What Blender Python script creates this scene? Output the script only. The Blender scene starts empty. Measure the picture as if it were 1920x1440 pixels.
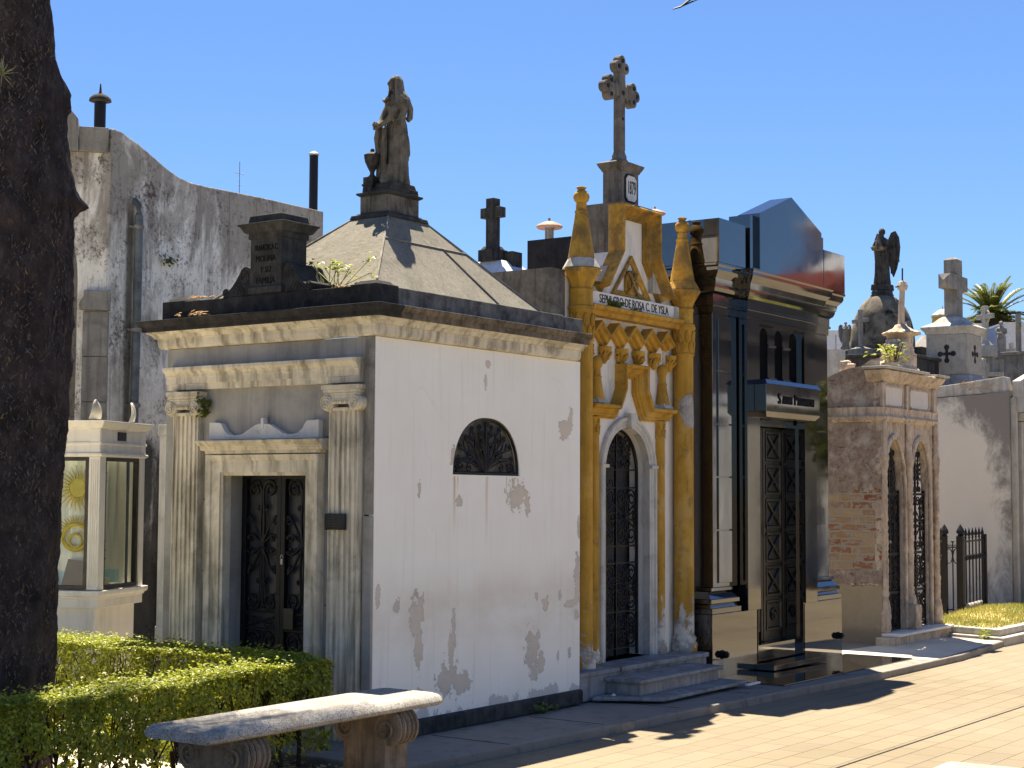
import bpy, bmesh, math, random
from mathutils import Vector, Matrix, noise
R = math.radians; PI = math.pi; TAU = 2*PI
SC = bpy.context.scene; COL = SC.collection
rng = random.Random(7)

# ---------------------------------------------------------------- camera
YAW, PITCH, ROLL = R(35.256), R(3.862), R(0.28)
CAMP = Vector((-8.1834, -6.9228, 1.70))
f0 = Vector((math.cos(YAW)*math.cos(PITCH), math.sin(YAW)*math.cos(PITCH), math.sin(PITCH)))
r0 = Vector((math.sin(YAW), -math.cos(YAW), 0)); u0 = r0.cross(f0)
rv = r0*math.cos(ROLL) + u0*math.sin(ROLL); uv = -r0*math.sin(ROLL) + u0*math.cos(ROLL)
cd = bpy.data.cameras.new('camera'); cam = bpy.data.objects.new('camera', cd); COL.objects.link(cam)
M = Matrix.Identity(4)
for i in range(3):
    M[i][0] = rv[i]; M[i][1] = uv[i]; M[i][2] = -f0[i]; M[i][3] = CAMP[i]
cam.matrix_world = M
cd.sensor_width = 36; cd.lens = 36*2951/1920; cd.clip_start = 0.1; cd.clip_end = 3000
SC.camera = cam

# ---------------------------------------------------------------- light
SUNV = Vector((0.335, 0.300, 1.0)).normalized()          # towards the sun
ELEV = math.asin(SUNV.z)
w = bpy.data.worlds.new('World'); SC.world = w; w.use_nodes = True
nt = w.node_tree; bg = nt.nodes['Background']
sky = nt.nodes.new('ShaderNodeTexSky'); sky.sky_type = 'NISHITA'; sky.sun_disc = False
sky.sun_elevation = ELEV; sky.sun_rotation = math.atan2(SUNV.x, SUNV.y)
sky.air_density = 1.0; sky.dust_density = 0.15; sky.ozone_density = 3.0; sky.altitude = 0
hs = nt.nodes.new('ShaderNodeHueSaturation'); hs.inputs['Saturation'].default_value = 1.0
gn = nt.nodes.new('ShaderNodeMix'); gn.data_type = 'RGBA'; gn.blend_type = 'MULTIPLY'; gn.inputs[0].default_value = 1.0
gn.inputs[7].default_value = (0.575, 0.735, 0.98, 1)
nt.links.new(sky.outputs[0], hs.inputs['Color']); nt.links.new(hs.outputs[0], gn.inputs[6]); nt.links.new(gn.outputs[2], bg.inputs['Color'])
bg.inputs['Strength'].default_value = 0.05
sl = bpy.data.lights.new('sun', 'SUN'); sl.energy = 5.0; sl.angle = R(0.5); sl.color = (1.0, 0.875, 0.69)
so = bpy.data.objects.new('sun', sl); COL.objects.link(so)
so.rotation_euler = (-SUNV).to_track_quat('-Z', 'Y').to_euler()
SC.view_settings.view_transform = 'Standard'; SC.view_settings.look = 'None'
SC.view_settings.exposure = 1.62; SC.view_settings.gamma = 1.0
SC.render.engine = 'CYCLES'; SC.cycles.max_bounces = 8; SC.cycles.diffuse_bounces = 5

# ---------------------------------------------------------------- helpers
def props(o, label=None, cat=None, group=None, kind=None):
    if label: o['label'] = label
    if cat: o['category'] = cat
    if group: o['group'] = group
    if kind: o['kind'] = kind
    return o

def thing(name, label, cat, loc=(0, 0, 0), rz=0, group=None):
    o = bpy.data.objects.new(name, None); COL.objects.link(o)
    o.empty_display_size = 0.2; o.location = loc; o.rotation_euler = (0, 0, rz)
    return props(o, label, cat, group)

def dup(root, loc, rz, label, group=None, scale=None):
    def cp(o, par):
        c = o.copy(); COL.objects.link(c); c.parent = par
        for ch in list(o.children): cp(ch, c)
        return c
    kids = list(root.children)
    r = root.copy(); COL.objects.link(r); r.location = loc; r.rotation_euler = (0, 0, rz)
    if scale: r.scale = (scale,)*3
    r['label'] = label
    if group: r['group'] = group
    for ch in kids: cp(ch, r)
    return r

def root_loc(p):
    v = Vector((0, 0, 0))
    while p is not None:
        v += p.location; p = p.parent
    return v

class MB:
    def __init__(s): s.v = []; s.f = []
    def add(s, vs, fs):
        n = len(s.v); s.v += [tuple(a) for a in vs]; s.f += [tuple(i+n for i in f) for f in fs]; return s
    def box(s, x0, x1, y0, y1, z0, z1):
        return s.add([(x0,y0,z0),(x1,y0,z0),(x1,y1,z0),(x0,y1,z0),(x0,y0,z1),(x1,y0,z1),(x1,y1,z1),(x0,y1,z1)],
                     [(0,3,2,1),(4,5,6,7),(0,1,5,4),(1,2,6,5),(2,3,7,6),(3,0,4,7)])
    def frus(s, cx, cy, z0, z1, ax, ay, bx, by):
        vs = [(cx+i*ax, cy+j*ay, z0) for i, j in ((-1,-1),(1,-1),(1,1),(-1,1))] + [(cx+i*bx, cy+j*by, z1) for i, j in ((-1,-1),(1,-1),(1,1),(-1,1))]
        return s.add(vs, [(0,3,2,1),(4,5,6,7),(0,1,5,4),(1,2,6,5),(2,3,7,6),(3,0,4,7)])
    def prism(s, poly, a, b, mp):
        n = len(poly)
        vs = [mp(u, v, a) for u, v in poly] + [mp(u, v, b) for u, v in poly]
        fs = [tuple(range(n)), tuple(range(2*n-1, n-1, -1))] + [(i, i+n, (i+1) % n+n, (i+1) % n) for i in range(n)]
        return s.add(vs, fs)
    def lathe(s, prof, cx, cy, seg=20, a0=0, a1=TAU, sx=1, sy=1, fn=None):
        full = abs(a1-a0-TAU) < 1e-6; m = seg if full else seg+1
        vs = []
        for k, (r, z) in enumerate(prof):
            for i in range(m):
                a = a0+(a1-a0)*i/seg; rr = r*(fn(a, z) if fn else 1)
                vs.append((cx+rr*sx*math.cos(a), cy+rr*sy*math.sin(a), z))
        fs = []
        for k in range(len(prof)-1):
            for i in range(seg):
                j = (i+1) % m
                fs.append((k*m+i, k*m+j, (k+1)*m+j, (k+1)*m+i))
        if full:
            if prof[0][0] > 1e-5: fs.append(tuple(range(m-1, -1, -1)))
            if prof[-1][0] > 1e-5: fs.append(tuple((len(prof)-1)*m+i for i in range(m)))
        return s.add(vs, fs)
    def tube(s, path, r, seg=6, r1=None, caps=True):
        P = [Vector(p) for p in path]; n = len(P)
        if n < 2: return s
        up = Vector((0.13, 0.31, 0.94)); vs = []
        for i in range(n):
            t = (P[min(i+1, n-1)]-P[max(i-1, 0)])
            if t.length < 1e-9: t = Vector((0, 0, 1))
            t.normalize()
            a = t.cross(up)
            if a.length < 1e-3: a = t.cross(Vector((1, 0, 0)))
            a.normalize(); b = t.cross(a); up = b.cross(t) if False else up
            rr = r if r1 is None else (r+(r1-r)*i/(n-1))
            if callable(r): rr = r(i/(n-1))
            for k in range(seg):
                q = TAU*k/seg
                vs.append(P[i]+a*(rr*math.cos(q))+b*(rr*math.sin(q)))
        fs = [(i*seg+k, i*seg+(k+1) % seg, (i+1)*seg+(k+1) % seg, (i+1)*seg+k) for i in range(n-1) for k in range(seg)]
        if caps: fs += [tuple(range(seg-1, -1, -1)), tuple((n-1)*seg+k for k in range(seg))]
        return s.add(vs, fs)
    def sweep(s, path, prof, mp, closed=False):
        """profile (offset, height) swept along a mitred 2-D path; offset is to the right of travel"""
        n = len(path); m = len(prof); vs = []
        def nrm(a, b):
            dx, dy = b[0]-a[0], b[1]-a[1]; l = math.hypot(dx, dy) or 1e-9
            return (dy/l, -dx/l)
        for i in range(n):
            if closed or 0 < i < n-1:
                a = nrm(path[i-1], path[i]); b = nrm(path[i], path[(i+1) % n])
                k = 1+a[0]*b[0]+a[1]*b[1]; o = ((a[0]+b[0])/k, (a[1]+b[1])/k)
            elif i == 0: o = nrm(path[0], path[1])
            else: o = nrm(path[-2], path[-1])
            for (d, h) in prof: vs.append(mp(path[i][0]+o[0]*d, path[i][1]+o[1]*d, h))
        fs = []
        for i in range(n if closed else n-1):
            j = (i+1) % n
            for k in range(m-1): fs.append((i*m+k, j*m+k, j*m+k+1, i*m+k+1))
            fs.append((i*m+m-1, j*m+m-1, j*m, i*m))
        if not closed: fs += [tuple(range(m)), tuple((n-1)*m+k for k in range(m-1, -1, -1))]
        return s.add(vs, fs)
    def clusters(s, tol):
        n = len(s.v); par = list(range(n))
        def fd(a):
            while par[a] != a: par[a] = par[par[a]]; a = par[a]
            return a
        for f in s.f:
            r_ = fd(f[0])
            for q in f[1:]: par[fd(q)] = r_
        grp = {}
        for i in range(n): grp.setdefault(fd(i), []).append(i)
        bb = []
        for k, ids in grp.items():
            P = [s.v[i] for i in ids]; bb.append([[min(p[c] for p in P) for c in range(3)], [max(p[c] for p in P) for c in range(3)], set(ids)])
        ch = True
        while ch:
            ch = False
            for i in range(len(bb)):
                for j in range(i+1, len(bb)):
                    if all(bb[i][0][c] <= bb[j][1][c]+tol and bb[j][0][c] <= bb[i][1][c]+tol for c in range(3)):
                        a, b = bb[i], bb.pop(j); bb[i] = [[min(a[0][c], b[0][c]) for c in range(3)], [max(a[1][c], b[1][c]) for c in range(3)], a[2] | b[2]]; ch = True; break
                if ch: break
        out = []
        for b in bb:
            ids = sorted(b[2]); mp = {v: k for k, v in enumerate(ids)}; g = MB(); g.v = [s.v[i] for i in ids]; g.f = [tuple(mp[q] for q in f) for f in s.f if f[0] in mp]; out.append(g)
        return out
    def build(s, name, m, parent=None, smooth=False, bevel=0, world=True, angle=None, remesh=0, fix=True, loc=None, each=None, crumble=None):
        if each is not None:
            gs = s.clusters(each)
            if len(gs) > 1:
                outs = []
                for g in gs: outs.append(g.build(name, m, parent, smooth, bevel, world, angle, remesh, fix, loc, None, crumble))
                return outs[0]
        me = bpy.data.meshes.new(name)
        off = root_loc(parent) if (parent is not None and world) else Vector((0, 0, 0))
        if loc is not None: off = Vector(loc)
        me.from_pydata([Vector(v)-off for v in s.v], [], s.f)
        if fix:
            bm = bmesh.new(); bm.from_mesh(me); bmesh.ops.recalc_face_normals(bm, faces=bm.faces); bm.to_mesh(me); bm.free()
        o = bpy.data.objects.new(name, me); COL.objects.link(o)
        if m is not None: me.materials.append(m)
        if parent is not None: o.parent = parent
        if loc is not None: o.location = loc
        if remesh:
            r = o.modifiers.new('fuse', 'REMESH'); r.mode = 'VOXEL'; r.voxel_size = remesh; r.use_smooth_shade = True
            q = o.modifiers.new('soft', 'SMOOTH'); q.factor = 0.5; q.iterations = 1
        if crumble:
            r = o.modifiers.new('fuse', 'REMESH'); r.mode = 'VOXEL'; r.voxel_size = crumble[0]; r.use_smooth_shade = True
            tx = bpy.data.textures.get('crumble') or bpy.data.textures.new('crumble', 'CLOUDS'); tx.noise_scale = 0.055; tx.noise_depth = 4
            q = o.modifiers.new('crumble', 'DISPLACE'); q.texture = tx; q.strength = crumble[1]; q.mid_level = 0.5; q.texture_coords = 'LOCAL'
        if bevel:
            b = o.modifiers.new('bevel', 'BEVEL'); b.width = bevel; b.segments = 2; b.limit_method = 'ANGLE'; b.angle_limit = R(35)
            b.harden_normals = False
        if smooth:
            me.shade_smooth()
            if angle is not None:
                try: me.set_sharp_from_angle(angle=R(angle))
                except Exception: pass
        return o

XZ = lambda y: (lambda u, v, h: (u, y-h, v))       # a facade facing -Y: height h comes towards the street
YZ = lambda x: (lambda u, v, h: (x-h, u, v))       # a facade facing -X
XY = lambda u, v, h: (u, v, h)

def arcpts(cx, cy, rx, ry, a0, a1, n):
    return [(cx+rx*math.cos(R(a0+(a1-a0)*i/n)), cy+ry*math.sin(R(a0+(a1-a0)*i/n))) for i in range(n+1)]

def scroll(cx, cy, r, a0, turns, n=22, r_in=0.12):
    """2-D spiral from the outside in"""
    return [(cx+r*(1-(1-r_in)*i/n)*math.cos(a0+turns*TAU*i/n), cy+r*(1-(1-r_in)*i/n)*math.sin(a0+turns*TAU*i/n)) for i in range(n+1)]

def bez(p0, p1, p2, p3, n=12):
    out = []
    for i in range(n+1):
        t = i/n; a = 1-t
        out.append(tuple(a*a*a*p0[k]+3*a*a*t*p1[k]+3*a*t*t*p2[k]+t*t*t*p3[k] for k in range(len(p0))))
    return out

def text_mesh(txt, size, depth, name, m, parent, origin, ux, uy, xscale=1.0, align='CENTER', space=1.0):
    """raised or sunk letters: ux = reading direction, uy = up (world vectors)"""
    cu = bpy.data.curves.new(name, 'FONT'); cu.body = txt; cu.size = size; cu.extrude = depth
    cu.align_x = align; cu.align_y = 'CENTER'; cu.space_character = space; cu.space_line = 1.0
    t = bpy.data.objects.new(name+'_tmp', cu); COL.objects.link(t)
    dg = bpy.context.evaluated_depsgraph_get(); dg.update()
    me = bpy.data.meshes.new_from_object(t.evaluated_get(dg))
    bpy.data.objects.remove(t); bpy.data.curves.remove(cu)
    ux = Vector(ux).normalized(); uy = Vector(uy).normalized(); n = ux.cross(uy)
    off = root_loc(parent) if parent is not None else Vector((0, 0, 0))
    O = Vector(origin)-off
    for v in me.vertices: v.co = O+ux*(v.co.x*xscale)+uy*v.co.y+n*v.co.z
    me.name = name; me.materials.clear(); me.materials.append(m)
    o = bpy.data.objects.new(name, me); COL.objects.link(o); o.parent = parent
    return o
# ---------------------------------------------------------------- materials
class NT:
    def __init__(s, name, rough=0.85, spec=0.3, metal=0.0):
        s.m = bpy.data.materials.new(name); s.m.use_nodes = True
        s.t = s.m.node_tree; s.b = s.t.nodes['Principled BSDF']
        s.b.inputs['Roughness'].default_value = rough; s.b.inputs['Metallic'].default_value = metal
        s.b.inputs['Specular IOR Level'].default_value = spec
        s._o = None
    def n(s, kind): return s.t.nodes.new('ShaderNode'+kind)
    def set(s, sock, v):
        if isinstance(v, bpy.types.NodeSocket): s.t.links.new(v, sock)
        elif v is not None:
            if isinstance(v, (tuple, list)) and len(v) == 3 and sock.type == 'RGBA': v = (*v, 1)
            sock.default_value = v
    @property
    def obj(s):
        if s._o is None: s._o = s.n('TexCoord').outputs['Object']
        return s._o
    def vmul(s, v, k, off=(0, 0, 0)):
        q = s.n('Mapping'); s.set(q.inputs['Vector'], v); q.inputs['Scale'].default_value = k; q.inputs['Location'].default_value = off
        return q.outputs[0]
    def noise(s, scale, detail=4, rough=0.55, vec=None, dist=0.0, col=False):
        q = s.n('TexNoise'); s.set(q.inputs['Vector'], vec if vec is not None else s.obj)
        q.inputs['Scale'].default_value = scale; q.inputs['Detail'].default_value = detail
        q.inputs['Roughness'].default_value = rough; q.inputs['Distortion'].default_value = dist
        return q.outputs['Color' if col else 'Fac']
    def voro(s, scale, vec=None, feat='F1', out='Distance', rand=1.0):
        q = s.n('TexVoronoi'); s.set(q.inputs['Vector'], vec if vec is not None else s.obj); q.feature = feat
        q.inputs['Scale'].default_value = scale; q.inputs['Randomness'].default_value = rand
        return q.outputs[out]
    def ramp(s, fac, stops, interp='LINEAR'):
        q = s.n('ValToRGB'); s.set(q.inputs[0], fac); e = q.color_ramp.elements; q.color_ramp.interpolation = interp
        while len(e) > 1: e.remove(e[-1])
        for i, (p, c) in enumerate(stops):
            if isinstance(c, (int, float)): c = (c, c, c)
            x = e[0] if i == 0 else e.new(p)
            x.position = p; x.color = (*c, 1)
        return q.outputs[0]
    def mix(s, fac, a, b, mode='MIX'):
        q = s.n('Mix'); q.data_type = 'RGBA'; q.blend_type = mode
        s.set(q.inputs[0], fac); s.set(q.inputs[6], a); s.set(q.inputs[7], b); return q.outputs[2]
    def math(s, op, a, b=None, c=None, clamp=False):
        q = s.n('Math'); q.operation = op; q.use_clamp = clamp
        s.set(q.inputs[0], a); s.set(q.inputs[1], b)
        if c is not None: s.set(q.inputs[2], c)
        return q.outputs[0]
    def mrange(s, v, a, b, c=0.0, d=1.0, smooth=True):
        q = s.n('MapRange'); q.interpolation_type = 'SMOOTHSTEP' if smooth else 'LINEAR'; q.clamp = True
        s.set(q.inputs['Value'], v)
        for k, x in zip(('From Min', 'From Max', 'To Min', 'To Max'), (a, b, c, d)): q.inputs[k].default_value = x
        return q.outputs[0]
    def sep(s, v=None):
        q = s.n('SeparateXYZ'); s.set(q.inputs[0], v if v is not None else s.obj); return q.outputs
    def comb(s, x, y, z):
        q = s.n('CombineXYZ')
        for i, v in enumerate((x, y, z)): s.set(q.inputs[i], v)
        return q.outputs[0]
    def bump(s, h, strength=0.5, dist=0.01):
        q = s.n('Bump'); q.inputs['Strength'].default_value = strength; q.inputs['Distance'].default_value = dist
        s.set(q.inputs['Height'], h)
        prev = s.b.inputs['Normal'].links
        if prev: s.t.links.new(prev[0].from_socket, q.inputs['Normal'])
        s.t.links.new(q.outputs[0], s.b.inputs['Normal']); return q
    def col(s, c): s.set(s.b.inputs['Base Color'], c); return s
    def rough(s, r): s.set(s.b.inputs['Roughness'], r); return s

def stone(name, base, light, dark, scale=6, streak=0.5, dark_amt=0.5, bump=0.4, rough=0.85, fleck=0.0, spec=0.25):
    """weathered stone: mottling, rain streaks running down, grime clumps"""
    N = NT(name, rough, spec)
    a = N.noise(scale, 6, 0.62); c = N.mix(N.ramp(a, [(0.3, 0), (0.72, 1)]), base, light)
    sv = N.vmul(N.obj, (1, 1, 0.10)); st = N.noise(scale*2.6, 5, 0.6, vec=sv, dist=0.3)
    k = N.ramp(st, [(0.47, 0), (0.68, 1)])
    k = N.math('MULTIPLY', k, streak); c = N.mix(k, c, dark)
    g = N.noise(scale*0.55, 7, 0.68, dist=0.5); gm = N.math('MULTIPLY', N.ramp(g, [(0.50, 0), (0.64, 1)]), dark_amt)
    c = N.mix(gm, c, dark)
    if fleck:
        v = N.noise(scale*14, 3, 0.7); c = N.mix(N.math('MULTIPLY', N.ramp(v, [(0.55, 0), (0.68, 1)]), fleck), c, dark)
        c = N.mix(N.math('MULTIPLY', N.ramp(v, [(0.28, 1), (0.40, 0)]), fleck*0.7), c, light)
    N.col(c)
    h = N.math('ADD', N.noise(scale*5, 6, 0.7), N.math('MULTIPLY', a, 1.5)); N.bump(h, bump, 0.006)
    return N.m

MT = {}
MT['marble_grey'] = stone('grey_marble', (0.26, 0.255, 0.235), (0.40, 0.39, 0.355), (0.10, 0.098, 0.088), 3, 0.45, 0.35, 0.2, 0.6)
MT['marble_cream'] = stone('cream_marble', (0.55, 0.50, 0.385), (0.76, 0.705, 0.56), (0.13, 0.112, 0.072), 5, 0.7, 0.45, 0.35, 0.7)
MT['marble_board'] = stone('pale_marble', (0.56, 0.56, 0.54), (0.68, 0.67, 0.63), (0.30, 0.30, 0.29), 4, 0.3, 0.15, 0.15, 0.55)
MT['patina'] = stone('black_patina_stone', (0.014, 0.014, 0.015), (0.058, 0.056, 0.054), (0.006, 0.005, 0.0055), 9, 0.3, 0.5, 0.6, 0.9, 0.25)
MT['patina_mottled'] = stone('mottled_dark_stone', (0.065, 0.068, 0.07), (0.21, 0.21, 0.20), (0.016, 0.016, 0.018), 9, 0.4, 0.75, 0.5, 0.9, 0.5)
MT['brown_grey'] = stone('brown_weathered_stone', (0.10, 0.082, 0.062), (0.24, 0.205, 0.155), (0.022, 0.02, 0.018), 9, 0.6, 0.7, 0.5, 0.9, 0.4)
MT['patina_grey'] = stone('grey_patina_stone', (0.026, 0.026, 0.026), (0.085, 0.084, 0.078), (0.009, 0.009, 0.010), 8, 0.5, 0.5, 0.5, 0.9, 0.3)
MT['statue'] = stone('weathered_statue_stone', (0.085, 0.076, 0.062), (0.24, 0.215, 0.17), (0.014, 0.0135, 0.013), 9, 0.75, 0.65, 0.4, 0.85)
MT['statue_dark'] = stone('dark_statue_stone', (0.032, 0.030, 0.027), (0.10, 0.092, 0.078), (0.008, 0.008, 0.008), 9, 0.8, 0.6, 0.4, 0.85)
MT['cement'] = stone('grey_cement', (0.20, 0.19, 0.17), (0.34, 0.32, 0.28), (0.06, 0.057, 0.05), 6, 0.5, 0.45, 0.5, 0.9, 0.35)
MT['cement_dark'] = stone('dark_weathered_cement', (0.12, 0.11, 0.095), (0.23, 0.21, 0.18), (0.035, 0.033, 0.03), 7, 0.6, 0.6, 0.5, 0.9, 0.5)
MT['cement_pale'] = stone('pale_cement', (0.40, 0.38, 0.33), (0.55, 0.52, 0.46), (0.16, 0.15, 0.13), 5, 0.5, 0.3, 0.4, 0.9, 0.25)
MT['white_marble'] = stone('white_marble', (0.80, 0.765, 0.66), (0.87, 0.835, 0.735), (0.52, 0.47, 0.36), 4, 0.35, 0.2, 0.1, 0.5)
MT['step_marble'] = stone('step_marble', (0.20, 0.20, 0.20), (0.36, 0.36, 0.35), (0.07, 0.07, 0.068), 5, 0.55, 0.4, 0.3, 0.6)
MT['ped_stone'] = stone('speckled_stucco', (0.33, 0.305, 0.25), (0.46, 0.425, 0.355), (0.12, 0.11, 0.085), 10, 0.2, 0.2, 0.6, 0.9, 0.6)
MT['pier_white'] = stone('stained_white_marble', (0.50, 0.49, 0.44), (0.62, 0.60, 0.54), (0.12, 0.12, 0.11), 7, 0.25, 0.35, 0.2, 0.7, 0.2)

def m_roof():
    N = NT('cement_roof', 0.92, 0.2)
    v = N.vmul(N.obj, (1, 1, 1)); a = N.noise(5, 6, 0.65)
    c = N.mix(a, (0.152, 0.142, 0.117), (0.265, 0.25, 0.207))
    q = N.vmul(N.obj, (1.5, 0.7, 1.2)); b = N.noise(24, 7, 0.75, vec=q, dist=1.2)
    c = N.mix(N.math('MULTIPLY', N.ramp(N.noise(2.2, 6, 0.7, dist=0.6), [(0.45, 0), (0.66, 1)]), 0.5), c, (0.11, 0.10, 0.082))
    c = N.mix(N.math('MULTIPLY', N.ramp(b, [(0.50, 0), (0.66, 1)]), 0.6), c, (0.065, 0.06, 0.05))
    c = N.mix(N.math('MULTIPLY', N.ramp(b, [(0.33, 1), (0.43, 0)]), 0.45), c, (0.42, 0.39, 0.33))
    N.col(c); N.bump(b, 0.5, 0.008); return N.m
MT['roof'] = m_roof()

def m_plaster(patches, drips):
    """white painted render with flaked patches of set places and rust drips"""
    N = NT('white_plaster', 0.85, 0.25)
    o = N.obj; s = N.sep(o)
    a = N.noise(2.2, 5, 0.6); c = N.mix(N.ramp(a, [(0.3, 0), (0.7, 1)]), (0.86, 0.84, 0.74), (0.91, 0.895, 0.81))
    # damp yellow-grey band low on the wall and thin vertical dirt
    damp = N.noise(1.3, 5, 0.6, vec=N.vmul(o, (1.3, 1, 2.2)))
    band = N.math('MULTIPLY', N.mrange(s[2], 1.25, 0.85), N.mrange(s[2], 0.35, 0.8))
    c = N.mix(N.math('MULTIPLY', N.math('MULTIPLY', band, N.ramp(damp, [(0.32, 0), (0.66, 1)])), 0.42), c, (0.55, 0.47, 0.34))
    sv = N.noise(9, 4, 0.6, vec=N.vmul(o, (2.2, 1, 0.10)))
    c = N.mix(N.math('MULTIPLY', N.ramp(sv, [(0.54, 0), (0.74, 1)]), 0.22), c, (0.50, 0.46, 0.38))
    # flaked patches
    wob = N.noise(8, 6, 0.72); wobv = N.noise(20, 4, 0.7)
    w2 = N.math('ADD', N.math('MULTIPLY', N.math('SUBTRACT', wob, 0.5), 3.6), N.math('MULTIPLY', N.math('SUBTRACT', wobv, 0.5), 2.2))
    best = None
    for (px, pz, rx, rz) in patches:
        dx = N.math('MULTIPLY', N.math('SUBTRACT', s[0], px), 1/rx); dz = N.math('MULTIPLY', N.math('SUBTRACT', s[2], pz), 1/rz)
        d = N.math('ADD', N.math('MULTIPLY', dx, dx), N.math('MULTIPLY', dz, dz))
        best = d if best is None else N.math('MINIMUM', best, d)
    d = N.math('ADD', N.math('SQRT', best), w2)
    pm = N.mrange(d, 0.97, 1.0, 1, 0, False)
    rim = N.math('MULTIPLY', N.mrange(d, 1.0, 1.12, 1, 0, False), N.math('SUBTRACT', 1.0, pm))
    under = N.mix(N.noise(6, 5, 0.6), (0.58, 0.505, 0.40), (0.72, 0.645, 0.53))
    under = N.mix(N.ramp(N.noise(2.6, 5, 0.7), [(0.46, 0), (0.62, 1)]), under, (0.56, 0.515, 0.44))
    c = N.mix(pm, c, under); edge = N.math('MULTIPLY', N.mrange(d, 0.86, 0.97), pm)
    c = N.mix(N.math('MULTIPLY', edge, 0.7), c, (0.22, 0.205, 0.18)); c = N.mix(N.math('MULTIPLY', rim, 0.35), c, (0.86, 0.85, 0.82))
    # small scuffs
    f = N.noise(13, 5, 0.75); fm = N.math('MULTIPLY', N.ramp(f, [(0.665, 0), (0.69, 1)]), N.ramp(N.noise(1.7, 2, 0.5), [(0.5, 0), (0.62, 1)]))
    c = N.mix(N.math('MULTIPLY', fm, 0.6), c, (0.42, 0.39, 0.34))
    cr = N.voro(1.7, vec=N.n('VectorMath').outputs[0] if False else N.vmul(o, (1, 1, 0.7)), feat='DISTANCE_TO_EDGE'); ck = N.math('MULTIPLY', N.mrange(N.math('ADD', cr, N.math('MULTIPLY', N.math('SUBTRACT', wobv, 0.5), 0.03)), 0.0, 0.006, 1, 0), N.ramp(N.noise(1.1, 3, 0.6), [(0.52, 0), (0.6, 1)]))
    c = N.mix(N.math('MULTIPLY', ck, 0.10), c, (0.40, 0.37, 0.32))
    # rust drips under the window
    for (px, z0, z1, wd, k) in drips:
        m = N.math('MULTIPLY', N.mrange(N.math('ABSOLUTE', N.math('SUBTRACT', N.math('ADD', s[0], N.math('MULTIPLY', wob, 0.02)), px+0.01)), 0, wd, 1, 0), N.math('MULTIPLY', N.mrange(s[2], z1, z0), N.mrange(s[2], z0+0.01, z0-0.01)))
        c = N.mix(N.math('MULTIPLY', m, k), c, (0.52, 0.34, 0.12))
    # grey flaking just above the plinth
    low = N.math('ADD', N.mrange(s[2], 0.10, 0.34, 1, 0), N.math('MULTIPLY', N.math('SUBTRACT', N.noise(6, 6, 0.7, vec=N.vmul(o, (1, 1, 0.6))), 0.5), 2.2))
    c = N.mix(N.math('MULTIPLY', N.mrange(low, 0.86, 0.95), 0.75), c, (0.46, 0.45, 0.43))
    N.col(c)
    N.bump(N.math('ADD', N.math('MULTIPLY', pm, -1.0), N.math('MULTIPLY', N.noise(60, 3, 0.6), 0.10)), 0.7, 0.006)
    return N.m

def m_weather():
    """tall old wall: white lime, grey and black mould in streaks"""
    N = NT('mouldy_render', 0.95, 0.15); o = N.obj; s = N.sep(o)
    c = N.mix(N.ramp(N.noise(2.2, 7, 0.7), [(0.35, 0), (0.62, 1)]), (0.42, 0.38, 0.31), (0.82, 0.775, 0.68))
    pv = N.vmul(o, (1, 1, 0.5))
    w = N.ramp(N.noise(3.6, 8, 0.72, vec=pv, dist=0.4), [(0.42, 0), (0.56, 1)]); c = N.mix(w, c, (0.86, 0.83, 0.74))
    g = N.noise(1.5, 8, 0.70, vec=N.vmul(o, (1.4, 1.4, 0.55)), dist=0.6)
    top = N.mrange(s[2], 3.6, 4.9, 0.0, 0.16); rgt = N.mrange(s[0], 0.9, 3.4, 0.0, 0.14)
    gm = N.ramp(N.math('ADD', N.math('ADD', g, top), N.math('MULTIPLY', rgt, N.mrange(s[2], 2.6, 4.0))), [(0.54, 0), (0.66, 1)])
    c = N.mix(N.math('MULTIPLY', gm, 0.78), c, (0.22, 0.19, 0.15))
    st = N.noise(7, 6, 0.7, vec=N.vmul(o, (1.6, 1.6, 0.13)), dist=0.3)
    c = N.mix(N.math('MULTIPLY', N.ramp(st, [(0.53, 0), (0.66, 1)]), 0.5), c, (0.06, 0.056, 0.05))
    fl = N.math('ADD', N.noise(24, 9, 0.82, vec=N.vmul(o, (1, 1, 0.8))), N.math('MULTIPLY', N.math('SUBTRACT', N.noise(2.7, 5, 0.65), 0.5), 0.45))
    c = N.mix(N.math('MULTIPLY', N.ramp(fl, [(0.525, 0), (0.63, 1)]), 0.85), c, (0.055, 0.034, 0.033))
    low = N.math('ADD', N.mrange(s[2], 1.9, 2.7, 1, 0), N.math('MULTIPLY', N.math('SUBTRACT', g, 0.5), 2))
    c = N.mix(N.math('MULTIPLY', N.mrange(low, 0.5, 0.9), 0.9), c, (0.02, 0.02, 0.02))
    pipe_shade = N.math('MULTIPLY', N.mrange(N.math('ABSOLUTE', N.math('SUBTRACT', N.math('ADD', s[0], N.math('MULTIPLY', fl, 0.05)), 0.31)), 0.02, 0.075, 1, 0), N.mrange(s[2], 4.65, 4.35))  # shadow beside the drain pipe, painted as a dark band down the wall
    c = N.mix(N.math('MULTIPLY', pipe_shade, 0.8), c, (0.05, 0.04, 0.028))
    N.col(c); N.bump(N.math('ADD', fl, st), 0.6, 0.012); return N.m
MT['weather'] = m_weather()

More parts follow.
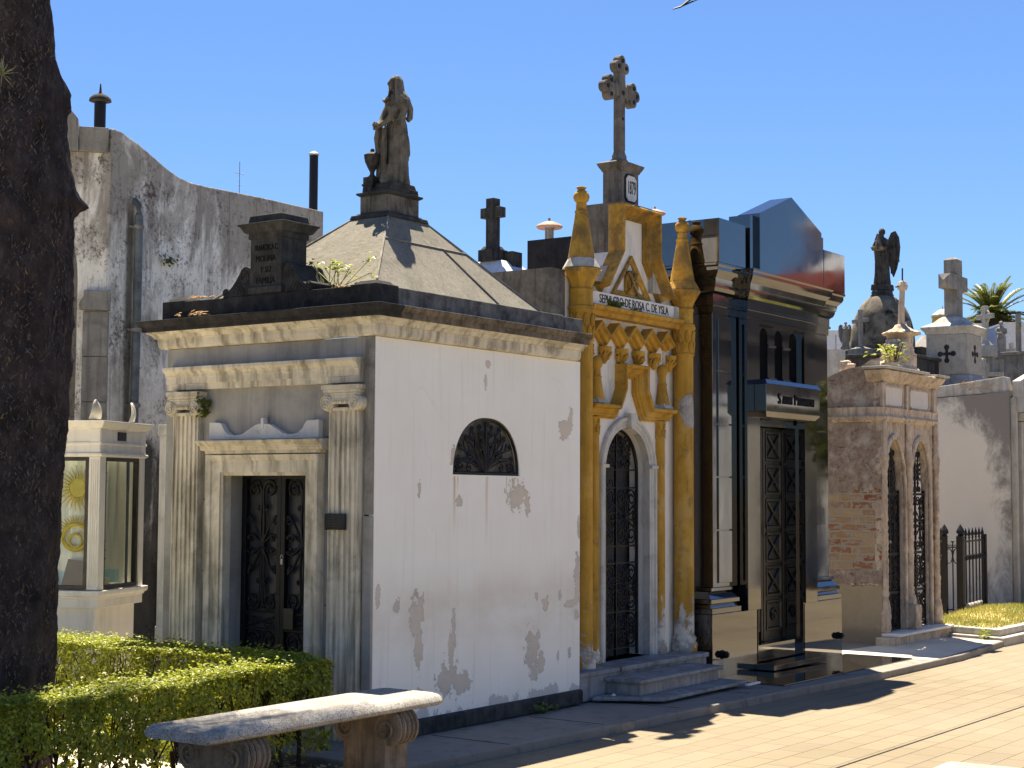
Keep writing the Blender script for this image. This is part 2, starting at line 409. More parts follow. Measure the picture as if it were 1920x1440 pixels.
def m_ochre(name, peel_z=0.75, amt=1.0):
    """ochre limewash, sooty on top, flaked to white and grey towards the bottom"""
    N = NT(name, 0.85, 0.2); o = N.obj; s = N.sep(o)
    c = N.mix(N.ramp(N.noise(3, 5, 0.6), [(0.3, 0), (0.7, 1)]), (0.42, 0.228, 0.028), (0.58, 0.345, 0.060))
    st = N.noise(8, 5, 0.65, vec=N.vmul(o, (1.4, 1.4, 0.14)))
    c = N.mix(N.math('MULTIPLY', N.ramp(st, [(0.46, 0), (0.66, 1)]), 0.55), c, (0.20, 0.115, 0.03))
    c = N.mix(N.math('MULTIPLY', N.ramp(N.noise(2.4, 7, 0.75, vec=N.vmul(o, (1, 1, 0.6))), [(0.53, 0), (0.62, 1)]), 0.4), c, (0.62, 0.44, 0.17))
    g = N.noise(5, 8, 0.72, dist=0.4); top = N.mrange(s[2], 3.1, 3.6, 0, 0.12)
    c = N.mix(N.math('MULTIPLY', N.ramp(N.math('ADD', g, top), [(0.54, 0), (0.70, 1)]), 0.7), c, (0.11, 0.08, 0.045))
    pl = N.math('ADD', N.math('MULTIPLY', N.math('SUBTRACT', N.noise(4.2, 7, 0.72, vec=N.vmul(o, (1.6, 1.6, 0.75))), 0.5), 3.0), N.mrange(s[2], peel_z+0.75, 0.25, -0.55, 0.42))
    pm = N.math('MULTIPLY', N.mrange(pl, 0.30, 0.34, 0, 1, False), amt)
    und = N.mix(N.ramp(N.noise(7, 5, 0.7), [(0.45, 0), (0.56, 1)]), (0.62, 0.58, 0.50), (0.33, 0.31, 0.28))
    c = N.mix(pm, c, und); N.col(c)
    N.bump(N.math('ADD', N.math('MULTIPLY', pm, -1.2), N.noise(28, 5, 0.7)), 0.5, 0.006); return N.m
MT['ochre'] = m_ochre('ochre_paint', 0.35, 0.5)
MT['ochre_col'] = m_ochre('ochre_column_paint', 0.85, 1.0)

def m_white_dirty():
    N = NT('limewash', 0.9, 0.2); s = N.sep(N.obj)
    c = N.mix(N.noise(3, 5, 0.6), (0.70, 0.67, 0.60), (0.82, 0.79, 0.72))
    g = N.noise(6, 7, 0.72, vec=N.vmul(N.obj, (1.5, 1, 0.4))); c = N.mix(N.math('MULTIPLY', N.ramp(g, [(0.50, 0), (0.68, 1)]), 0.55), c, (0.36, 0.34, 0.30))
    N.col(c); N.bump(g, 0.3, 0.005); return N.m
MT['limewash'] = m_white_dirty()

def m_granite_black():
    N = NT('black_granite', 0.06, 0.5)
    f = N.noise(160, 2, 0.6); N.col(N.mix(N.ramp(f, [(0.45, 0), (0.7, 1)]), (0.006, 0.006, 0.007), (0.020, 0.019, 0.020)))
    N.b.inputs['IOR'].default_value = 2.2
    N.rough(N.ramp(N.noise(3, 5, 0.6), [(0.35, 0.03), (0.75, 0.09)]))
    N.bump(N.noise(2.5, 2, 0.5), 0.02, 0.02); return N.m
MT['granite'] = m_granite_black()
MT['granite_side'] = stone('stained_black_render', (0.014, 0.013, 0.014), (0.05, 0.046, 0.042), (0.007, 0.007, 0.008), 6, 0.4, 0.5, 0.4, 0.7, 0.5)

def plain(name, c, rough=0.6, spec=0.4, metal=0.0, var=0.15, scale=12):
    N = NT(name, rough, spec, metal); a = N.noise(scale, 5, 0.6)
    N.col(N.mix(N.ramp(a, [(0.3, 0), (0.7, 1)]), tuple(x*(1-var) for x in c), tuple(min(1, x*(1+var)) for x in c)))
    N.bump(N.noise(scale*4, 4, 0.6), 0.15, 0.003); return N.m
MT['iron'] = plain('wrought_iron', (0.006, 0.006, 0.008), 0.5, 0.3, 0.0, 0.4, 20)
MT['bronze'] = plain('dark_bronze', (0.050, 0.045, 0.036), 0.38, 0.5, 0.6, 0.3, 10)
MT['bronze_side'] = plain('dark_inner_metal', (0.012, 0.012, 0.012), 0.4, 0.5, 0.0, 0.3, 10)
MT['dark_glass'] = plain('dark_door_glass', (0.055, 0.056, 0.058), 0.35, 0.3, 0.0, 0.35, 3)
MT['ink'] = plain('black_lettering', (0.015, 0.015, 0.016), 0.7, 0.2)
MT['cut'] = plain('cut_lettering', (0.016, 0.016, 0.016), 0.9, 0.1)
MT['letters_grey'] = plain('faded_lettering', (0.18, 0.165, 0.13), 0.9, 0.1)
MT['steel'] = plain('painted_pipe', (0.12, 0.135, 0.14), 0.6, 0.4, 0.2, 0.5, 8)
MT['dusty_glass'] = plain('dusty_window_glass', (0.10, 0.098, 0.088), 0.5, 0.3, 0.0, 0.7, 9)
MT['zinc'] = plain('zinc_cap', (0.42, 0.40, 0.34), 0.5, 0.4, 0.3)
MT['copper'] = plain('rusty_cowl', (0.36, 0.22, 0.16), 0.7, 0.3)
MT['red'] = plain('red_roof_sheet', (0.42, 0.022, 0.018), 0.5, 0.4)
MT['red_tile'] = plain('red_roof_tiles', (0.17, 0.036, 0.022), 0.8, 0.2)
MT['panel_white'] = plain('pale_wall', (0.62, 0.64, 0.67), 0.7, 0.2)
MT['yellow_tile'] = plain('yellow_tile', (0.40, 0.29, 0.03), 0.5, 0.4)
MT['skylight'] = plain('pale_skylight', (0.50, 0.56, 0.58), 0.3, 0.4)
MT['twig'] = plain('dry_twig', (0.46, 0.32, 0.17), 0.9, 0.1)
def m_limewall():
    N = NT('lime_wall', 0.9, 0.2); o = N.obj; s = N.sep(o)
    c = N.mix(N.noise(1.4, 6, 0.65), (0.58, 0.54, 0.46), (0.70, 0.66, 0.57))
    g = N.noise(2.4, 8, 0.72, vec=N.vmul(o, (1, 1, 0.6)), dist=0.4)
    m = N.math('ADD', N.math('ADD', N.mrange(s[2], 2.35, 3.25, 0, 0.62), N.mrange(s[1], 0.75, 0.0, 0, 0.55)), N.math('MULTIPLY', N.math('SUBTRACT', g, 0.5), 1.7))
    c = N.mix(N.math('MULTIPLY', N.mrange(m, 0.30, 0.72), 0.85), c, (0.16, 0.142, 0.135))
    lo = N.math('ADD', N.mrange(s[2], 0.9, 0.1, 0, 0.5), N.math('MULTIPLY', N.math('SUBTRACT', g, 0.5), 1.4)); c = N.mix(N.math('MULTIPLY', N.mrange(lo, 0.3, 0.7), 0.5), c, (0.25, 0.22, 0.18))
    N.col(c); N.bump(g, 0.3, 0.006); return N.m
MT['lime_wall'] = m_limewall()
MT['plaster_far'] = stone('far_lime_render', (0.56, 0.515, 0.43), (0.66, 0.61, 0.52), (0.17, 0.15, 0.13), 1.6, 0.3, 0.6, 0.3, 0.9)
MT['slate_dark'] = stone('dark_slate_wall', (0.045, 0.04, 0.042), (0.085, 0.075, 0.078), (0.02, 0.019, 0.02), 2, 0.3, 0.3, 0.3, 0.8)
MT['plaster_across'] = stone('across_white_render', (0.66, 0.68, 0.70), (0.76, 0.78, 0.80), (0.40, 0.40, 0.41), 2, 0.3, 0.2, 0.2, 0.9)

def m_leaf(name, c0, c1, trans=0.35, rough=0.45, scale=9):
    N = NT(name, rough, 0.35); q = N.n('ObjectInfo')
    a = N.noise(scale, 3, 0.6); g = N.n('NewGeometry')
    f = N.math('FRACT', N.math('ADD', N.math('MULTIPLY', g.outputs['Random Per Island'], 0.75), N.math('MULTIPLY', a, 0.6))); f = N.math('POWER', f, 1.5)
    col = N.mix(f, c0, c1)
    col = N.mix(N.math('MULTIPLY', N.math('GREATER_THAN', g.outputs['Random Per Island'], 0.965), 0.8), col, (0.24, 0.15, 0.055)); N.col(col)
    t = N.n('BsdfTranslucent'); N.set(t.inputs['Color'], N.mix(0.5, col, (0.55, 0.62, 0.04), 'MIX'))
    mx = N.n('MixShader'); mx.inputs[0].default_value = trans
    N.t.links.new(N.b.outputs[0], mx.inputs[1]); N.t.links.new(t.outputs[0], mx.inputs[2])
    N.t.links.new(mx.outputs[0], N.t.nodes['Material Output'].inputs['Surface']); return N.m
MT['box_leaf'] = m_leaf('boxwood_leaf', (0.045, 0.080, 0.007), (0.46, 0.49, 0.05), 0.30)
MT['palm_leaf'] = m_leaf('palm_leaflet', (0.045, 0.07, 0.012), (0.15, 0.16, 0.022), 0.25, 0.4)
MT['weed'] = m_leaf('weed_leaf', (0.14, 0.19, 0.02), (0.33, 0.36, 0.05), 0.35)
MT['moss'] = m_leaf('moss_leaf', (0.04, 0.06, 0.01), (0.10, 0.13, 0.02), 0.2)
MT['grass'] = m_leaf('dry_grass', (0.20, 0.21, 0.045), (0.62, 0.52, 0.22), 0.2, 0.7, 2)
MT['airplant'] = m_leaf('grey_air_plant', (0.16, 0.19, 0.13), (0.30, 0.32, 0.24), 0.2)
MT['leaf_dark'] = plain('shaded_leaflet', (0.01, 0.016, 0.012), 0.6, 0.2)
MT['dead_leaf'] = m_leaf('dead_leaf', (0.30, 0.08, 0.03), (0.36, 0.16, 0.06), 0.2)
MT['stem'] = plain('hedge_stem', (0.055, 0.042, 0.028), 0.9, 0.1)

def m_bark():
    N = NT('palm_bark', 0.95, 0.12); o = N.obj
    a = N.noise(7, 7, 0.7, vec=N.vmul(o, (1, 1, 0.7))); b = N.noise(30, 6, 0.75, vec=N.vmul(o, (1, 1, 0.5)), dist=0.6)
    c = N.mix(N.ramp(a, [(0.32, 0), (0.7, 1)]), (0.020, 0.017, 0.018), (0.085, 0.068, 0.066))
    c = N.mix(N.math('MULTIPLY', N.ramp(b, [(0.56, 0), (0.68, 1)]), 0.55), c, (0.16, 0.138, 0.125)); N.col(c)
    N.bump(N.math('ADD', a, b), 1.0, 0.03); return N.m
MT['bark'] = m_bark()
MT['flake'] = m_leaf('bark_flake', (0.016, 0.014, 0.014), (0.13, 0.108, 0.097), 0.0, 0.9, 4)

def m_bench():
    N = NT('speckled_granite', 0.8, 0.3); v = N.voro(190, out='Color'); q = N.sep(v)
    c = N.ramp(q[0], [(0.0, (0.13, 0.125, 0.115)), (0.22, (0.17, 0.165, 0.155)), (0.27, (0.33, 0.315, 0.28)), (0.75, (0.39, 0.37, 0.33)), (0.82, (0.48, 0.455, 0.41))], 'LINEAR')
    c = N.mix(N.math('MULTIPLY', N.ramp(N.noise(5, 5, 0.6), [(0.42, 0), (0.66, 1)]), 0.55), c, (0.17, 0.15, 0.115)); N.col(c)
    N.bump(N.noise(120, 4, 0.7), 0.5, 0.004); return N.m
MT['bench'] = m_bench()
MT['bench_leg'] = stone('brown_cast_stone', (0.17, 0.135, 0.10), (0.29, 0.24, 0.18), (0.055, 0.045, 0.036), 9, 0.5, 0.5, 0.6, 0.9, 0.4)

def m_street():
    N = NT('ribbed_tile_paving', 0.8, 0.25); o = N.obj
    br = N.n('TexBrick'); N.set(br.inputs['Vector'], N.vmul(o, (1, 1, 1), (0.11, 0.06, 0)))
    br.inputs['Scale'].default_value = 1.0; br.inputs['Brick Width'].default_value = 0.40; br.inputs['Row Height'].default_value = 0.20
    br.inputs['Mortar Size'].default_value = 0.006; br.inputs['Mortar Smooth'].default_value = 0.2; br.offset = 0.5; br.inputs['Bias'].default_value = 0
    for k, c in (('Color1', (0.218, 0.180, 0.115)), ('Color2', (0.178, 0.144, 0.090)), ('Mortar', (0.055, 0.042, 0.03))): br.inputs[k].default_value = (*c, 1)
    c = N.mix(N.math('MULTIPLY', N.noise(1.1, 5, 0.6), 0.55), br.outputs['Color'], (0.19, 0.16, 0.112))
    c = N.mix(N.math('MULTIPLY', N.ramp(N.noise(0.7, 4, 0.65, vec=N.vmul(o, (0.4, 1.6, 1))), [(0.52, 0), (0.70, 1)]), 0.5), c, (0.165, 0.142, 0.115))
    c = N.mix(N.math('MULTIPLY', N.ramp(N.noise(2.6, 8, 0.75, dist=0.8), [(0.56, 0), (0.66, 1)]), 0.45), c, (0.145, 0.12, 0.092))
    c = N.mix(N.math('MULTIPLY', N.ramp(N.noise(0.35, 3, 0.5), [(0.45, 0), (0.6, 1)]), 0.25), c, (0.30, 0.252, 0.185))
    sp = N.noise(42, 3, 0.7); c = N.mix(N.math('MULTIPLY', N.ramp(sp, [(0.62, 0), (0.70, 1)]), 0.45), c, (0.17, 0.13, 0.08))
    s = N.sep(o); rb = N.math('SINE', N.math('MULTIPLY', s[0], TAU/0.034)); rb2 = N.math('SINE', N.math('MULTIPLY', s[1], TAU/0.034))
    dots = N.math('MULTIPLY', N.mrange(rb, 0.2, 0.9), N.mrange(rb2, 0.2, 0.9))
    c = N.mix(N.math('MULTIPLY', dots, 0.4), c, (0.13, 0.10, 0.062)); N.col(c)
    N.bump(N.math('ADD', N.math('MULTIPLY', dots, -0.6), N.math('MULTIPLY', br.outputs['Fac'], -1.0)), 0.5, 0.006); return N.m
MT['street'] = m_street()

def m_pave():
    N = NT('worn_pavement', 0.75, 0.3); o = N.obj
    c = N.mix(N.noise(1.6, 6, 0.65), (0.16, 0.145, 0.125), (0.29, 0.265, 0.23))
    c = N.mix(N.math('MULTIPLY', N.ramp(N.noise(7, 7, 0.7, dist=0.5), [(0.52, 0), (0.68, 1)]), 0.5), c, (0.045, 0.043, 0.041))
    c = N.mix(N.math('MULTIPLY', N.ramp(N.noise(70, 3, 0.6), [(0.6, 0), (0.7, 1)]), 0.4), c, (0.22, 0.21, 0.195)); N.col(c)
    N.bump(N.noise(30, 6, 0.7), 0.4, 0.005); return N.m
MT['pave'] = m_pave()
MT['court'] = stone('pale_court_paving', (0.56, 0.50, 0.39), (0.64, 0.58, 0.46), (0.34, 0.30, 0.23), 3, 0.0, 0.4, 0.3, 0.9)
def m_soil():
    N = NT('litter_soil', 0.95, 0.1); a = N.noise(12, 6, 0.7)
    c = N.mix(a, (0.05, 0.038, 0.026), (0.15, 0.115, 0.08)); v = N.sep(N.voro(26, out='Color'))
    c = N.mix(N.math('MULTIPLY', N.ramp(v[0], [(0.60, 0), (0.62, 1)]), N.math('MULTIPLY', v[1], 0.9)), c, (0.50, 0.40, 0.26)); N.col(c)
    N.bump(N.noise(30, 5, 0.7), 0.8, 0.02); return N.m
MT['soil'] = m_soil()

def m_brick():
    """broken render above, bare brick in the middle, cement patch below: left face lies in YZ"""
    N = NT('ruined_brick_render', 0.95, 0.12); o = N.obj; s = N.sep(o)
    big = N.noise(2.0, 7, 0.68, dist=0.3); fine = N.noise(17, 7, 0.75)
    c = N.mix(N.ramp(fine, [(0.35, 0), (0.68, 1)]), (0.24, 0.175, 0.13), (0.46, 0.36, 0.275))
    c = N.mix(N.ramp(N.noise(3.3, 6, 0.7), [(0.5, 0), (0.6, 1)]), c, (0.50, 0.44, 0.36))
    c = N.mix(N.math('MULTIPLY', N.ramp(N.noise(9, 7, 0.8, dist=1.0), [(0.57, 0), (0.62, 1)]), 0.85), c, (0.075, 0.055, 0.05))
    br = N.n('TexBrick'); wv = N.vmul(N.noise(9, 4, 0.7, col=True), (0.06, 0.06, 0.06))
    add = N.n('VectorMath'); N.set(add.inputs[0], N.comb(N.math('ADD', s[1], s[0]), s[2], 0.0)); N.set(add.inputs[1], wv)
    N.set(br.inputs['Vector'], add.outputs[0])
    br.inputs['Scale'].default_value = 1; br.inputs['Brick Width'].default_value = 0.27; br.inputs['Row Height'].default_value = 0.088
    br.inputs['Mortar Size'].default_value = 0.014; br.inputs['Mortar Smooth'].default_value = 0.3
    for k, cc in (('Color1', (0.30, 0.10, 0.05)), ('Color2', (0.50, 0.36, 0.19)), ('Mortar', (0.44, 0.37, 0.27))): br.inputs[k].default_value = (*cc, 1)
    brc = N.mix(N.math('MULTIPLY', N.ramp(N.noise(9, 6, 0.75, vec=N.vmul(o, (1, 1, 1.7))), [(0.50, 0), (0.56, 1)]), 0.92), br.outputs['Color'], (0.42, 0.365, 0.28))
    zone = N.math('ADD', N.math('MULTIPLY', N.mrange(s[2], 0.70, 0.90), N.mrange(s[2], 1.95, 1.55)), N.math('MULTIPLY', N.math('SUBTRACT', big, 0.5), 2.6))
    bm = N.mrange(zone, 0.5, 0.56, 0, 1, False); c = N.mix(bm, c, brc)
    lo = N.math('ADD', N.mrange(s[2], 0.80, 0.55), N.math('MULTIPLY', N.math('SUBTRACT', big, 0.5), 1.6))
    lm = N.mrange(lo, 0.46, 0.52, 0, 1, False); cem = N.mix(N.noise(8, 6, 0.65), (0.33, 0.265, 0.165), (0.45, 0.365, 0.24)); c = N.mix(lm, c, cem)
    fl = N.math('MULTIPLY', N.mrange(lo, 0.30, 0.34), N.math('SUBTRACT', 1, lm)); fk = N.ramp(N.noise(14, 5, 0.7), [(0.52, 0), (0.55, 1)])
    c = N.mix(N.math('MULTIPLY', fl, fk), c, (0.66, 0.57, 0.44))
    c = N.mix(N.math('MULTIPLY', N.mrange(s[2], 0.22, 0.10), 0.5), c, (0.16, 0.135, 0.11)); N.col(c)
    h = N.math('ADD', N.math('MULTIPLY', br.outputs['Fac'], N.math('MULTIPLY', bm, -1.0)), N.math('MULTIPLY', fine, N.math('SUBTRACT', 1.2, lm)))
    N.bump(h, 0.9, 0.02); return N.m
MT['ruin_brick'] = m_brick()
MT['ruin_stone'] = stone('crumbling_pink_stone', (0.48, 0.37, 0.26), (0.70, 0.58, 0.44), (0.15, 0.11, 0.08), 8, 0.55, 0.45, 0.9, 0.95, 0.5)
MT['ruin_panel'] = stone('blank_marble_panel', (0.66, 0.59, 0.50), (0.72, 0.66, 0.57), (0.50, 0.43, 0.36), 4, 0.2, 0.2, 0.1, 0.7)
MT['dome'] = stone('lichened_dome', (0.085, 0.078, 0.066), (0.27, 0.23, 0.165), (0.014, 0.014, 0.014), 5, 0.2, 1.0, 0.8, 0.95, 0.7)
MT['patch_cement'] = stone('bare_render_patch', (0.33, 0.31, 0.28), (0.50, 0.47, 0.42), (0.11, 0.10, 0.09), 16, 0.1, 0.5, 0.9, 0.95, 0.4)

def m_glass():
    N = NT('vitrine_glass', 0.02, 0.5); N.col((0.9, 0.95, 0.94))
    tr = N.n('BsdfTransparent'); tr.inputs['Color'].default_value = (0.86, 0.92, 0.90, 1)
    gl = N.n('BsdfGlossy'); gl.inputs['Roughness'].default_value = 0.02
    fr = N.n('Fresnel'); fr.inputs['IOR'].default_value = 1.5
    mx = N.n('MixShader'); N.set(mx.inputs[0], fr.outputs[0]); N.t.links.new(tr.outputs[0], mx.inputs[1]); N.t.links.new(gl.outputs[0], mx.inputs[2])
    N.t.links.new(mx.outputs[0], N.t.nodes['Material Output'].inputs['Surface']); return N.m
MT['glass'] = m_glass()
def m_flag():
    N = NT('silk_flag', 0.8, 0.1); s = N.sep(N.obj)
    z = N.math('ADD', s[2], N.math('MULTIPLY', N.noise(5, 3, 0.5), 0.05))
    c = N.ramp(N.math('MULTIPLY', z, 1/1.3), [(0.0, (0.34, 0.62, 0.70)), (0.36, (0.34, 0.62, 0.70)), (0.365, (0.85, 0.83, 0.74)), (0.62, (0.85, 0.83, 0.74)), (0.625, (0.40, 0.64, 0.72)), (0.80, (0.40, 0.64, 0.72)), (0.805, (0.85, 0.83, 0.74))], 'LINEAR')
    N.col(c); return N.m
MT['flag'] = m_flag()
MT['gold'] = plain('gold_embroidery', (0.62, 0.46, 0.05), 0.7, 0.2)
MT['laurel'] = plain('green_embroidery', (0.05, 0.20, 0.06), 0.8, 0.2)
MT['navy'] = plain('dark_blue_card', (0.02, 0.035, 0.06), 0.6, 0.3)
MT['white_flat'] = plain('white_scrap', (0.75, 0.75, 0.73), 0.8, 0.2)
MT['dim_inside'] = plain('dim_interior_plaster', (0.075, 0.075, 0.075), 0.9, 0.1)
# ---------------------------------------------------------------- shared shape helpers
from mathutils.geometry import tessellate_polygon
def holes(mb, outer, hs, depth, mp, back=False):
    """flat sheet with openings and their reveals; depth goes inwards"""
    loops = [outer]+hs
    flat = [p for l in loops for p in l]
    tri = tessellate_polygon([[Vector((u, v, 0)) for u, v in l] for l in loops])
    mb.add([mp(u, v, 0) for u, v in flat], [tuple(t) for t in tri])
    for l in hs:
        n = len(l); mb.add([mp(u, v, 0) for u, v in l]+[mp(u, v, -depth) for u, v in l], [(i, (i+1) % n, (i+1) % n+n, i+n) for i in range(n)])
    n = len(outer); mb.add([mp(u, v, 0) for u, v in outer]+[mp(u, v, -depth) for u, v in outer], [(i, (i+1) % n, (i+1) % n+n, i+n) for i in range(n)])
    return mb

def curl_panel(mb, mp, u0, u1, v0, v1, r=0.006, rows=1):
    """one bay of a wrought grille: mirrored lyre scrolls tied at the waist"""
    w = u1-u0; uc = (u0+u1)/2; H = (v1-v0)
    def T(p, rr=r, sg=5): mb.tube([mp(a, b, 0) for a, b in p], rr, sg)
    vm = (v0+v1)/2
    for s in (-1, 1):
        for q in (-1, 1):
            ve = v1 if q > 0 else v0; h = H/2
            R0 = w*0.22
            cx, cy = uc+s*w*0.25, ve-q*R0*1.05
            p = bez((uc+s*0.01*w, vm+q*0.02*h), (uc+s*0.10*w, vm+q*0.42*h), (uc+s*0.02*w, vm+q*0.50*h), (cx-s*R0, cy), 10)
            a0 = PI if s > 0 else 0
            p += scroll(cx, cy, R0, a0, -s*q*1.45, 26, 0.25)[1:]
            T(p, r*1.15)
            p = bez((uc, vm+q*0.02*h), (uc+s*0.22*w, vm+q*0.30*h), (uc+s*0.34*w, vm+q*0.40*h), (uc+s*0.44*w, vm+q*0.44*h), 9)
            p += scroll(uc+s*0.40*w, vm+q*0.36*h, w*0.085, R(70) if s > 0 else R(110), -s*q*1.1, 12)[1:]
            T(p)
            p = bez((uc, vm), (uc+s*0.2*w, vm+q*0.10*h), (uc+s*0.36*w, vm+q*0.22*h), (uc+s*0.48*w, vm+q*0.10*h), 9); T(p)
            T(scroll(uc+s*w*0.36, vm+q*h*0.09, w*0.10, R(0) if s > 0 else R(180), s*q*1.2, 14))
            T(scroll(uc+s*w*0.10, vm+q*h*0.56, w*0.075, R(180) if s > 0 else 0, s*q*1.2, 12))
    T([(uc-w*0.10, vm), (uc+w*0.10, vm)], r*2)

def disc_x(mb, x, y, z, r, d, seg=20):
    """short cylinder with its axis along X, front at x-d"""
    n = seg; vs = []
    for xx, rr in ((x, r), (x-d*0.8, r), (x-d, r*0.86)):
        vs += [(xx, y+rr*math.cos(TAU*i/n), z+rr*math.sin(TAU*i/n)) for i in range(n)]
    fs = [(k*n+i, k*n+(i+1) % n, (k+1)*n+(i+1) % n, (k+1)*n+i) for k in range(2) for i in range(n)]+[tuple(range(2*n, 3*n)), tuple(range(n-1, -1, -1))]
    mb.add(vs, fs)

def leaf_spray(mb, pts, size, rnd, up=0.3, jit=0.35):
    """small bent leaves (two quads folded at the midrib) at the given (pos, normal)"""
    for P, Nn in pts:
        d = Vector((rnd.gauss(0, 1), rnd.gauss(0, 1), rnd.gauss(0, 1)))
        n = (Vector(Nn)+d*jit+Vector((0, 0, up))).normalized()
        t = n.cross(Vector((rnd.gauss(0, 1), rnd.gauss(0, 1), rnd.gauss(0, 1))))
        if t.length < 1e-4: continue
        t.normalize(); b = n.cross(t); L = size*rnd.uniform(0.7, 1.25); W = L*0.33
        P = Vector(P); k = n*(L*0.12)
        mb.add([P-t*L*0.5, P+b*W+k, P+t*L*0.5, P-b*W+k], [(0, 1, 2), (0, 2, 3)])

# ---------------------------------------------------------------- the setting: ground
gz = lambda x: -0.006*max(0.0, min(x, 40.0))
def sheet(name, pts, m, kind='structure', dz=0.0, thick=0.0):
    mb = MB(); n = len(pts); vs = [(x, y, gz(x)+dz) for x, y in pts]
    if thick:
        vs2 = [(x, y, gz(x)+dz-thick) for x, y in pts]
        mb.add(vs+vs2, [tuple(range(n))]+[(i, i+n, (i+1) % n+n, (i+1) % n) for i in range(n)])
    else: mb.add(vs, [tuple(range(n))])
    o = mb.build(name, m); o['kind'] = kind; return o

gm = MB(); xs = [-400, 0, 10, 20, 40, 900]
for a, b in zip(xs, xs[1:]): gm.add([(a, -500, gz(a)-0.068), (b, -500, gz(b)-0.068), (b, 500, gz(b)-0.068), (a, 500, gz(a)-0.068)], [(0, 1, 2, 3)])
gm.build('street', MT['street'])['kind'] = 'structure'
kerb = [(-0.60, -0.70), (0.57, -0.75), (2.14, -0.82), (4.8, -0.90), (6.4, -0.985), (8.7, -0.985), (10.62, -0.80)]
pv = sheet('pavement', kerb+[(16, -0.80), (16, 9), (-0.595, 9)], MT['pave'], dz=0, thick=0.09)
pb = pv.modifiers.new('bevel', 'BEVEL'); pb.width = 0.012; pb.segments = 2; pb.limit_method = 'ANGLE'
sheet('courtyard', [(-30, 0.35), (-0.605, 0.35), (-0.605, 12), (-30, 12)], MT['court'], dz=-0.02, thick=0.05)
sheet('soil_bed', [(-30, -1.6), (-0.61, -1.6), (-0.61, 0.345), (-30, 0.345)], MT['soil'], dz=-0.05, thick=0.05)
sheet('paved_edging', [(7.82, -0.97), (10.60, -0.79), (10.60, -0.02), (7.82, 0.25)], MT['court'], dz=0.004)
# grooves between the pavement slabs
mb = MB()
for x in (0.55, 1.75, 2.9, 4.1): mb.box(x, x+0.008, -0.74, -0.08, gz(x)+0.0005, gz(x)+0.002)
mb.add([(-7, -2.712, gz(0)-0.0635), (0, -2.712, gz(0)-0.0635), (0, -2.700, gz(0)-0.0635), (-7, -2.700, gz(0)-0.0635)], [(0, 1, 2, 3)]); mb.add([(0, -2.712, gz(0)-0.0635), (20, -2.712, gz(20)-0.0635), (20, -2.700, gz(20)-0.0635), (0, -2.700, gz(0)-0.0635)], [(0, 1, 2, 3)])
o = mb.build('pavement_joint', MT['ink']); o['kind'] = 'structure'

# ---------------------------------------------------------------- white tomb with the pyramid roof
W0, W1, D1, HT = 0.0, 2.57, 2.05, 2.745
rect = lambda e=0: [(W0-e, 0-e), (W1+e, 0-e), (W1+e, D1+e), (W0-e, D1+e)]
tw = thing('white_tomb', 'white plastered tomb with grey marble door front and pyramid roof carrying a veiled statue', 'mausoleum', (0, 0, 0))
# street side: painted render with the fan window
lun = [(0.874, 1.812)]+[(1.2945-0.4205*math.copysign(abs(math.cos(a))**0.86, math.cos(a)), 1.812+0.425*abs(math.sin(a))**0.93) for a in [PI*i/30 for i in range(1, 30)]]+[(1.715, 1.808)]
PATCH = [(1.30, 2.63, .03, .045), (1.27, 2.50, .022, .075), (2.36, 2.19, .12, .085), (2.43, 2.28, .04, .09), (0.49, 1.70, .028, .06), (1.68, 1.66, .15, .115), (1.82, 1.60, .05, .11), (0.87, 1.95, .03, .07), (0.95, 1.62, .05, .035),
         (0.47, 0.83, .085, .17), (0.50, 0.62, .05, .22), (0.26, 0.89, .04, .06), (0.90, 0.72, .03, .16), (0.87, 0.55, .035, .16), (0.83, 0.36, .14, .13), (1.00, 0.30, .13, .10), (0.50, 0.28, .07, .05),
         (1.90, 0.47, .115, .18), (2.02, 0.38, .06, .12), (1.92, 0.31, .05, .09), (2.08, 0.83, .05, .065), (1.96, 0.88, .025, .04), (2.53, 0.95, .045, .28), (2.44, 0.80, .12, .035), (2.28, 0.87, .03, .05), (2.26, 0.40, .025, .045), (2.42, 0.42, .03, .045), (2.55, 1.42, .02, .12), (0.05, 1.02, .03, .10)]
PATCH = [(a, b, c*.84, d*.86) for a, b, c, d in PATCH]
DRIP = [(0.895, 1.80, 1.30, .022, .75), (0.935, 1.80, 1.66, .012, .7), (1.29, 1.80, 1.22, .026, .5), (1.545, 1.80, 1.60, .012, .7), (1.62, 1.80, 1.62, .012, .6)]
mb = MB(); holes(mb, [(0, 0.0), (W1, 0.0), (W1, HT), (0, HT)], [lun], 0.045, XZ(0.0)); wall = mb.build('side_wall', m_plaster(PATCH, DRIP), tw, fix=False)
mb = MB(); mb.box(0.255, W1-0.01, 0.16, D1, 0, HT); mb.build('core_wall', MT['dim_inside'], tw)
mb = MB(); mb.sweep([(0.0, 0.0), (W1, 0.0)], [(0, 0.0), (0.035, 0.0), (0.035, 0.085), (0.03, 0.105), (0, 0.112)], XY); mb.build('plinth', MT['patina_grey'], tw, bevel=0.004)
fw = MB().add([(u, 0.044, v) for u, v in lun], [tuple(range(len(lun)))]).build('fan_window', MT['dusty_glass'], tw, fix=False)
mb = MB(); mp = lambda u, v, h: (u, 0.018-h, v); uc, vb = 1.2945, 1.83
T = lambda p, r=0.0075: mb.tube([mp(a, b, 0) for a, b in p], r*1.2, 5)
T([(0.885, 1.825), (1.705, 1.822)], 0.010); T([(uc+(u-uc)*0.985, 1.815+(v-1.815)*0.985) for u, v in lun], 0.010); T([(uc, vb), (uc, 2.21)], 0.009)
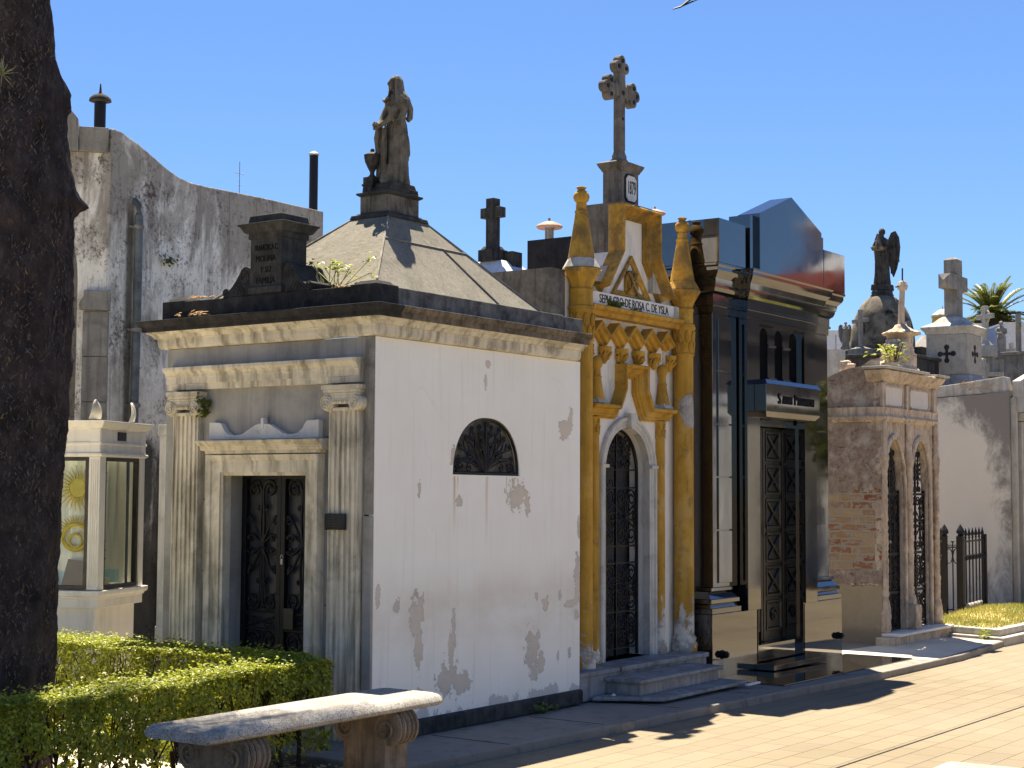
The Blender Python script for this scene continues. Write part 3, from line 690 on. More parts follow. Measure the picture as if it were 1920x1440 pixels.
for s in (-1, 1):
    for k, (zz, rr) in enumerate(((2.13, .035), (2.04, .035), (1.95, .033))):
        p = bez((uc, zz-.16), (uc+s*.02, zz-.02), (uc+s*.06, zz+.05), (uc+s*.085, zz-.01), 9)+scroll(uc+s*.055, zz-.015, rr*.85, 0 if s > 0 else PI, -s*1.2, 14)[1:]; T(p, .006)
    p = bez((uc, vb), (uc+s*.10, vb+.10), (uc+s*.14, vb+.16), (uc+s*.125, 2.12), 12); T(p)
    p = bez((uc+s*.125, 2.08), (uc+s*.15, 2.16), (uc+s*.20, 2.14), (uc+s*.20, 2.08), 9)+scroll(uc+s*.17, 2.075, .03, 0 if s > 0 else PI, -s*1.2, 12)[1:]; T(p, .006)
    p = bez((uc+s*.13, 1.97), (uc+s*.17, 2.06), (uc+s*.22, 2.07), (uc+s*.22, 2.05), 9)+bez((uc+s*.22, 2.05), (uc+s*.22, 2.0), (uc+s*.17, 1.96), (uc+s*.13, 1.94), 8); T(p, .006)
    p = bez((uc+s*.13, 1.95), (uc+s*.2, 1.97), (uc+s*.27, 1.98), (uc+s*.27, 2.06), 9); T(p, .006)
    p = bez((uc, vb), (uc+s*.12, vb+.09), (uc+s*.17, vb+.12), (uc+s*.26, vb+.10), 10)+bez((uc+s*.26, vb+.10), (uc+s*.37, vb+.09), (uc+s*.38, vb+.02), (uc+s*.33, vb-.003), 9)+scroll(uc+s*.30, vb+.04, .04, -PI/2, s*1.3, 14)[1:]; T(p, .007)
    T(scroll(uc+s*.19, vb+.13, .045, -PI/2 if s > 0 else -PI/2, -s*1.3, 16), .006); T(scroll(uc+s*.20, vb+.035, .035, PI/2, -s*1.3, 14), .006)
    T(bez((uc, vb), (uc+s*.07, vb+.03), (uc+s*.13, vb+.09), (uc+s*.10, vb+.13), 8), .006)
for k in range(11):
    a = R(12+15.6*k); s = 1 if a < PI/2 else -1; Rr = (.34, .36)[k % 2]
    e = (uc+Rr*math.cos(a), vb+.015+Rr*.96*math.sin(a)); T(bez((uc, vb), (uc+.10*math.cos(a+s*.35), vb+.10*math.sin(a+s*.35)), (uc+.24*math.cos(a+s*.2), vb+.24*math.sin(a+s*.2)), e, 9), .006)
    T(scroll(e[0]-s*.022*math.sin(a), e[1]+s*.022*math.cos(a), .024, a-s*PI/2, s*1.3, 12), .0055)
mb.build('window_grille', MT['iron'], fw)
# door front, facing the hedge
door = [(0.60, 0.06), (1.41, 0.06), (1.41, 1.80), (0.60, 1.80)]
mb = MB(); holes(mb, [(0.085, 0.0), (D1, 0.0), (D1, HT), (0.085, HT)], [door], 0.24, YZ(0.0)); mb.build('front_wall', MT['marble_grey'], tw, fix=False)
mb = MB(); mb.box(-0.022, 0.05, 0.0025, 0.082, 0, 1.52); mb.build('corner_strip', MT['marble_grey'], tw, bevel=0.004)
mb = MB(); mb.box(-0.018, 0.05, 0.004, 0.08, 1.53, HT); mb.build('corner_strip', MT['cement'], tw, bevel=0.004)
mb = MB()   # joints of the marble slabs
for z in (0.9, 1.42, 2.06):
    mb.box(-0.0025, 0.0, 0.40, 0.44, z, z+0.006); mb.box(-0.0025, 0.0, 1.575, 1.64, z+0.2, z+0.206)
mb.build('slab_joint', MT['ink'], tw, each=.01)
fl = []                                                    # fluted pilasters
def pilaster(yc):
    hw = 0.135; pr = 0.055; out = []
    n = 6; pitch = 2*hw/n; prof = [(-hw, 0.0)]
    for i in range(n):
        a = -hw+i*pitch
        prof += [(a+0.004, pr), (a+0.011, pr)]+[(a+pitch/2+(pitch/2-0.011)*math.cos(PI*(1-k/6)), pr-0.014*math.sin(PI*k/6)) for k in range(1, 6)]+[(a+pitch-0.011, pr), (a+pitch-0.004, pr)]
    prof += [(hw, 0.0)]
    mb = MB(); m = len(prof); zs = (0.0, 2.235); wd = (1.05, 1.0); vs = []
    for z, q in zip(zs, wd): vs += [(-h, yc+u*q, z) for u, h in prof]
    mb.add(vs, [(i, i+1, m+i+1, m+i) for i in range(m-1)]+[tuple(range(m-1, -1, -1)), tuple(range(m, 2*m))])
    p = mb.build('pilaster', MT['marble_cream'], tw)
    c = MB(); c.box(-0.07, 0, yc-0.14, yc+0.14, 2.236, 2.26); c.box(-0.085, 0, yc-0.15, yc+0.15, 2.345, 2.36)
    c.sweep([(yc+0.165, 0), (yc-0.165, 0)], [(0, 2.362), (0.085, 2.362), (0.105, 2.385), (0.105, 2.41), (0, 2.414)], lambda u, v, h: (-v-(0), u, h)) if False else None
    c.box(-0.105, 0, yc-0.165, yc+0.165, 2.385, 2.414); c.box(-0.095, 0, yc-0.155, yc+0.155, 2.362, 2.384)
    c.prism([(yc-0.13, 2.262), (yc-0.10, 2.285), (yc+0.10, 2.285), (yc+0.13, 2.262), (yc+0.13, 2.344), (yc-0.13, 2.344)], 0.0, 0.082, lambda u, v, h: (-h, u, v))
    for s in (-1, 1):
        disc_x(c, -0.01, yc+s*0.125, 2.292, 0.056, 0.085)
        c.tube([(-0.099, a, b) for a, b in scroll(yc+s*0.125, 2.292, 0.050, PI/2, -s*2.2, 40, 0.1)], 0.0055, 5)
    for k in range(-3, 4): c.tube([(-0.086, yc+k*0.022, 2.318), (-0.092, yc+k*0.022, 2.300), (-0.084, yc+k*0.022, 2.287)], 0.008, 6)
    c.build('capital', MT['marble_cream'], p, bevel=0.003)
pilaster(0.235); pilaster(1.785)
mb = MB()
mb.sweep([(0.0, D1-0.05), (0.0, 0.10)], [(-0.02, 2.432), (0.045, 2.432), (0.045, 2.475), (0.058, 2.476), (0.058, 2.525), (0.068, 2.526), (0.068, 2.545), (0.10, 2.575), (0.10, 2.60), (-0.02, 2.612)], lambda u, v, h: (u, v, h))
mb.build('architrave', MT['marble_cream'], tw, bevel=0.003)
CO = [(0, 2.747), (0.035, 2.747), (0.05, 2.765), (0.055, 2.79), (0.055, 2.822), (0.075, 2.824), (0.085, 2.845), (0.115, 2.862), (0.12, 2.872), (0, 2.872)]
CE = 2.50
mb = MB(); mb.sweep([(W1-.1, D1), (0, D1), (0, 0), (CE, 0)], CO, XY); mb.build('cornice', MT['marble_cream'], tw, bevel=0.003)
CC = [(0, 2.8725), (0.14, 2.8725), (0.14, 2.905), (0.155, 2.912), (0.175, 2.944), (0.175, 2.954), (0.02, 2.975), (0, 2.97)]
rc = rect(); mb = MB(); mb.sweep([(W1-.1, D1), rc[3], rc[0], (0.10, 0.0)], CC, XY); mb.build('cornice_cap', MT['patina'], tw, bevel=0.003)
mb = MB(); mb.sweep([(0.1005, 0.0), (CE, 0.0)], CC, XY); mb.build('cornice_cap', MT['brown_grey'], tw, bevel=0.003)
PPF = [(0.03, 2.965), (0.03, 3.098), (-0.13, 3.104), (-0.13, 2.965)]
mb = MB(); mb.sweep([(0.201, 0.0), (2.28, 0.0)], PPF, XY); mb.sweep([(2.31, 0.0), (CE+.03, 0.0), (CE+.03, D1)], [(d, z-.008) for d, z in PPF], XY); mb.build('parapet', MT['patina_mottled'], tw, bevel=0.006, each=0.0)
mb = MB(); mb.sweep([(0.0, D1), (0.0, 0.0), (0.2, 0.0)], PPF, XY)
for (x, y) in ((0, 0), (0, D1)):
    sx = 1 if x == 0 else -1; sy = 1 if y == 0 else -1
    mb.box(min(x-sx*0.034, x+sx*0.20), max(x-sx*0.034, x+sx*0.20), min(y-sy*0.034, y+sy*0.2), max(y-sy*0.034, y+sy*0.2), 2.968, 3.107)
    if x == 0: mb.frus(x+sx*0.09, y+sy*0.09, 3.1075, 3.135, 0.10, 0.10, 0.075, 0.075)
mb.build('parapet', MT['patina'], tw, bevel=0.005)
# stele over the front with scrolls
st = MB(); y0, y1 = 0.865, 1.175
st.box(-0.025, 0.235, y0, y1, 3.10, 3.545)
sp = [(-0.025, y0), (0.235, y0), (0.235, y1), (-0.025, y1)]
st.sweep(sp, [(0, 3.505), (0.012, 3.505), (0.012, 3.545), (0.03, 3.548), (0.06, 3.595), (0.07, 3.60), (0.07, 3.612), (0, 3.62)], XY, True)
st.frus(0.105, 1.02, 3.6205, 3.675, 0.15, 0.165, 0.14, 0.155); st.frus(0.105, 1.02, 3.6755, 3.695, 0.09, 0.10, 0.06, 0.06)
st.sweep([(-0.025, y1), (-0.025, y0), (0.235, y0)], [(0, 3.105), (0.02, 3.105), (0.02, 3.15), (0.008, 3.16), (0, 3.16)], XY)
stele = st.build('name_stele', MT['patina_grey'], tw, bevel=0.006)
for i, (tx, z, sz) in enumerate((('FRANCISCA C.', 3.435, 0.062), ('MOLINA', 3.355, 0.066), ('Y SU', 3.275, 0.066), ('FAMILIA', 3.195, 0.066))):
    text_mesh(tx, sz, 0.002, 'inscription', MT['cut'], stele, (-0.027, 1.02 if i else 1.015, z), (0, -1, 0), (0, 0, 1), 0.58 if i == 0 else 0.80)
for s, yb in ((1, y1), (-1, y0)):
    v = MB(); L = 0.30
    pol = [(0, 3.10)]+[(0, 3.30)]+[(0.055+0.06*math.sin(R(a)), 3.255+0.06*math.cos(R(a))) for a in (-40, -10, 20, 50, 75)]+[(0.15, 3.22), (0.19, 3.175), (0.22, 3.152)]+[(0.255+0.035*math.cos(R(a)), 3.135+0.033*math.sin(R(a))) for a in (150, 110, 70, 30, -10, -50)]+[(0.285, 3.10)]
    v.prism([(yb+s*a, z) for a, z in pol], -0.018, 0.30, lambda u, w_, h: (h, u, w_))
    vo = v.build('scroll_bracket', MT['patina'], stele, bevel=0.004)
    q = MB(); q.tube([(-0.02, a, b) for a, b in scroll(yb+s*0.058, 3.245, 0.048, PI/2, -s*2.4, 44, 0.08)], 0.0055, 5); q.tube([(-0.02, a, b) for a, b in scroll(yb+s*0.252, 3.128, 0.026, PI/2, -s*1.6, 24, 0.1)], 0.0045, 5)
    for k in range(4): q.tube([(-0.02, yb+s*a, z) for a, z in bez((0.07+k*0.03, 3.115), (0.09+k*0.03, 3.15), (0.10+k*0.025, 3.18-k*0.01), (0.125+k*0.022, 3.19-k*0.018), 6)], 0.005, 5)
    q.build('scroll_relief', MT['patina_grey'], stele, each=.01)
# pyramid roof
rf = MB(); b0 = [(0.13, 0.13), (W1-0.13, 0.13), (W1-0.13, D1-0.13), (0.13, D1-0.13)]; cx, cy, h, h2 = 1.28, 0.955, 0.225, 0.175
t0 = [(cx-h, cy-h2), (cx+h, cy-h2), (cx+h, cy+h2), (cx-h, cy+h2)]
def rise(t):  # slightly bell-cast slope
    return 3.045+(3.81-3.045)*t
n = 10; vs = []
for i in range(n+1):
    t = i/n; e = t**0.97
    vs += [(b0[k][0]+(t0[k][0]-b0[k][0])*e, b0[k][1]+(t0[k][1]-b0[k][1])*e, rise(t)) for k in range(4)]
rf.add(vs, [(i*4+k, i*4+(k+1) % 4, i*4+4+(k+1) % 4, i*4+4+k) for i in range(n) for k in range(4)]+[tuple(range(n*4, n*4+4))])
ro = rf.build('roof', MT['roof'], tw)
rd = MB()
for k in range(4): rd.tube([(b0[k][0]+(t0[k][0]-b0[k][0])*t, b0[k][1]+(t0[k][1]-b0[k][1])*t, rise(t)+0.002) for t in (0.0, 0.5, 1)], 0.007, 5)
def onroof(u, t): # on street slope: u 0..1 left to right
    a = [b0[0][i]+(t0[0][i]-b0[0][i])*t for i in (0, 1)]; b = [b0[1][i]+(t0[1][i]-b0[1][i])*t for i in (0, 1)]
    return (a[0]+(b[0]-a[0])*u, a[1]+(b[1]-a[1])*u, rise(t)+0.001)
rd.tube([onroof(u, 0.70) for u in (0, 0.5, 1)], 0.006, 5); rd.tube([onroof(0.72, 0.0), onroof(0.70, 0.70)], 0.006, 5)
rd.build('roof_seam', MT['cement'], ro, each=0.0)
# door case
mb = MB(); DP = [(1.41, 0.0), (1.41, 1.80), (0.60, 1.80), (0.60, 0.0)]
mb.sweep(DP, [(-0.004, -0.05), (-0.004, 0.028), (0.02, 0.032), (0.02, 0.044), (0.10, 0.044), (0.105, 0.056), (0.125, 0.062), (0.145, 0.07), (0.152, 0.0)], YZ(0.0))
mb.build('door_case', MT['marble_cream'], tw, bevel=0.002)
mb = MB(); mb.box(-0.06, 0.0, 0.437, 1.573, 1.953, 2.0)
mb.sweep([(0, 1.60), (0, 0.41)], [(-0.02, 1.975), (0.075, 1.975), (0.085, 1.992), (0.085, 2.002), (0.125, 2.03), (0.13, 2.04), (0.13, 2.05), (-0.02, 2.055)], lambda u, v, h: (u, v, h))
mb.box(-0.129, -0.002, 0.33, 0.42, 2.031, 2.0495) if False else None
mb.build('door_cornice', MT['marble_cream'], tw, bevel=0.003)
yc = 1.005; half = [(0, 2.16), (0.03, 2.166), (0.07, 2.158), (0.14, 2.125), (0.20, 2.094), (0.27, 2.085), (0.34, 2.095), (0.385, 2.125), (0.41, 2.165), (0.425, 2.18), (0.535, 2.184)]
mb = MB(); pol = [(yc+a, z) for a, z in half]+[(yc+0.535, 2.056), (yc-0.535, 2.056)]+[(yc-a, z) for a, z in reversed(half)][:-1]
mb.prism(pol, 0.0, 0.05, lambda u, v, h: (-h, u, v)); mb.box(-0.055, -0.01, yc-0.013, yc+0.013, 2.13, 2.205)
bd = mb.build('scalloped_board', MT['marble_board'], tw, bevel=0.003)
mb = MB()
for s in (-1, 1):
    mb.tube([(-0.051, a, b) for a, b in scroll(yc+s*0.045, 2.115, 0.022, PI/2, -s*1.4, 20, 0.15)], 0.003, 4)
    mb.tube([(-0.051, yc+s*a, z-0.018) for a, z in half[1:8]], 0.0025, 4)
mb.build('board_relief', MT['marble_board'], bd, each=.005)
# two iron door leaves: frame, glass and wrought scrolls
mpd = lambda u, v, h: (0.18-h, u, v)
for lo, hi in ((0.60, 1.015), (1.017, 1.41)):
    dr = MB(); a, b = (lo+0.045, hi-0.04) if lo < 0.7 else (lo+0.04, hi-0.045)
    dr.box(0.165, 0.20, lo, a, 0.06, 1.80); dr.box(0.165, 0.20, b, hi, 0.06, 1.80); dr.box(0.165, 0.20, a, b, 1.775, 1.80); dr.box(0.165, 0.20, a, b, 0.06, 0.085)
    for z in (0.80, 0.68): dr.box(0.168, 0.197, a, b, z, z+0.014)
    dd = dr.build('door', MT['iron'], tw, bevel=0.002)
    g = MB(); g.box(0.215, 0.222, lo, hi-0.0015, 0.06, 1.80); g.build('door_glass', MT['dark_glass'], dd)
    g = MB(); curl_panel(g, mpd, a, b, 0.82, 1.775, 0.0095); curl_panel(g, mpd, a, b, 0.085, 0.68, 0.009)
    for k in range(2): g.tube([mpd(u, v, 0) for u, v in scroll(a+(b-a)*(0.28+0.44*k), 0.74, 0.04, 0, 1.3 if k else -1.3, 18)], 0.006, 5)
    g.tube([mpd(a, 0.70, 0), mpd(b, 0.79, 0)], 0.006, 5); g.tube([mpd(a, 0.79, 0), mpd(b, 0.70, 0)], 0.006, 5)
    g.build('door_scrollwork', MT['iron'], dd)
    if lo < 0.7:
        g = MB(); g.box(0.155, 0.164, 0.985, 1.005, 1.16, 1.20); g.tube([(0.158, 0.995+0.012*math.cos(q), 1.205+0.022*math.sin(q)) for q in [PI*i/8 for i in range(9)]], 0.004, 5); g.build('padlock', MT['zinc'], dd)
        g = MB(); g.box(0.150, 0.164, 0.87, 0.965, 0.70, 0.85); g.build('lock_plate', MT['bronze_side'], dd, bevel=0.003)
g = MB(); g.box(-0.085, -0.058, 0.192, 0.372, 1.425, 1.535); pq = g.build('bronze_plaque', MT['patina'], tw, bevel=0.004)
g = MB()
for k in range(5): g.box(-0.0875, -0.0848, 0.21, 0.355-0.02*(k % 2), 1.445+k*0.018, 1.452+k*0.018)
g.build('plaque_lines', MT['patina_grey'], pq)
# ---------------------------------------------------------------- ochre gothic tomb
YC, YW = 3.83, 0.32
ty = thing('ochre_tomb', 'gothic tomb front painted ochre and white with round columns, zigzag frieze and lettered band', 'mausoleum', (2.6, 0, 0))
PZ = 0.228
def arch(w, zs, zt, n=14):
    """slightly pointed arch outline from left foot up and over, springing at zs"""
    pts = []
    for i in range(n+1):
        a = PI*i/(2*n); pts.append((-w*math.cos(a)**0.95 if i < n else 0.0, zs+(zt-zs)*math.sin(a)))
    return pts+[(-x, z) for x, z in reversed(pts[:-1])]
op = [(YC-0.383, PZ)]+[(YC+x, z) for x, z in arch(0.383, 1.87, 2.255)]+[(YC+0.383, PZ)]
mb = MB(); holes(mb, [(2.80, PZ), (4.95, PZ), (4.95, 3.5), (2.80, 3.5)], [op], 0.20, XZ(YW)); mb.build('front_wall', MT['limewash'], ty, fix=False)
mb = MB(); mb.box(2.594, 2.7985, YW-0.02, 2.4, 0, 3.55); mb.box(2.80, 4.94, 0.60, 2.4, 0, 3.50); mb.build('rear_wall', MT['cement_dark'], ty)
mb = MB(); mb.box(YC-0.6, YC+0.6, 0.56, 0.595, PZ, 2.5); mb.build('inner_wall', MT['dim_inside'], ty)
jam = MB()
for s in (1,):
    pass
# stone archivolt with keystone
mb = MB(); pth = [(YC-0.375, PZ)]+[(YC+x, z) for x, z in arch(0.375, 1.87, 2.255)]+[(YC+0.375, PZ)]
mb.sweep(pth[::-1], [(0.002, -0.05), (0.002, 0.018), (0.022, 0.022), (0.03, 0.03), (0.062, 0.03), (0.068, 0.042), (0.09, 0.046), (0.10, 0.035), (0.10, -0.02)], XZ(YW))
ac = mb.build('archivolt', MT['pier_white'], ty)
mb = MB(); mb.prism([(YC-0.03, 2.25), (YC+0.03, 2.25), (YC+0.05, 2.385), (YC-0.05, 2.385)], 0.0, 0.075, XZ(YW)); mb.build('keystone', MT['pier_white'], ac, bevel=0.004)
mb = MB()
for s in (-1, 1): mb.box(YC+s*0.425-0.058, YC+s*0.425+0.058, YW-0.052, YW, 1.90, 1.93)
mb.build('impost', MT['pier_white'], ac, bevel=0.003, each=.01)
# iron door leaf, ajar grille in front of a dark room
dm = MB(); yd = YW+0.115; mpy = lambda u, v, h: (u, yd-h, v)
dop = [(YC-0.37, PZ+0.01)]+[(YC+x*0.98, z-0.004) for x, z in arch(0.375, 1.87, 2.255)]+[(YC+0.37, PZ+0.01)]
dm.tube([mpy(u, v, 0) for u, v in dop], 0.016, 6)
for x in (-0.20, -0.17, 0.0): dm.box(YC+x-0.008, YC+x+0.008, yd-0.012, yd+0.012, PZ, 2.24-abs(x)*0.5)
for z in (0.30, 0.62, 1.05, 1.20, 1.72, 1.88): dm.box(YC-0.37, YC+0.37, yd-0.008, yd+0.008, z, z+0.014)
gd = dm.build('gate', MT['iron'], ty)
g = MB()
for z0, z1 in ((0.32, 0.62), (0.64, 1.05), (1.22, 1.72), (1.90, 2.20)):
    k = 1.0 if z1 < 1.9 else 0.72
    curl_panel(g, mpy, YC+0.005, YC+0.365*k, z0, z1, 0.0075); curl_panel(g, mpy, YC-0.365*k, YC-0.005, z0, z1, 0.0075)
for i in range(8):
    z = 0.36+0.235*i
    for s in (-1, 1): g.tube([mpy(u, v, 0) for u, v in scroll(YC-0.185+s*0.10, z, 0.055, 0 if s < 0 else PI, s*1.3, 16)], 0.006, 5)
g.build('gate_scrollwork', MT['iron'], gd, each=.03)
# platform and nosing
mb = MB(); mb.box(2.592, 4.73, 0.012, YW+0.42, 0.0, 0.188); pl = mb.build('platform', MT['step_marble'], ty)
mb = MB(); mb.box(2.59, 3.20, 0.002, YW, 0.189, PZ); mb.box(3.212, 4.745, -0.012, YW, 0.189, PZ+0.003); mb.box(2.60, 4.74, YW+0.001, YW+0.42, 0.189, PZ-0.002); mb.build('platform_slab', MT['step_marble'], pl, bevel=0.008)
# the round columns
def column(xc, yc, r, z0, zc0, zc1, name, mat, leafy=True, big=True):
    mb = MB(); e = r*1.27; zb = 0.145 if big else 0.11
    mb.lathe([(r*1.0, z0+zb), (r*0.985, z0+0.6), (r*0.97, zc0-0.02)], xc, yc, 28)
    c = mb.build(name, mat, ty, smooth=True, angle=40)
    b = MB(); k = zb/0.145
    pr = [(r*1.28, 0.0), (r*1.28, 0.04), (r*1.30, 0.045), (r*1.33, 0.06), (r*1.28, 0.078), (r*1.16, 0.086), (r*1.12, 0.098), (r*1.16, 0.106), (r*1.22, 0.118), (r*1.18, 0.134), (r*1.03, 0.144), (r*1.0, 0.15)]
    b.lathe([(a, z0+z*k) for a, z in pr], xc, yc, 28); b.build('column_base', mat, c, smooth=True, angle=50)
    q = MB(); H = zc1-zc0
    q.lathe([(r*1.03, zc0-0.022), (r*1.10, zc0-0.014), (r*1.08, zc0), (r*0.98, zc0+0.004), (r*0.98, zc0+H*0.55), (r*1.06, zc0+H*0.85), (r*1.20, zc0+H*0.95), (r*1.20, zc1)], xc, yc, 28)
    rnd = random.Random(int(xc*100))
    nL = 9 if big else 6
    for i in range(nL):       # carved leaves
        a0 = TAU*i/nL+0.2; w_ = 0.36 if big else 0.48
        for rowz, hh, rr in ((0.04, 0.46, 1.02), (0.42, 0.50, 1.06)):
            aa = a0+(0.35 if rowz > 0.2 else 0)
            for s in (-1, 0, 1):
                P = []
                for j in range(7):
                    t = j/6; rad = r*(rr+0.16*t**2-0.02*abs(s)); an = aa+s*w_*0.42*math.sin(PI*min(1, t*1.15))
                    zz = zc0+H*(rowz+hh*(t if t < 0.88 else 0.88-(t-0.88)*0.6))
                    P.append((xc+rad*math.cos(an), yc+rad*math.sin(an), zz))
                q.tube(P, (lambda t, r=r: r*0.105*(1.0-0.45*t)), 6)
    q.build('capital', MT['ochre'] if big else MT['ochre_col'], c, smooth=True, angle=60)
    return c
for xc in (YC-0.88, YC+0.87):
    c = column(xc, 0.225, 0.094, PZ, 2.975, 3.225, 'column', MT['ochre_col'])
    m = MB(); r = 0.094
    m.lathe([(r*0.9, 3.226), (r*1.22, 3.226), (r*1.26, 3.24), (r*1.18, 3.252), (r*1.06, 3.256), (r*1.06, 3.37), (r*1.1, 3.376), (r*1.14, 3.39), (r*1.06, 3.402), (r*1.05, 3.405)], xc, 0.235, 28)
    m.lathe([(r*1.02, 3.406), (r*1.06, 3.425), (r*1.30, 3.475), (r*1.62, 3.525), (r*1.78, 3.545), (r*1.80, 3.565), (r*1.72, 3.575)], xc, 0.235, 8, a0=PI/8, a1=PI/8+TAU)
    m.build('column_head', MT['ochre'], c, bevel=0.003)
    f = MB()
    f.lathe([(r*1.75, 3.577), (r*1.27, 3.655), (r*1.24, 3.66)], xc, 0.235, 8, a0=PI/8, a1=PI/8+TAU); fb = f.build('finial_foot', MT['cement_pale'] if xc < YC else MT['ochre'], c)
    f = MB(); rb = 0.070; dz = 0.0 if xc < YC else -0.01
    f.lathe([(r*1.22, 3.661), (r*0.56, 4.045+dz), (r*0.62, 4.05+dz), (r*0.61, 4.066+dz), (r*0.50, 4.07+dz), (r*0.49, 4.125+dz)]+[(rb*math.cos(R(a)), 4.185+dz+rb*0.92*math.sin(R(a))) for a in (-55, -30, 0, 25, 50, 66)]+[(0.045, 4.266+dz), (0.04, 4.272+dz)], xc, 0.235, 24)
    f.build('finial', MT['ochre_col'], c, smooth=True, angle=32)
sm = []
for xc in (YC-0.565, YC+0.565):
    c = column(xc, 0.315, 0.056, PZ, 2.20, 2.335, 'slender_column', MT['ochre_col'], big=False)
    f = MB(); r = 0.056
    f.frus(xc, 0.285, 2.452, 2.50, 0.085, 0.085, 0.055, 0.055); f.build('pinnacle_foot', MT['cement_pale'], c)
    f = MB(); f.lathe([(0.068, 2.485), (0.036, 2.665), (0.042, 2.668), (0.041, 2.682), (0.033, 2.686), (0.031, 2.745)]+[(0.050*math.cos(R(a)), 2.80+0.062*math.sin(R(a))) for a in (-50, -25, 0, 25, 50, 70, 88)], xc, 0.275, 20); f.build('pinnacle', MT['ochre_col'], c, smooth=True, angle=32)
mb = MB(); mb.box(4.47, 4.54, 0.295, YW-0.001, PZ, 3.1); mb.build('white_strip', MT['limewash'], ty)
# moulded hood over the door
HP = [(-0.72, 2.445), (-0.29, 2.445), (-0.20, 2.60), (-0.20, 2.815), (0.20, 2.815), (0.20, 2.60), (0.29, 2.445), (0.70, 2.445)]
prof = [(0.0, 0.0), (0.0, 0.125), (0.012, 0.13), (0.03, 0.12), (0.04, 0.085), (0.065, 0.062), (0.075, 0.06), (0.08, 0.045), (0.10, 0.045), (0.105, 0.02), (0.118, 0.02), (0.118, 0.0)]
mb = MB(); mb.sweep([(YC+a, z) for a, z in HP], prof, XZ(YW)); hd = mb.build('hood_mould', MT['ochre'], ty)
# zigzag frieze with leaf corbels
Z = []; p_ = 0.285
for k in range(-5, 6): Z.append((YC+k*p_/2, 3.165 if k % 2 == 0 else 3.045))
mb = MB(); mb.sweep(Z, [(0.0, 0.0), (0.0, 0.105), (0.022, 0.112), (0.03, 0.085), (0.055, 0.07), (0.062, 0.04), (0.088, 0.035), (0.088, 0.0)], XZ(YW)); zz = mb.build('zigzag_frieze', MT['ochre'], ty)
for k in (-5, -3, -1, 1, 3, 5):
    c = MB(); x = YC+k*p_/2; rnd = random.Random(k+9)
    c.lathe([(0.012, 2.80), (0.03, 2.83), (0.045, 2.87), (0.05, 2.90), (0.066, 2.915), (0.066, 2.95)], x, YW-0.035, 10)
    for j in range(11):
        a = TAU*j/11; z0 = 2.83+0.05*rnd.random()
        c.tube([(x+0.035*math.cos(a), YW-0.035+0.035*math.sin(a), z0), (x+0.06*math.cos(a+0.3), YW-0.035+0.06*math.sin(a+0.3), z0+0.03), (x+0.052*math.cos(a+0.5), YW-0.035+0.052*math.sin(a+0.5), z0+0.05)], 0.013, 5)
    c.build('leaf_corbel', MT['ochre_col'], zz, smooth=True, angle=50)
# string course and lettered band
mb = MB(); mb.sweep([(3.03, 0.0), (4.61, 0.0)], [(-0.32, 3.20), (-0.215, 3.20), (-0.205, 3.225), (-0.20, 3.235), (-0.165, 3.25), (-0.155, 3.28), (-0.165, 3.288), (-0.32, 3.292)], XY); mb.build('string_course', MT['ochre'], ty, bevel=0.003)
mb = MB(); mb.box(3.04, 4.60, 0.215, YW-0.001, 3.295, 3.405); nb = mb.build('lettered_band', MT['limewash'], ty, bevel=0.003)
text_mesh('SEPULCRO DE ROSA C. DE YSLA', 0.105, 0.0015, 'inscription', MT['ink'], nb, (3.80, 0.2125, 3.345), (1, 0, 0), (0, 0, 1), 0.79)
mb = MB(); mb.box(4.50, 4.575, 0.206, 0.2145, 3.31, 3.40); mb.tube([(4.537+0.022*math.cos(a), 0.204, 3.355+0.03*math.sin(a)) for a in [TAU*i/10 for i in range(11)]], 0.006, 5); mb.build('rosette', MT['pier_white'], nb)
# gable: white field, ochre cove frame
GP = [(-0.575, 3.47), (-0.33, 3.80), (-0.33, 4.215), (0.33, 4.215), (0.33, 3.80), (0.575, 3.47)]
fld = [(a*0.98, z) for a, z in GP]
mb = MB(); mb.prism([(YC-0.60, 3.41)]+[(YC+a, z) for a, z in fld]+[(YC+0.60, 3.41)], -0.24, 0.0, XZ(YW-0.02)); mb.build('gable_wall', MT['limewash'], ty)
prof = [(0.0, 0.0), (0.0, 0.155), (0.008, 0.162), (0.022, 0.157), (0.028, 0.13), (0.040, 0.09), (0.058, 0.062), (0.064, 0.05), (0.084, 0.05), (0.088, 0.03), (0.098, 0.03), (0.098, 0.0)]
mb = MB(); mb.sweep([(YC+a, z) for a, z in GP], prof, XZ(YW-0.018)); mb.build('gable_frame', MT['ochre'], ty)
mb = MB(); mb.box(YC-0.325, YC+0.325, YW+0.22, YW+0.30, 3.5, 4.20); mb.prism([(YC-0.325, 3.68), (YC-0.325, 4.214), (YC+0.325, 4.214), (YC+0.325, 3.68)], 0.0, -0.28, XZ(YW-0.01)) if False else None
mb.build('gable_backing', MT['cement_dark'], ty) 
mb = MB(); mb.box(YC-0.329, YC-0.3235, YW-0.01, YW+0.30, 3.5, 4.222); mb.box(YC-0.33, YC+0.33, YW-0.16, YW+0.30, 4.2165, 4.23); mb.build('gable_coping', MT['cement_dark'], ty, each=0.0)
mb = MB()   # sloped shoulders behind the finials
for s in (-1, 1): mb.prism([(YC+s*0.34, 3.50), (YC+s*0.34, 3.70), (YC+s*0.60, 3.575), (YC+s*0.86, 3.56), (YC+s*0.86, 3.50)], -0.28, 0.06, XZ(YW-0.02))
mb.build('gable_shoulder', MT['cement_pale'], ty, bevel=0.006, each=.01)
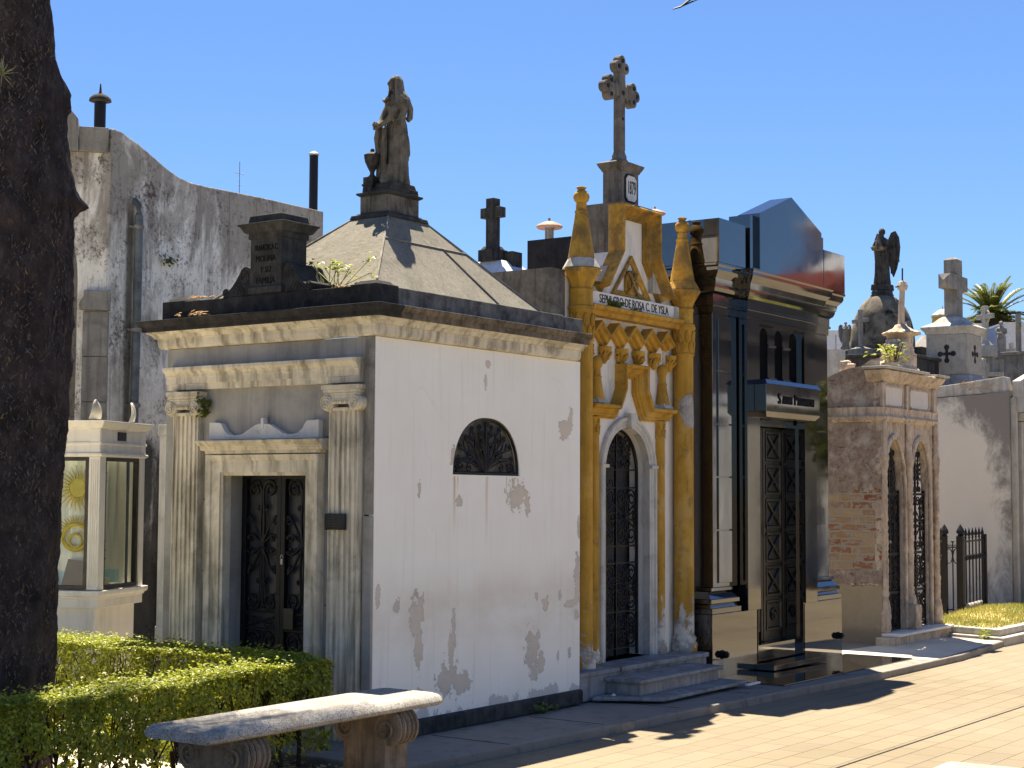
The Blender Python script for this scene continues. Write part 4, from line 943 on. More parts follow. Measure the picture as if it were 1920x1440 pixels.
# triangle with carved emblem
TP = [(-0.335, 3.425), (0.0, 3.80), (0.335, 3.425)]
mb = MB(); mb.sweep([(YC+0.02+a, z) for a, z in TP], [(0.0, 0.0), (0.0, 0.03), (0.012, 0.032), (0.02, 0.02), (0.03, 0.022), (0.045, 0.012), (0.045, 0.0)], XZ(YW-0.02), True); tr = mb.build('triangle_frame', MT['ochre'], ty)
mb = MB(); xc = YC+0.02; mb.prism([(xc-0.10, 3.45), (xc+0.10, 3.45), (xc+0.10, 3.585), (xc+0.05, 3.66), (xc-0.05, 3.66), (xc-0.10, 3.60)], 0.0, 0.028, XZ(YW-0.0185))
ye = YW-0.06
for s in (-1, 1):
    mb.tube([(xc-s*0.085, ye, 3.455), (xc, ye-0.006, 3.55), (xc+s*0.075, ye, 3.645)], 0.011, 6); mb.lathe([(0.0, 3.44), (0.018, 3.448), (0.02, 3.462), (0.0, 3.478)], xc-s*0.085, ye, 8)
    mb.tube([(xc+s*0.07, ye, z) for z in (3.50, 3.53, 3.56)], 0.014, 6)
mb.tube([(xc+0.03*math.cos(a), ye, 3.625+0.035*math.sin(a)) for a in [TAU*i/12 for i in range(13)]], 0.009, 5)
mb.build('carved_emblem', MT['ochre'], tr, smooth=True, angle=50)
# bare render patch on the right column
mb = MB(); cxp, cyp = YC+0.87, 0.225; vs = []; na, nz = 9, 9; rnd = random.Random(4)
for j in range(nz):
    for i in range(na):
        u = -1+2*i/(na-1); v = -1+2*j/(nz-1); k = math.sqrt(max(0, 1-0.55*v*v)); q = 1-0.25*u*v
        a = R(-122)+0.95*u*k*q; rr = 0.0925+0.006*min(1, 3*(1-max(abs(u), abs(v))))+rnd.uniform(0, 0.004)
        vs.append((cxp+rr*math.cos(a), cyp+rr*math.sin(a), 2.44+0.155*v*(1-0.18*u*u+0.12*u)))
mb.add(vs, [(j*na+i, j*na+i+1, (j+1)*na+i+1, (j+1)*na+i) for j in range(nz-1) for i in range(na-1)]); mb.build('bare_patch', MT['patch_cement'], ty)

# steps in front
t = thing('marble_step', 'worn grey marble step with rounded nosing before the ochre tomb', 'step', (3.75, -0.2, 0))
mb = MB(); mb.box(2.99, 4.36, -0.31, 0.010, 0.034, 0.128); mb.build('riser', MT['step_marble'], t, bevel=0.004)
mb = MB(); mb.box(2.955, 4.40, -0.345, 0.0095, 0.1285, 0.165); mb.build('tread', MT['step_marble'], t, bevel=0.014)
mb = MB(); mb.prism([(2.72, -0.02), (2.72, -0.04), (3.02, -0.53), (4.50, -0.52), (4.50, -0.02)], 0.003, 0.034, lambda u, v, h: (u, v, h))
o = mb.build('threshold_slab', MT['step_marble'], None, bevel=0.008); props(o, 'low grey stone slab with slanted end lying under the marble step', 'slab')

# cross and dated pedestal on top
tc = thing('trefoil_cross', 'dark stone cross with trefoil arms on a pedestal dated 1879', 'cross', (YC+0.04, YW+0.02, 4.23))
px, py = YC+0.06, YW+0.10
mb = MB(); mb.box(px-0.15, px+0.15, py-0.10, py+0.095, 4.231, 4.60); mb.sweep([(px-0.15, py-0.10), (px+0.15, py-0.10), (px+0.15, py+0.095), (px-0.15, py+0.095)], [(0, 4.565), (0.008, 4.567), (0.012, 4.58), (0.028, 4.605), (0.04, 4.63), (0.042, 4.642), (0.0, 4.66)], XY, True)
mb.box(px-0.145, px+0.145, py-0.095, py+0.09, 4.60, 4.655); pd = mb.build('pedestal', MT['cement_dark'], tc, bevel=0.004)
mb = MB(); o8 = [(-0.098, -0.095), (-0.098, 0.095), (-0.062, 0.13), (0.062, 0.13), (0.098, 0.095), (0.098, -0.095), (0.062, -0.13), (-0.062, -0.13)]
mb.prism([(px+a, 4.415+z) for a, z in o8], 0.0, 0.010, XZ(py-0.101)); dp = mb.build('date_frame', MT['ink'], tc)
mb = MB(); mb.prism([(px+a*0.88, 4.415+z*0.88) for a, z in o8], 0.0, 0.006, XZ(py-0.1115)); mb.build('date_plate', MT['marble_board'], dp)
text_mesh('1879', 0.17, 0.001, 'date', MT['ink'], dp, (px, py-0.119, 4.415), (1, 0, 0), (0, 0, 1), 0.43)
cr = MB(); yq = py-0.0; th = 0.036
cr.lathe([(0.10, 4.661), (0.10, 4.685), (0.082, 4.70), (0.085, 4.72), (0.07, 4.75), (0.055, 4.79)], px-0.02, yq, 4, a0=PI/4, a1=PI/4+TAU, sy=0.75)
def slab(poly, d=th): cr.prism(poly, -d, d, lambda u, v, h: (px-0.02+u, yq+h, v))
slab([(-0.047, 4.77), (0.047, 4.77), (0.045, 5.31), (-0.045, 5.31)])
slab([(-0.10, 5.225), (-0.06, 5.285), (0.06, 5.285), (0.10, 5.225), (0.11, 5.26), (0.11, 5.36), (0.10, 5.405), (0.058, 5.35), (0.052, 5.42), (0.052, 5.55), (-0.052, 5.55), (-0.052, 5.42), (-0.058, 5.35), (-0.10, 5.405), (-0.11, 5.36), (-0.11, 5.26)], th*0.98)
slab([(-0.20, 5.265), (0.20, 5.265), (0.20, 5.365), (-0.20, 5.365)], th*0.96)
for (a, b) in ((0, 5.595), (-0.062, 5.535), (0.062, 5.535), (-0.252, 5.315), (0.252, 5.315), (-0.195, 5.378), (-0.195, 5.252), (0.195, 5.378), (0.195, 5.252)):
    slab([(a+0.053*math.cos(TAU*i/16), b+0.053*math.sin(TAU*i/16)) for i in range(16)], th*(1.02+0.02*(a > 0)))
co = cr.build('cross', MT['cement_dark'], tc, bevel=0.006)
hb = MB()
for (a, b) in ((0, 5.595), (-0.062, 5.535), (0.062, 5.535), (-0.252, 5.315), (0.252, 5.315), (-0.195, 5.378), (-0.195, 5.252), (0.195, 5.378), (0.195, 5.252), (0.01, 5.30), (0.0, 5.06)):
    r = 0.021 if b not in (5.06,) else 0.014
    hb.prism([(px-0.02+a+r*math.cos(TAU*i/12), b+r*math.sin(TAU*i/12)) for i in range(12)], 0, 0.004, XZ(yq-th*1.05))
hb.build('boss_hole', MT['ink'], co, each=.002)

# ---------------------------------------------------------------- black granite tomb
BX, ZB = 6.29, -0.045
tb = thing('black_tomb', 'tall polished black granite tomb with gabled top and bronze door', 'mausoleum', (4.83, 0, -0.03))
G = MT['granite']
mb = MB(); mb.box(4.984, 5.03, 0.601, 2.2, ZB, 4.255); mb.box(5.03, 7.52, 0.62, 2.2, ZB, 4.1); sd = mb.build('side_wall', MT['granite_side'], tb)
mb = MB(); mb.box(7.55, 7.598, 0.601, 2.2, ZB, 4.25); mb.build('far_side_wall', G, tb)
# piers
mb = MB()
for x0, x1 in ((4.98, 5.47), (7.105, 7.60)): mb.box(x0, x1, 0.07, 0.60, 0.80, 3.38)
mb.build('pier', G, tb, bevel=0.003, each=.02)
mb = MB()
for x0, x1 in ((5.075, 5.385), (7.20, 7.51)):
    for k in range(5): mb.box(x0, x1, 0.056, 0.0695, 0.84+k*0.5, 0.84+k*0.5+0.488)
mb.build('pier_panel', G, tb, bevel=0.002, each=.002)
# main block with door and window openings
dop = [(5.77, 0.02), (6.80, 0.02), (6.80, 2.42), (5.77, 2.42)]
def win(xc, hw=0.088, z0=2.80, zt=3.32): return [(xc-hw, z0), (xc+hw, z0)]+[(xc+hw*math.cos(PI*i/12), zt-hw+hw*math.sin(PI*i/12)) for i in range(13)]
wrec = [(5.77, 2.785), (6.80, 2.785), (6.80, 3.345), (5.77, 3.345)]
mb = MB(); holes(mb, [(5.50, 0.565), (5.77, 0.565), (5.77, 2.42), (6.80, 2.42), (6.80, 0.565), (7.08, 0.565), (7.08, 3.38), (5.50, 3.38)], [wrec], 0.06, XZ(-0.03))
mb.box(5.4995, 5.53, -0.029, 0.07, 0.565, 3.379); mb.box(7.05, 7.0795, -0.029, 0.07, 0.565, 3.379)
mb.build('front_wall', G, tb, fix=False)
ws = [win(x) for x in (5.98, 6.315, 6.65)]
mb = MB(); holes(mb, [(5.7705, 2.7855), (6.7995, 2.7855), (6.7995, 3.3445), (5.7705, 3.3445)], ws, 0.10, XZ(0.03)); wp = mb.build('window_screen', G, tb, fix=False)
mb = MB(); mb.add([(5.77, 0.125, 2.78), (6.80, 0.125, 2.78), (6.80, 0.125, 3.35), (5.77, 0.125, 3.35)], [(0, 1, 2, 3)]); mb.build('window_glass', MT['dark_glass'], wp, fix=False)
mb = MB()
for x in (6.1475, 6.4825): mb.box(x-0.082, x+0.082, 0.010, 0.0295, 3.14, 3.16); mb.box(x-0.085, x+0.085, 0.005, 0.0295, 2.7865, 2.83)
mb.build('window_capital', G, wp, bevel=0.003, each=.01)
# recess of the door
mb = MB(); mb.box(5.70, 5.77, -0.0295, 0.30, 0.565, 2.419) if False else None
mb.box(5.74, 5.7695, 0.0, 0.60, 0.0, 2.42); mb.box(6.8005, 6.83, 0.0, 0.60, 0.0, 2.42); mb.box(5.77, 6.80, 0.0, 0.60, 2.421, 2.45); mb.box(5.77, 6.80, 0.05, 0.6, -0.02, 0.20)
mb.box(6.76, 6.7995, 0.06, 0.19, 0.2005, 2.38); mb.box(5.77, 6.76, 0.08, 0.19, 2.35, 2.4195); mb.build('door_reveal', G, tb)
db = MB(); yd = 0.215
for x0, x1 in ((5.775, 6.275), (6.282, 6.775)): db.box(x0, x1, yd, yd+0.04, 0.201, 2.345)
dl = db.build('door', MT['bronze'], tb, each=.003)
fr = MB(); xx = MB(); bk = MB()
for x0, x1 in ((5.79, 6.262), (6.295, 6.765)):
    xm = (x0+x1)/2; pw = 0.135 if False else (x1-x0)*0.30
    for k in range(6):
        z0 = 0.30+k*0.342; z1 = z0+0.30
        fr.sweep([(x0+0.06, z0), (x0+0.06, z1), (x1-0.06, z1), (x1-0.06, z0)], [(0, 0), (0, 0.022), (0.022, 0.022), (0.034, 0.006), (0.034, 0.0)], XZ(yd), True)
        bk.add([(x0+0.10, yd-0.003, z0+0.035), (x1-0.10, yd-0.003, z0+0.035), (x1-0.10, yd-0.003, z1-0.035), (x0+0.10, yd-0.003, z1-0.035)], [(0, 1, 2, 3)])
        if k:
            for s in (-1, 1): xx.tube([(xm-s*(x1-x0-0.2)/2, yd-0.012, z0+0.04), (xm, yd-0.016, (z0+z1)/2), (xm+s*(x1-x0-0.2)/2, yd-0.012, z1-0.04)], 0.013, 6)
        else:
            xx.tube([(xm+p[0], yd-0.012, (z0+z1)/2+p[1]) for p in scroll(0, 0, 0.075, 0, 1.5, 24)], 0.012, 6)
    fr.box(x0-0.01, x0+0.035, yd-0.022, yd-0.001, 0.205, 2.34); fr.box(x1-0.035, x1+0.008, yd-0.022, yd-0.001, 0.205, 2.34)
fr.build('door_panel_frame', MT['bronze'], dl, bevel=0.003, each=.012); bk.build('door_panel', MT['bronze_side'], dl, fix=False, each=.01); xx.build('door_lattice', MT['bronze'], dl, each=.01)
mb = MB(); mb.tube([(6.30, yd-0.03, 1.25), (6.30, yd-0.055, 1.27), (6.30, yd-0.055, 1.36), (6.30, yd-0.03, 1.38)], 0.008, 6); mb.build('door_handle', MT['bronze'], dl)
# lintel box with raised name
mb = MB(); mb.box(5.655, 6.895, -0.155, -0.0305, 2.475, 2.745); lb = mb.build('lintel_box', G, tb, bevel=0.004)
mb = MB(); mb.frus(6.275, -0.085, 2.7455, 2.79, 0.635, 0.085, 0.60, 0.053); mb.frus(6.275, -0.08, 2.425, 2.4745, 0.56, 0.048, 0.63, 0.076); mb.build('lintel_ledge', G, lb)
text_mesh('S', 0.155, 0.005, 'lettering', MT['ink'], lb, (5.945, -0.160, 2.607), (1, 0, 0), (0, 0, 1), 0.8)
text_mesh('ARAH', 0.115, 0.005, 'lettering', MT['ink'], lb, (6.125, -0.160, 2.597), (1, 0, 0), (0, 0, 1), 0.72)
text_mesh('P', 0.155, 0.005, 'lettering', MT['ink'], lb, (6.315, -0.160, 2.607), (1, 0, 0), (0, 0, 1), 0.8)
text_mesh('ARRAVICINI', 0.115, 0.005, 'lettering', MT['ink'], lb, (6.555, -0.160, 2.597), (1, 0, 0), (0, 0, 1), 0.62)
# base: flat polished slabs, step-backs over the piers
mb = MB(); mb.box(4.83, 5.769, 0.0, 0.55, ZB, 0.562); mb.box(6.801, 7.765, 0.0, 0.55, ZB, 0.562)
mb.build('base_slab', G, tb, bevel=0.004, each=.02)
mb = MB()
for x0, x1 in ((4.83, 5.42), (7.16, 7.765)):
    mb.box(x0+0.005, x1, 0.004, 0.55, 0.5635, 0.615); mb.frus((x0+x1)/2, 0.29, 0.616, 0.655, (x1-x0)/2-0.02, 0.262, (x1-x0)/2-0.035, 0.245); mb.box(x0+0.012, x1-0.01, 0.016, 0.55, 0.656, 0.698)
    mb.frus((x0+x1)/2, 0.30, 0.699, 0.765, (x1-x0)/2-0.012, 0.272, (x1-x0)/2-0.085, 0.215); mb.box(x0+0.10, x1-0.06, 0.06, 0.55, 0.766, 0.80)
mb.build('base_moulding', G, tb, bevel=0.004, each=.02)
# entablature breaking forward, then parapet and gable
def ent(mb, x0, x1, y, zo=0.0):
    P = [(0, 3.382), (0.012, 3.382), (0.012, 3.45), (0.03, 3.455), (0.03, 3.475), (0.02, 3.48), (0.02, 3.56), (0.05, 3.585), (0.065, 3.62), (0.065, 3.64), (0.075, 3.645), (0.085, 3.70), (0.12, 3.74), (0.135, 3.77), (0.135, 3.80), (0.15, 3.815), (0.15, 3.835), (0, 3.838)]
    mb.sweep([(x0, 0.62), (x0, y), (x1, y), (x1, 0.62)], P, XY)
    mb.box(x0+0.002, x1-0.002, y+0.002, 0.6, 3.381, 3.836)
mb = MB(); ent(mb, 4.98, 5.47, 0.07); ent(mb, 7.105, 7.60, 0.07); ent(mb, 5.50, 7.08, -0.03); mb.build('cornice', G, tb)
mb = MB(); mb.box(4.84, 5.38, -0.08, 0.60, 3.839, 4.255); mb.box(7.20, 7.74, -0.08, 0.60, 3.839, 4.255); mb.build('parapet_block', G, tb, bevel=0.003, each=.02)
mb = MB(); mb.box(5.44, 7.142, -0.10, 0.13, 3.839, 4.37); mb.prism([(5.57, 3.8385), (7.01, 3.8385), (7.01, 4.40), (6.29, 4.665), (5.57, 4.40)], -0.10, 0.14, lambda u, v, h: (u, h-0.04, v)); mb.build('gable_block', G, tb, bevel=0.003)
mb = MB(); mb.box(5.03, 7.55, 0.61, 2.195, 4.101, 4.16); rb_ = mb.build('flat_roof', MT['cement'], tb)
mb = MB(); mb.add([(5.05, 1.3, 4.16), (5.05, 0.75, 4.22), (6.3, 0.75, 4.34), (6.3, 1.3, 4.28)], [(0, 1, 2, 3)]); mb.box(5.05, 5.08, 0.72, 1.3, 4.12, 4.20); mb.build('roof_light', MT['skylight'], rb_, fix=False)
mb = MB(); mb.prism([(0.62, 4.12), (1.3, 4.12), (1.3, 4.22), (0.62, 4.40)], 5.55, 7.0, lambda u, v, h: (h, u, v)); mb.build('roof_sheet', MT['red'], rb_)
o = MB().box(5.70, 6.905, -0.20, -0.002, ZB+0.03, 0.035).build('granite_step', G, None, bevel=0.004); props(o, 'low black granite step at the foot of the bronze door', 'step')
mb = MB(); mb.box(4.76, 7.86, -0.75, -0.003, -0.045, -0.018+0.0); mb.v = [(x, y, (gz(x)+0.012) if z > -0.03 else z-0.03) for x, y, z in mb.v]
o = mb.build('granite_apron', G, None, bevel=0.003); props(o, 'polished black granite paving slab in front of the black tomb', 'slab')
for x in (5.02, 7.66):     # round vent caps on the base slabs
    z = gz(x)+0.215; mb = MB(); mb.tube([(x, -0.0005, z), (x, -0.012, z)], 0.042, 14); mb.tube([(x, -0.0125, z), (x, -0.055, z)], 0.034, 14); mb.tube([(x, -0.0555, z), (x, -0.068, z)], 0.022, 12); mb.build('vent_cap', MT['iron'], tb, bevel=0.004)
# ---------------------------------------------------------------- stone figures
def robed(mb, h, lean=0.0, fold=11, amp=0.075, head=(0, 0), arms='low', veil=True, seed=1, wide=1.0, step=True):
    """standing draped figure facing local -X, feet at z=0; one set of shells later fused into one skin"""
    rr = random.Random(seed); ph = [rr.uniform(0, TAU) for _ in range(4)]
    secs = [(0.0, .150, .145, 0), (.03, .152, .147, 0), (.10, .140, .138, 0), (.22, .128, .128, .004), (.36, .120, .126, .006), (.48, .112, .128, .006), (.545, .104, .122, .004), (.60, .090, .104, 0), (.645, .082, .096, -.002),
            (.70, .090, .104, -.006), (.755, .088, .112, -.004), (.80, .070, .118, .002), (.825, .050, .085, .004), (.845, .036, .042, .002), (.875, .034, .036, 0)]
    prof = secs; n = 44; vs = []
    for (t, ax, ay, ox) in prof:
        for i in range(n):
            a = TAU*i/n
            f = 1+amp*max(0, (0.62-t))/0.62*(0.75*math.sin(fold*a+ph[0]+2.2*t)+0.45*math.sin((fold-4)*a+ph[1]-5*t))+(0.018*math.sin(7*a+ph[2]+9*t) if t > .5 and t < .8 else 0)
            vs.append((h*(ox+ax*f*math.cos(a)*wide+lean*t), h*ay*f*math.sin(a)*wide, h*t))
    m = len(prof)
    mb.add(vs, [(k*n+i, k*n+(i+1) % n, (k+1)*n+(i+1) % n, (k+1)*n+i) for k in range(m-1) for i in range(n)]+[tuple(range(n-1, -1, -1)), tuple((m-1)*n+i for i in range(n))])
    hx, hy = -0.012+lean*.9+head[0], head[1]
    hd = MB(); hd.lathe([(0.001, -.072)]+[(.052*math.cos(R(a)), .072*math.sin(R(a))) for a in range(-75, 80, 15)]+[(0.001, .072)], 0, 0, 18, sx=1.1, sy=0.86)
    mb.add([(h*(hx+x), h*(hy+y), h*(.925+z)) for x, y, z in hd.v], hd.f)
    mb.tube([(h*(hx-.052), h*hy, h*.945), (h*(hx-.068), h*hy, h*.918), (h*(hx-.055), h*hy, h*.908)], h*.011, 6)
    mb.tube([(h*(hx-.050), h*(hy-.016), h*.893), (h*(hx-.054), h*hy, h*.892), (h*(hx-.050), h*(hy+.016), h*.893)], h*.008, 5)
    mb.tube([(h*(hx-.035), h*hy, h*.868), (h*(hx-.045), h*hy, h*.872)], h*.018, 6)
    def arm(s, el, ha, r0=.040, r1=.024):
        P = bez((lean*.8, s*.105, .79), (el[0], el[1], el[2]+.05), (el[0], el[1], el[2]-.02), ha, 10)
        mb.tube([(h*a, h*b, h*c) for a, b, c in P], lambda t: h*(r0+(r1-r0)*t), 9)
        d = (Vector(ha)-Vector(el)).normalized(); HA = Vector(ha); mb.tube([HA*h, (HA+d*.035)*h], h*.024, 8, h*.020)
        sd = d.cross(Vector((0, 0, 1))).normalized()
        for k in range(4):
            b = HA+d*.03+sd*(.013*(k-1.5)); mb.tube([b*h, (b+d*(.030-.004*abs(k-1.4))+Vector((0, 0, -.012)))*h], h*.0065, 5)
        b = HA+d*.01+sd*.02; mb.tube([b*h, (b+d*.02+sd*.014)*h], h*.007, 5)
    if arms == 'low': arm(-1, (-.07, -.088, .60), (-.155, -.02, .535)); arm(1, (-.075, .122, .605), (-.165, .04, .525))
    elif arms == 'pray': arm(-1, (-.08, -.12, .66), (-.115, -.012, .755)); arm(1, (-.08, .12, .66), (-.115, .012, .755))
    elif arms == 'book': arm(-1, (-.05, -.15, .63), (-.14, -.02, .63)); arm(1, (-.06, .15, .64), (-.15, .03, .66))
    elif arms == 'raise': arm(-1, (-.09, -.12, .72), (-.06, -.10, .93)); arm(1, (-.05, .14, .70), (.02, .12, .92))
    if veil:
        vs = []; n2 = 26; rows = [(1.005, .022), (.99, .050), (.955, .070), (.91, .076), (.86, .083), (.81, .112), (.76, .132), (.70, .130)]
        for (t, r) in rows:
            for i in range(n2+1):
                a = R(-118)+R(236)*i/n2; q = 1+.05*math.sin(9*a+14*t)
                vs.append((h*(hx*(.4 if t < .86 else 1)+.006+r*math.cos(a)*q), h*(hy+r*1.02*math.sin(a)*q), h*t))
        k = n2+1; top = len(vs); ins = [(x*0.9+hx*h*.1, y*.86+hy*h*.14, z-.012*h) for x, y, z in vs]
        fs = [(j*k+i, j*k+i+1, (j+1)*k+i+1, (j+1)*k+i) for j in range(len(rows)-1) for i in range(n2)]
        fs2 = [tuple(top+x for x in reversed(f)) for f in fs]; rim = []
        for j in range(len(rows)-1): rim += [(j*k, (j+1)*k, top+(j+1)*k, top+j*k), (j*k+n2, top+j*k+n2, top+(j+1)*k+n2, (j+1)*k+n2)]
        L = (len(rows)-1)*k; rim += [(L+i, L+i+1, top+L+i+1, top+L+i) for i in range(n2)]+[(i+1, i, top+i, top+i+1) for i in range(n2)]
        mb.add(vs+ins, fs+fs2+rim)
    return mb
def drape(mb, h, P, r): mb.tube([(h*a, h*b, h*c) for a, b, c in P], r if callable(r) else h*r, 7)
def place(mb, loc, rz):
    c, s = math.cos(rz), math.sin(rz)
    mb.v = [(loc[0]+x*c-y*s, loc[1]+x*s+y*c, loc[2]+z) for x, y, z in mb.v]; return mb

ts = thing('mourner_statue', 'weathered stone statue of a veiled woman with an urn on the pyramid roof', 'statue', (1.285, 1.02, 3.80))
mb = MB(); cx, cy = 1.28, .955
mb.frus(cx, cy, 3.80, 3.832, 0.25, 0.20, 0.24, 0.19); mb.frus(cx, cy, 3.8325, 3.85, 0.22, 0.17, 0.205, 0.155); pbs = mb.build('plinth_foot', MT['patina_grey'], ts, bevel=0.004)
mb = MB(); mb.box(cx-.19, cx+.19, cy-.142, cy+.142, 3.8505, 3.985); mb.build('plinth', MT['statue'], ts, bevel=0.004)
mb = MB(); mb.frus(cx, cy, 3.9855, 3.997, 0.195, 0.147, 0.212, 0.165); mb.box(cx-.214, cx+.214, cy-.167, cy+.167, 3.9975, 4.012); mb.build('plinth_cap', MT['patina_grey'], ts, bevel=0.003)
fx, fy = cx+0.035, cy-0.025
mb = MB(); mb.frus(fx-.01, fy+.0, 4.0125, 4.06, .155, .125, .15, .12); mb.frus(fx-.01, fy+.0, 4.0605, 4.10, .14, .115, .125, .105)
mb.frus(fx-.11, fy+.145, 4.0125, 4.085, .065, .05, .06, .045); mb.build('base_rock', MT['statue_dark'], ts, bevel=0.006)
sb = MB(); H = 0.875; robed(sb, H, lean=0.01, fold=12, amp=0.15, head=(-.01, .005), arms='low', seed=3, wide=0.86)
rr = random.Random(5)
for k in range(9):      # mantle gathered at the hip, folds fanning down to the right
    a = R(-75)+k*R(17); r = .122
    drape(sb, H, bez((-.07, -.07-.004*k, .60-.004*k), (r*math.cos(a)*.9, r*math.sin(a), .56-.01*k), (r*math.cos(a)*1.05, r*math.sin(a)*1.02, .46-.02*k), (r*1.02*math.cos(a+.1), r*1.0*math.sin(a+.1), .36-.032*k), 8), .010)
for k in range(7): drape(sb, H, [(-.125+.004*k*(k % 2), -.05+.026*k, .52-.01*(k % 3)), (-.120, -.055+.027*k, .30), (-.132, -.06+.03*k, .03)], .011)
drape(sb, H, [(-.15, .04, .53), (-.165, .055, .42), (-.14, .07, .30), (-.13, .075, .22)], .026)
drape(sb, H, [(.02, -.10, .77), (.03, -.115, .68), (.01, -.115, .60), (-.02, -.105, .52)], .034)
drape(sb, H, [(.09, -.03, .80), (.125, -.04, .70), (.125, -.03, .62), (.10, -.03, .60)], .03)
drape(sb, H, [(-.09, -.05, .79), (-.105, 0, .75), (-.09, .06, .78)], .02)
sb.tube([(H*-.10, H*-.06, .012), (H*-.17, H*-.08, .012)], .024, 8)
place(sb, (fx, fy, 4.098), R(-26)); sb.build('draped_figure', MT['statue'], ts, remesh=0.0062)
q = MB(); wx_ = Matrix.Rotation(R(-26), 3, 'Z') @ Vector((-.155, 0, 0)); wr = [(fx+wx_.x+.035*math.cos(a), fy+wx_.y+.035*math.sin(a), 4.56+.008*math.sin(3*a)) for a in [TAU*i/14 for i in range(15)]]; q.tube(wr, .010, 6)
for i, p in enumerate(wr): q.tube([p, (p[0]+rr.uniform(-.02, .02), p[1]+rr.uniform(-.02, .02), p[2]+.014)], .006, 5)
q.build('wreath', MT['statue'], ts)
q = MB(); ux, uy = fx-.11, fy+.145; q.box(ux-.05, ux+.05, uy-.05, uy+.05, 4.085, 4.155); q.box(ux-.058, ux+.058, uy-.058, uy+.058, 4.0845, 4.10)
q.lathe([(.045, 4.155), (.03, 4.165), (.018, 4.18), (.018, 4.20), (.035, 4.23), (.058, 4.28), (.066, 4.32), (.064, 4.328), (.068, 4.335), (.05, 4.345), (.028, 4.355), (.015, 4.36), (.018, 4.372), (.012, 4.385), (.0, 4.387)], ux, uy, 20)
q.build('urn', MT['statue_dark'], ts, smooth=True, angle=40)

# ---------------------------------------------------------------- ruined brick tomb
RX, RY = 9.30, 0.16
tr_ = thing('ruined_tomb', 'crumbling brick tomb with two pointed iron doors, blank panels and broken top', 'mausoleum', (RX, RY, -0.05))
mb = MB(); rnd = random.Random(11); N0 = 26; ys = [RY+3.0*i/N0 for i in range(N0+1)]
def topz(y): # broken crest of the left wall
    t = y-RY; base = 3.27-0.30*t if t < 0.7 else 3.06-0.02*t
    return base+0.035*noise.noise(Vector((t*6, 1, 0)))+0.02*noise.noise(Vector((t*17, 3, 0)))
vs = []; nz = 30
for i, y in enumerate(ys):
    for k in range(nz+1):
        z = -0.07+(topz(y)+0.07)*k/nz; d = 0.012*noise.noise(Vector((y*5, z*5, 2)))+0.008*noise.noise(Vector((y*16, z*16, 7)))
        vs.append((RX+d-(0.008 if z < 0.75 else 0), y, z))
fs = [(i*(nz+1)+k, i*(nz+1)+k+1, (i+1)*(nz+1)+k+1, (i+1)*(nz+1)+k) for i in range(N0) for k in range(nz)]; mb.add(vs, fs)
mb.build('side_wall', MT['ruin_brick'], tr_, fix=False, smooth=True)
mb = MB(); P = [(RY+0.125, -0.07)]+[(RY+2.9, -0.07)]+[(y, topz(y)-0.004) for y in reversed(ys[2:-1])]+[(RY+0.125, 3.22)]
mb.prism(P, RX+0.03, RX+0.24, lambda u, v, h: (h, u, v)); mb.box(RX+0.24, 11.05, 1.6, 1.9, -0.07, 2.9); mb.box(10.90, 11.06, RY+0.35, 2.0, -0.07, 3.0); mb.build('broken_core', MT['ruin_stone'], tr_)
D1c, D2c = 9.66, 10.50
HWD = 0.30
def lanc(xc): return [(xc-HWD, 0.07)]+[(xc-HWD+HWD*(1-math.cos(R(a)))*1.0, 1.72+0.60*math.sin(R(a))) for a in range(0, 90, 9)]+[(xc, 2.33)]+[(xc+HWD-HWD*(1-math.cos(R(a))), 1.72+0.60*math.sin(R(a))) for a in range(81, -1, -9)]+[(xc+HWD, 0.07)]
mb = MB(); holes(mb, [(RX, -0.07), (11.06, -0.07), (11.06, 3.0), (RX, 3.0)], [lanc(D1c), lanc(D2c)], 0.10, XZ(RY)); nfr = len(mb.v); m3 = MB(); holes(m3, [(RX, -0.07), (11.06, -0.07), (11.06, 3.0), (RX, 3.0)], [lanc(D1c), lanc(D2c)], 0.0, XZ(RY+0.10)); mb.add(m3.v, m3.f)
bmx = bmesh.new(); mex = bpy.data.meshes.new('tmp'); mex.from_pydata(mb.v, [], mb.f); bmx.from_mesh(mex); bmesh.ops.remove_doubles(bmx, verts=bmx.verts, dist=.0005); bmesh.ops.dissolve_degenerate(bmx, edges=bmx.edges, dist=.0004); mb = MB(); bmx.verts.index_update(); mb.v = [tuple(v.co) for v in bmx.verts]; mb.f = [tuple(v.index for v in f.verts) for f in bmx.faces]; bmx.free(); bpy.data.meshes.remove(mex)
fwl = mb.build('front_wall', MT['ruin_stone'], tr_, crumble=(.017, .022))
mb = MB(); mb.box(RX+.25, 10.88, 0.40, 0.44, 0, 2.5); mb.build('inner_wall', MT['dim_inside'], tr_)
mb = MB()
for xc in (D1c, D2c): mb.sweep(lanc(xc)[::-1], [(0.002, -0.01), (0.002, 0.03), (0.02, 0.045), (0.035, 0.03), (0.05, 0.04), (0.065, 0.02), (0.065, -0.01)], XZ(RY))
mb.build('arch_moulding', MT['ruin_stone'], tr_, each=.01, crumble=(.013, .02))
mb = MB()
for x, w_ in ((RX+0.02, .04), (10.08, .045), (11.0, .04)):
    mb.lathe([(w_*1.5, 0.075), (w_*1.5, 0.30), (w_*1.2, 0.34), (w_, 0.36), (w_*0.95, 1.9), (w_*1.1, 2.0), (w_*1.4, 2.1), (w_*0.95, 2.2), (w_*0.9, 2.55)], x, RY-0.03, 10)
mb.box(9.98, 10.18, RY-0.14, RY, 0.075, 0.36); mb.prism([(10.02, 0.36), (10.14, 0.36), (10.08, 0.50)], 0, 0.10, XZ(RY)); mb.build('buttress_shaft', MT['ruin_stone'], tr_, each=.0, crumble=(.014, .030))
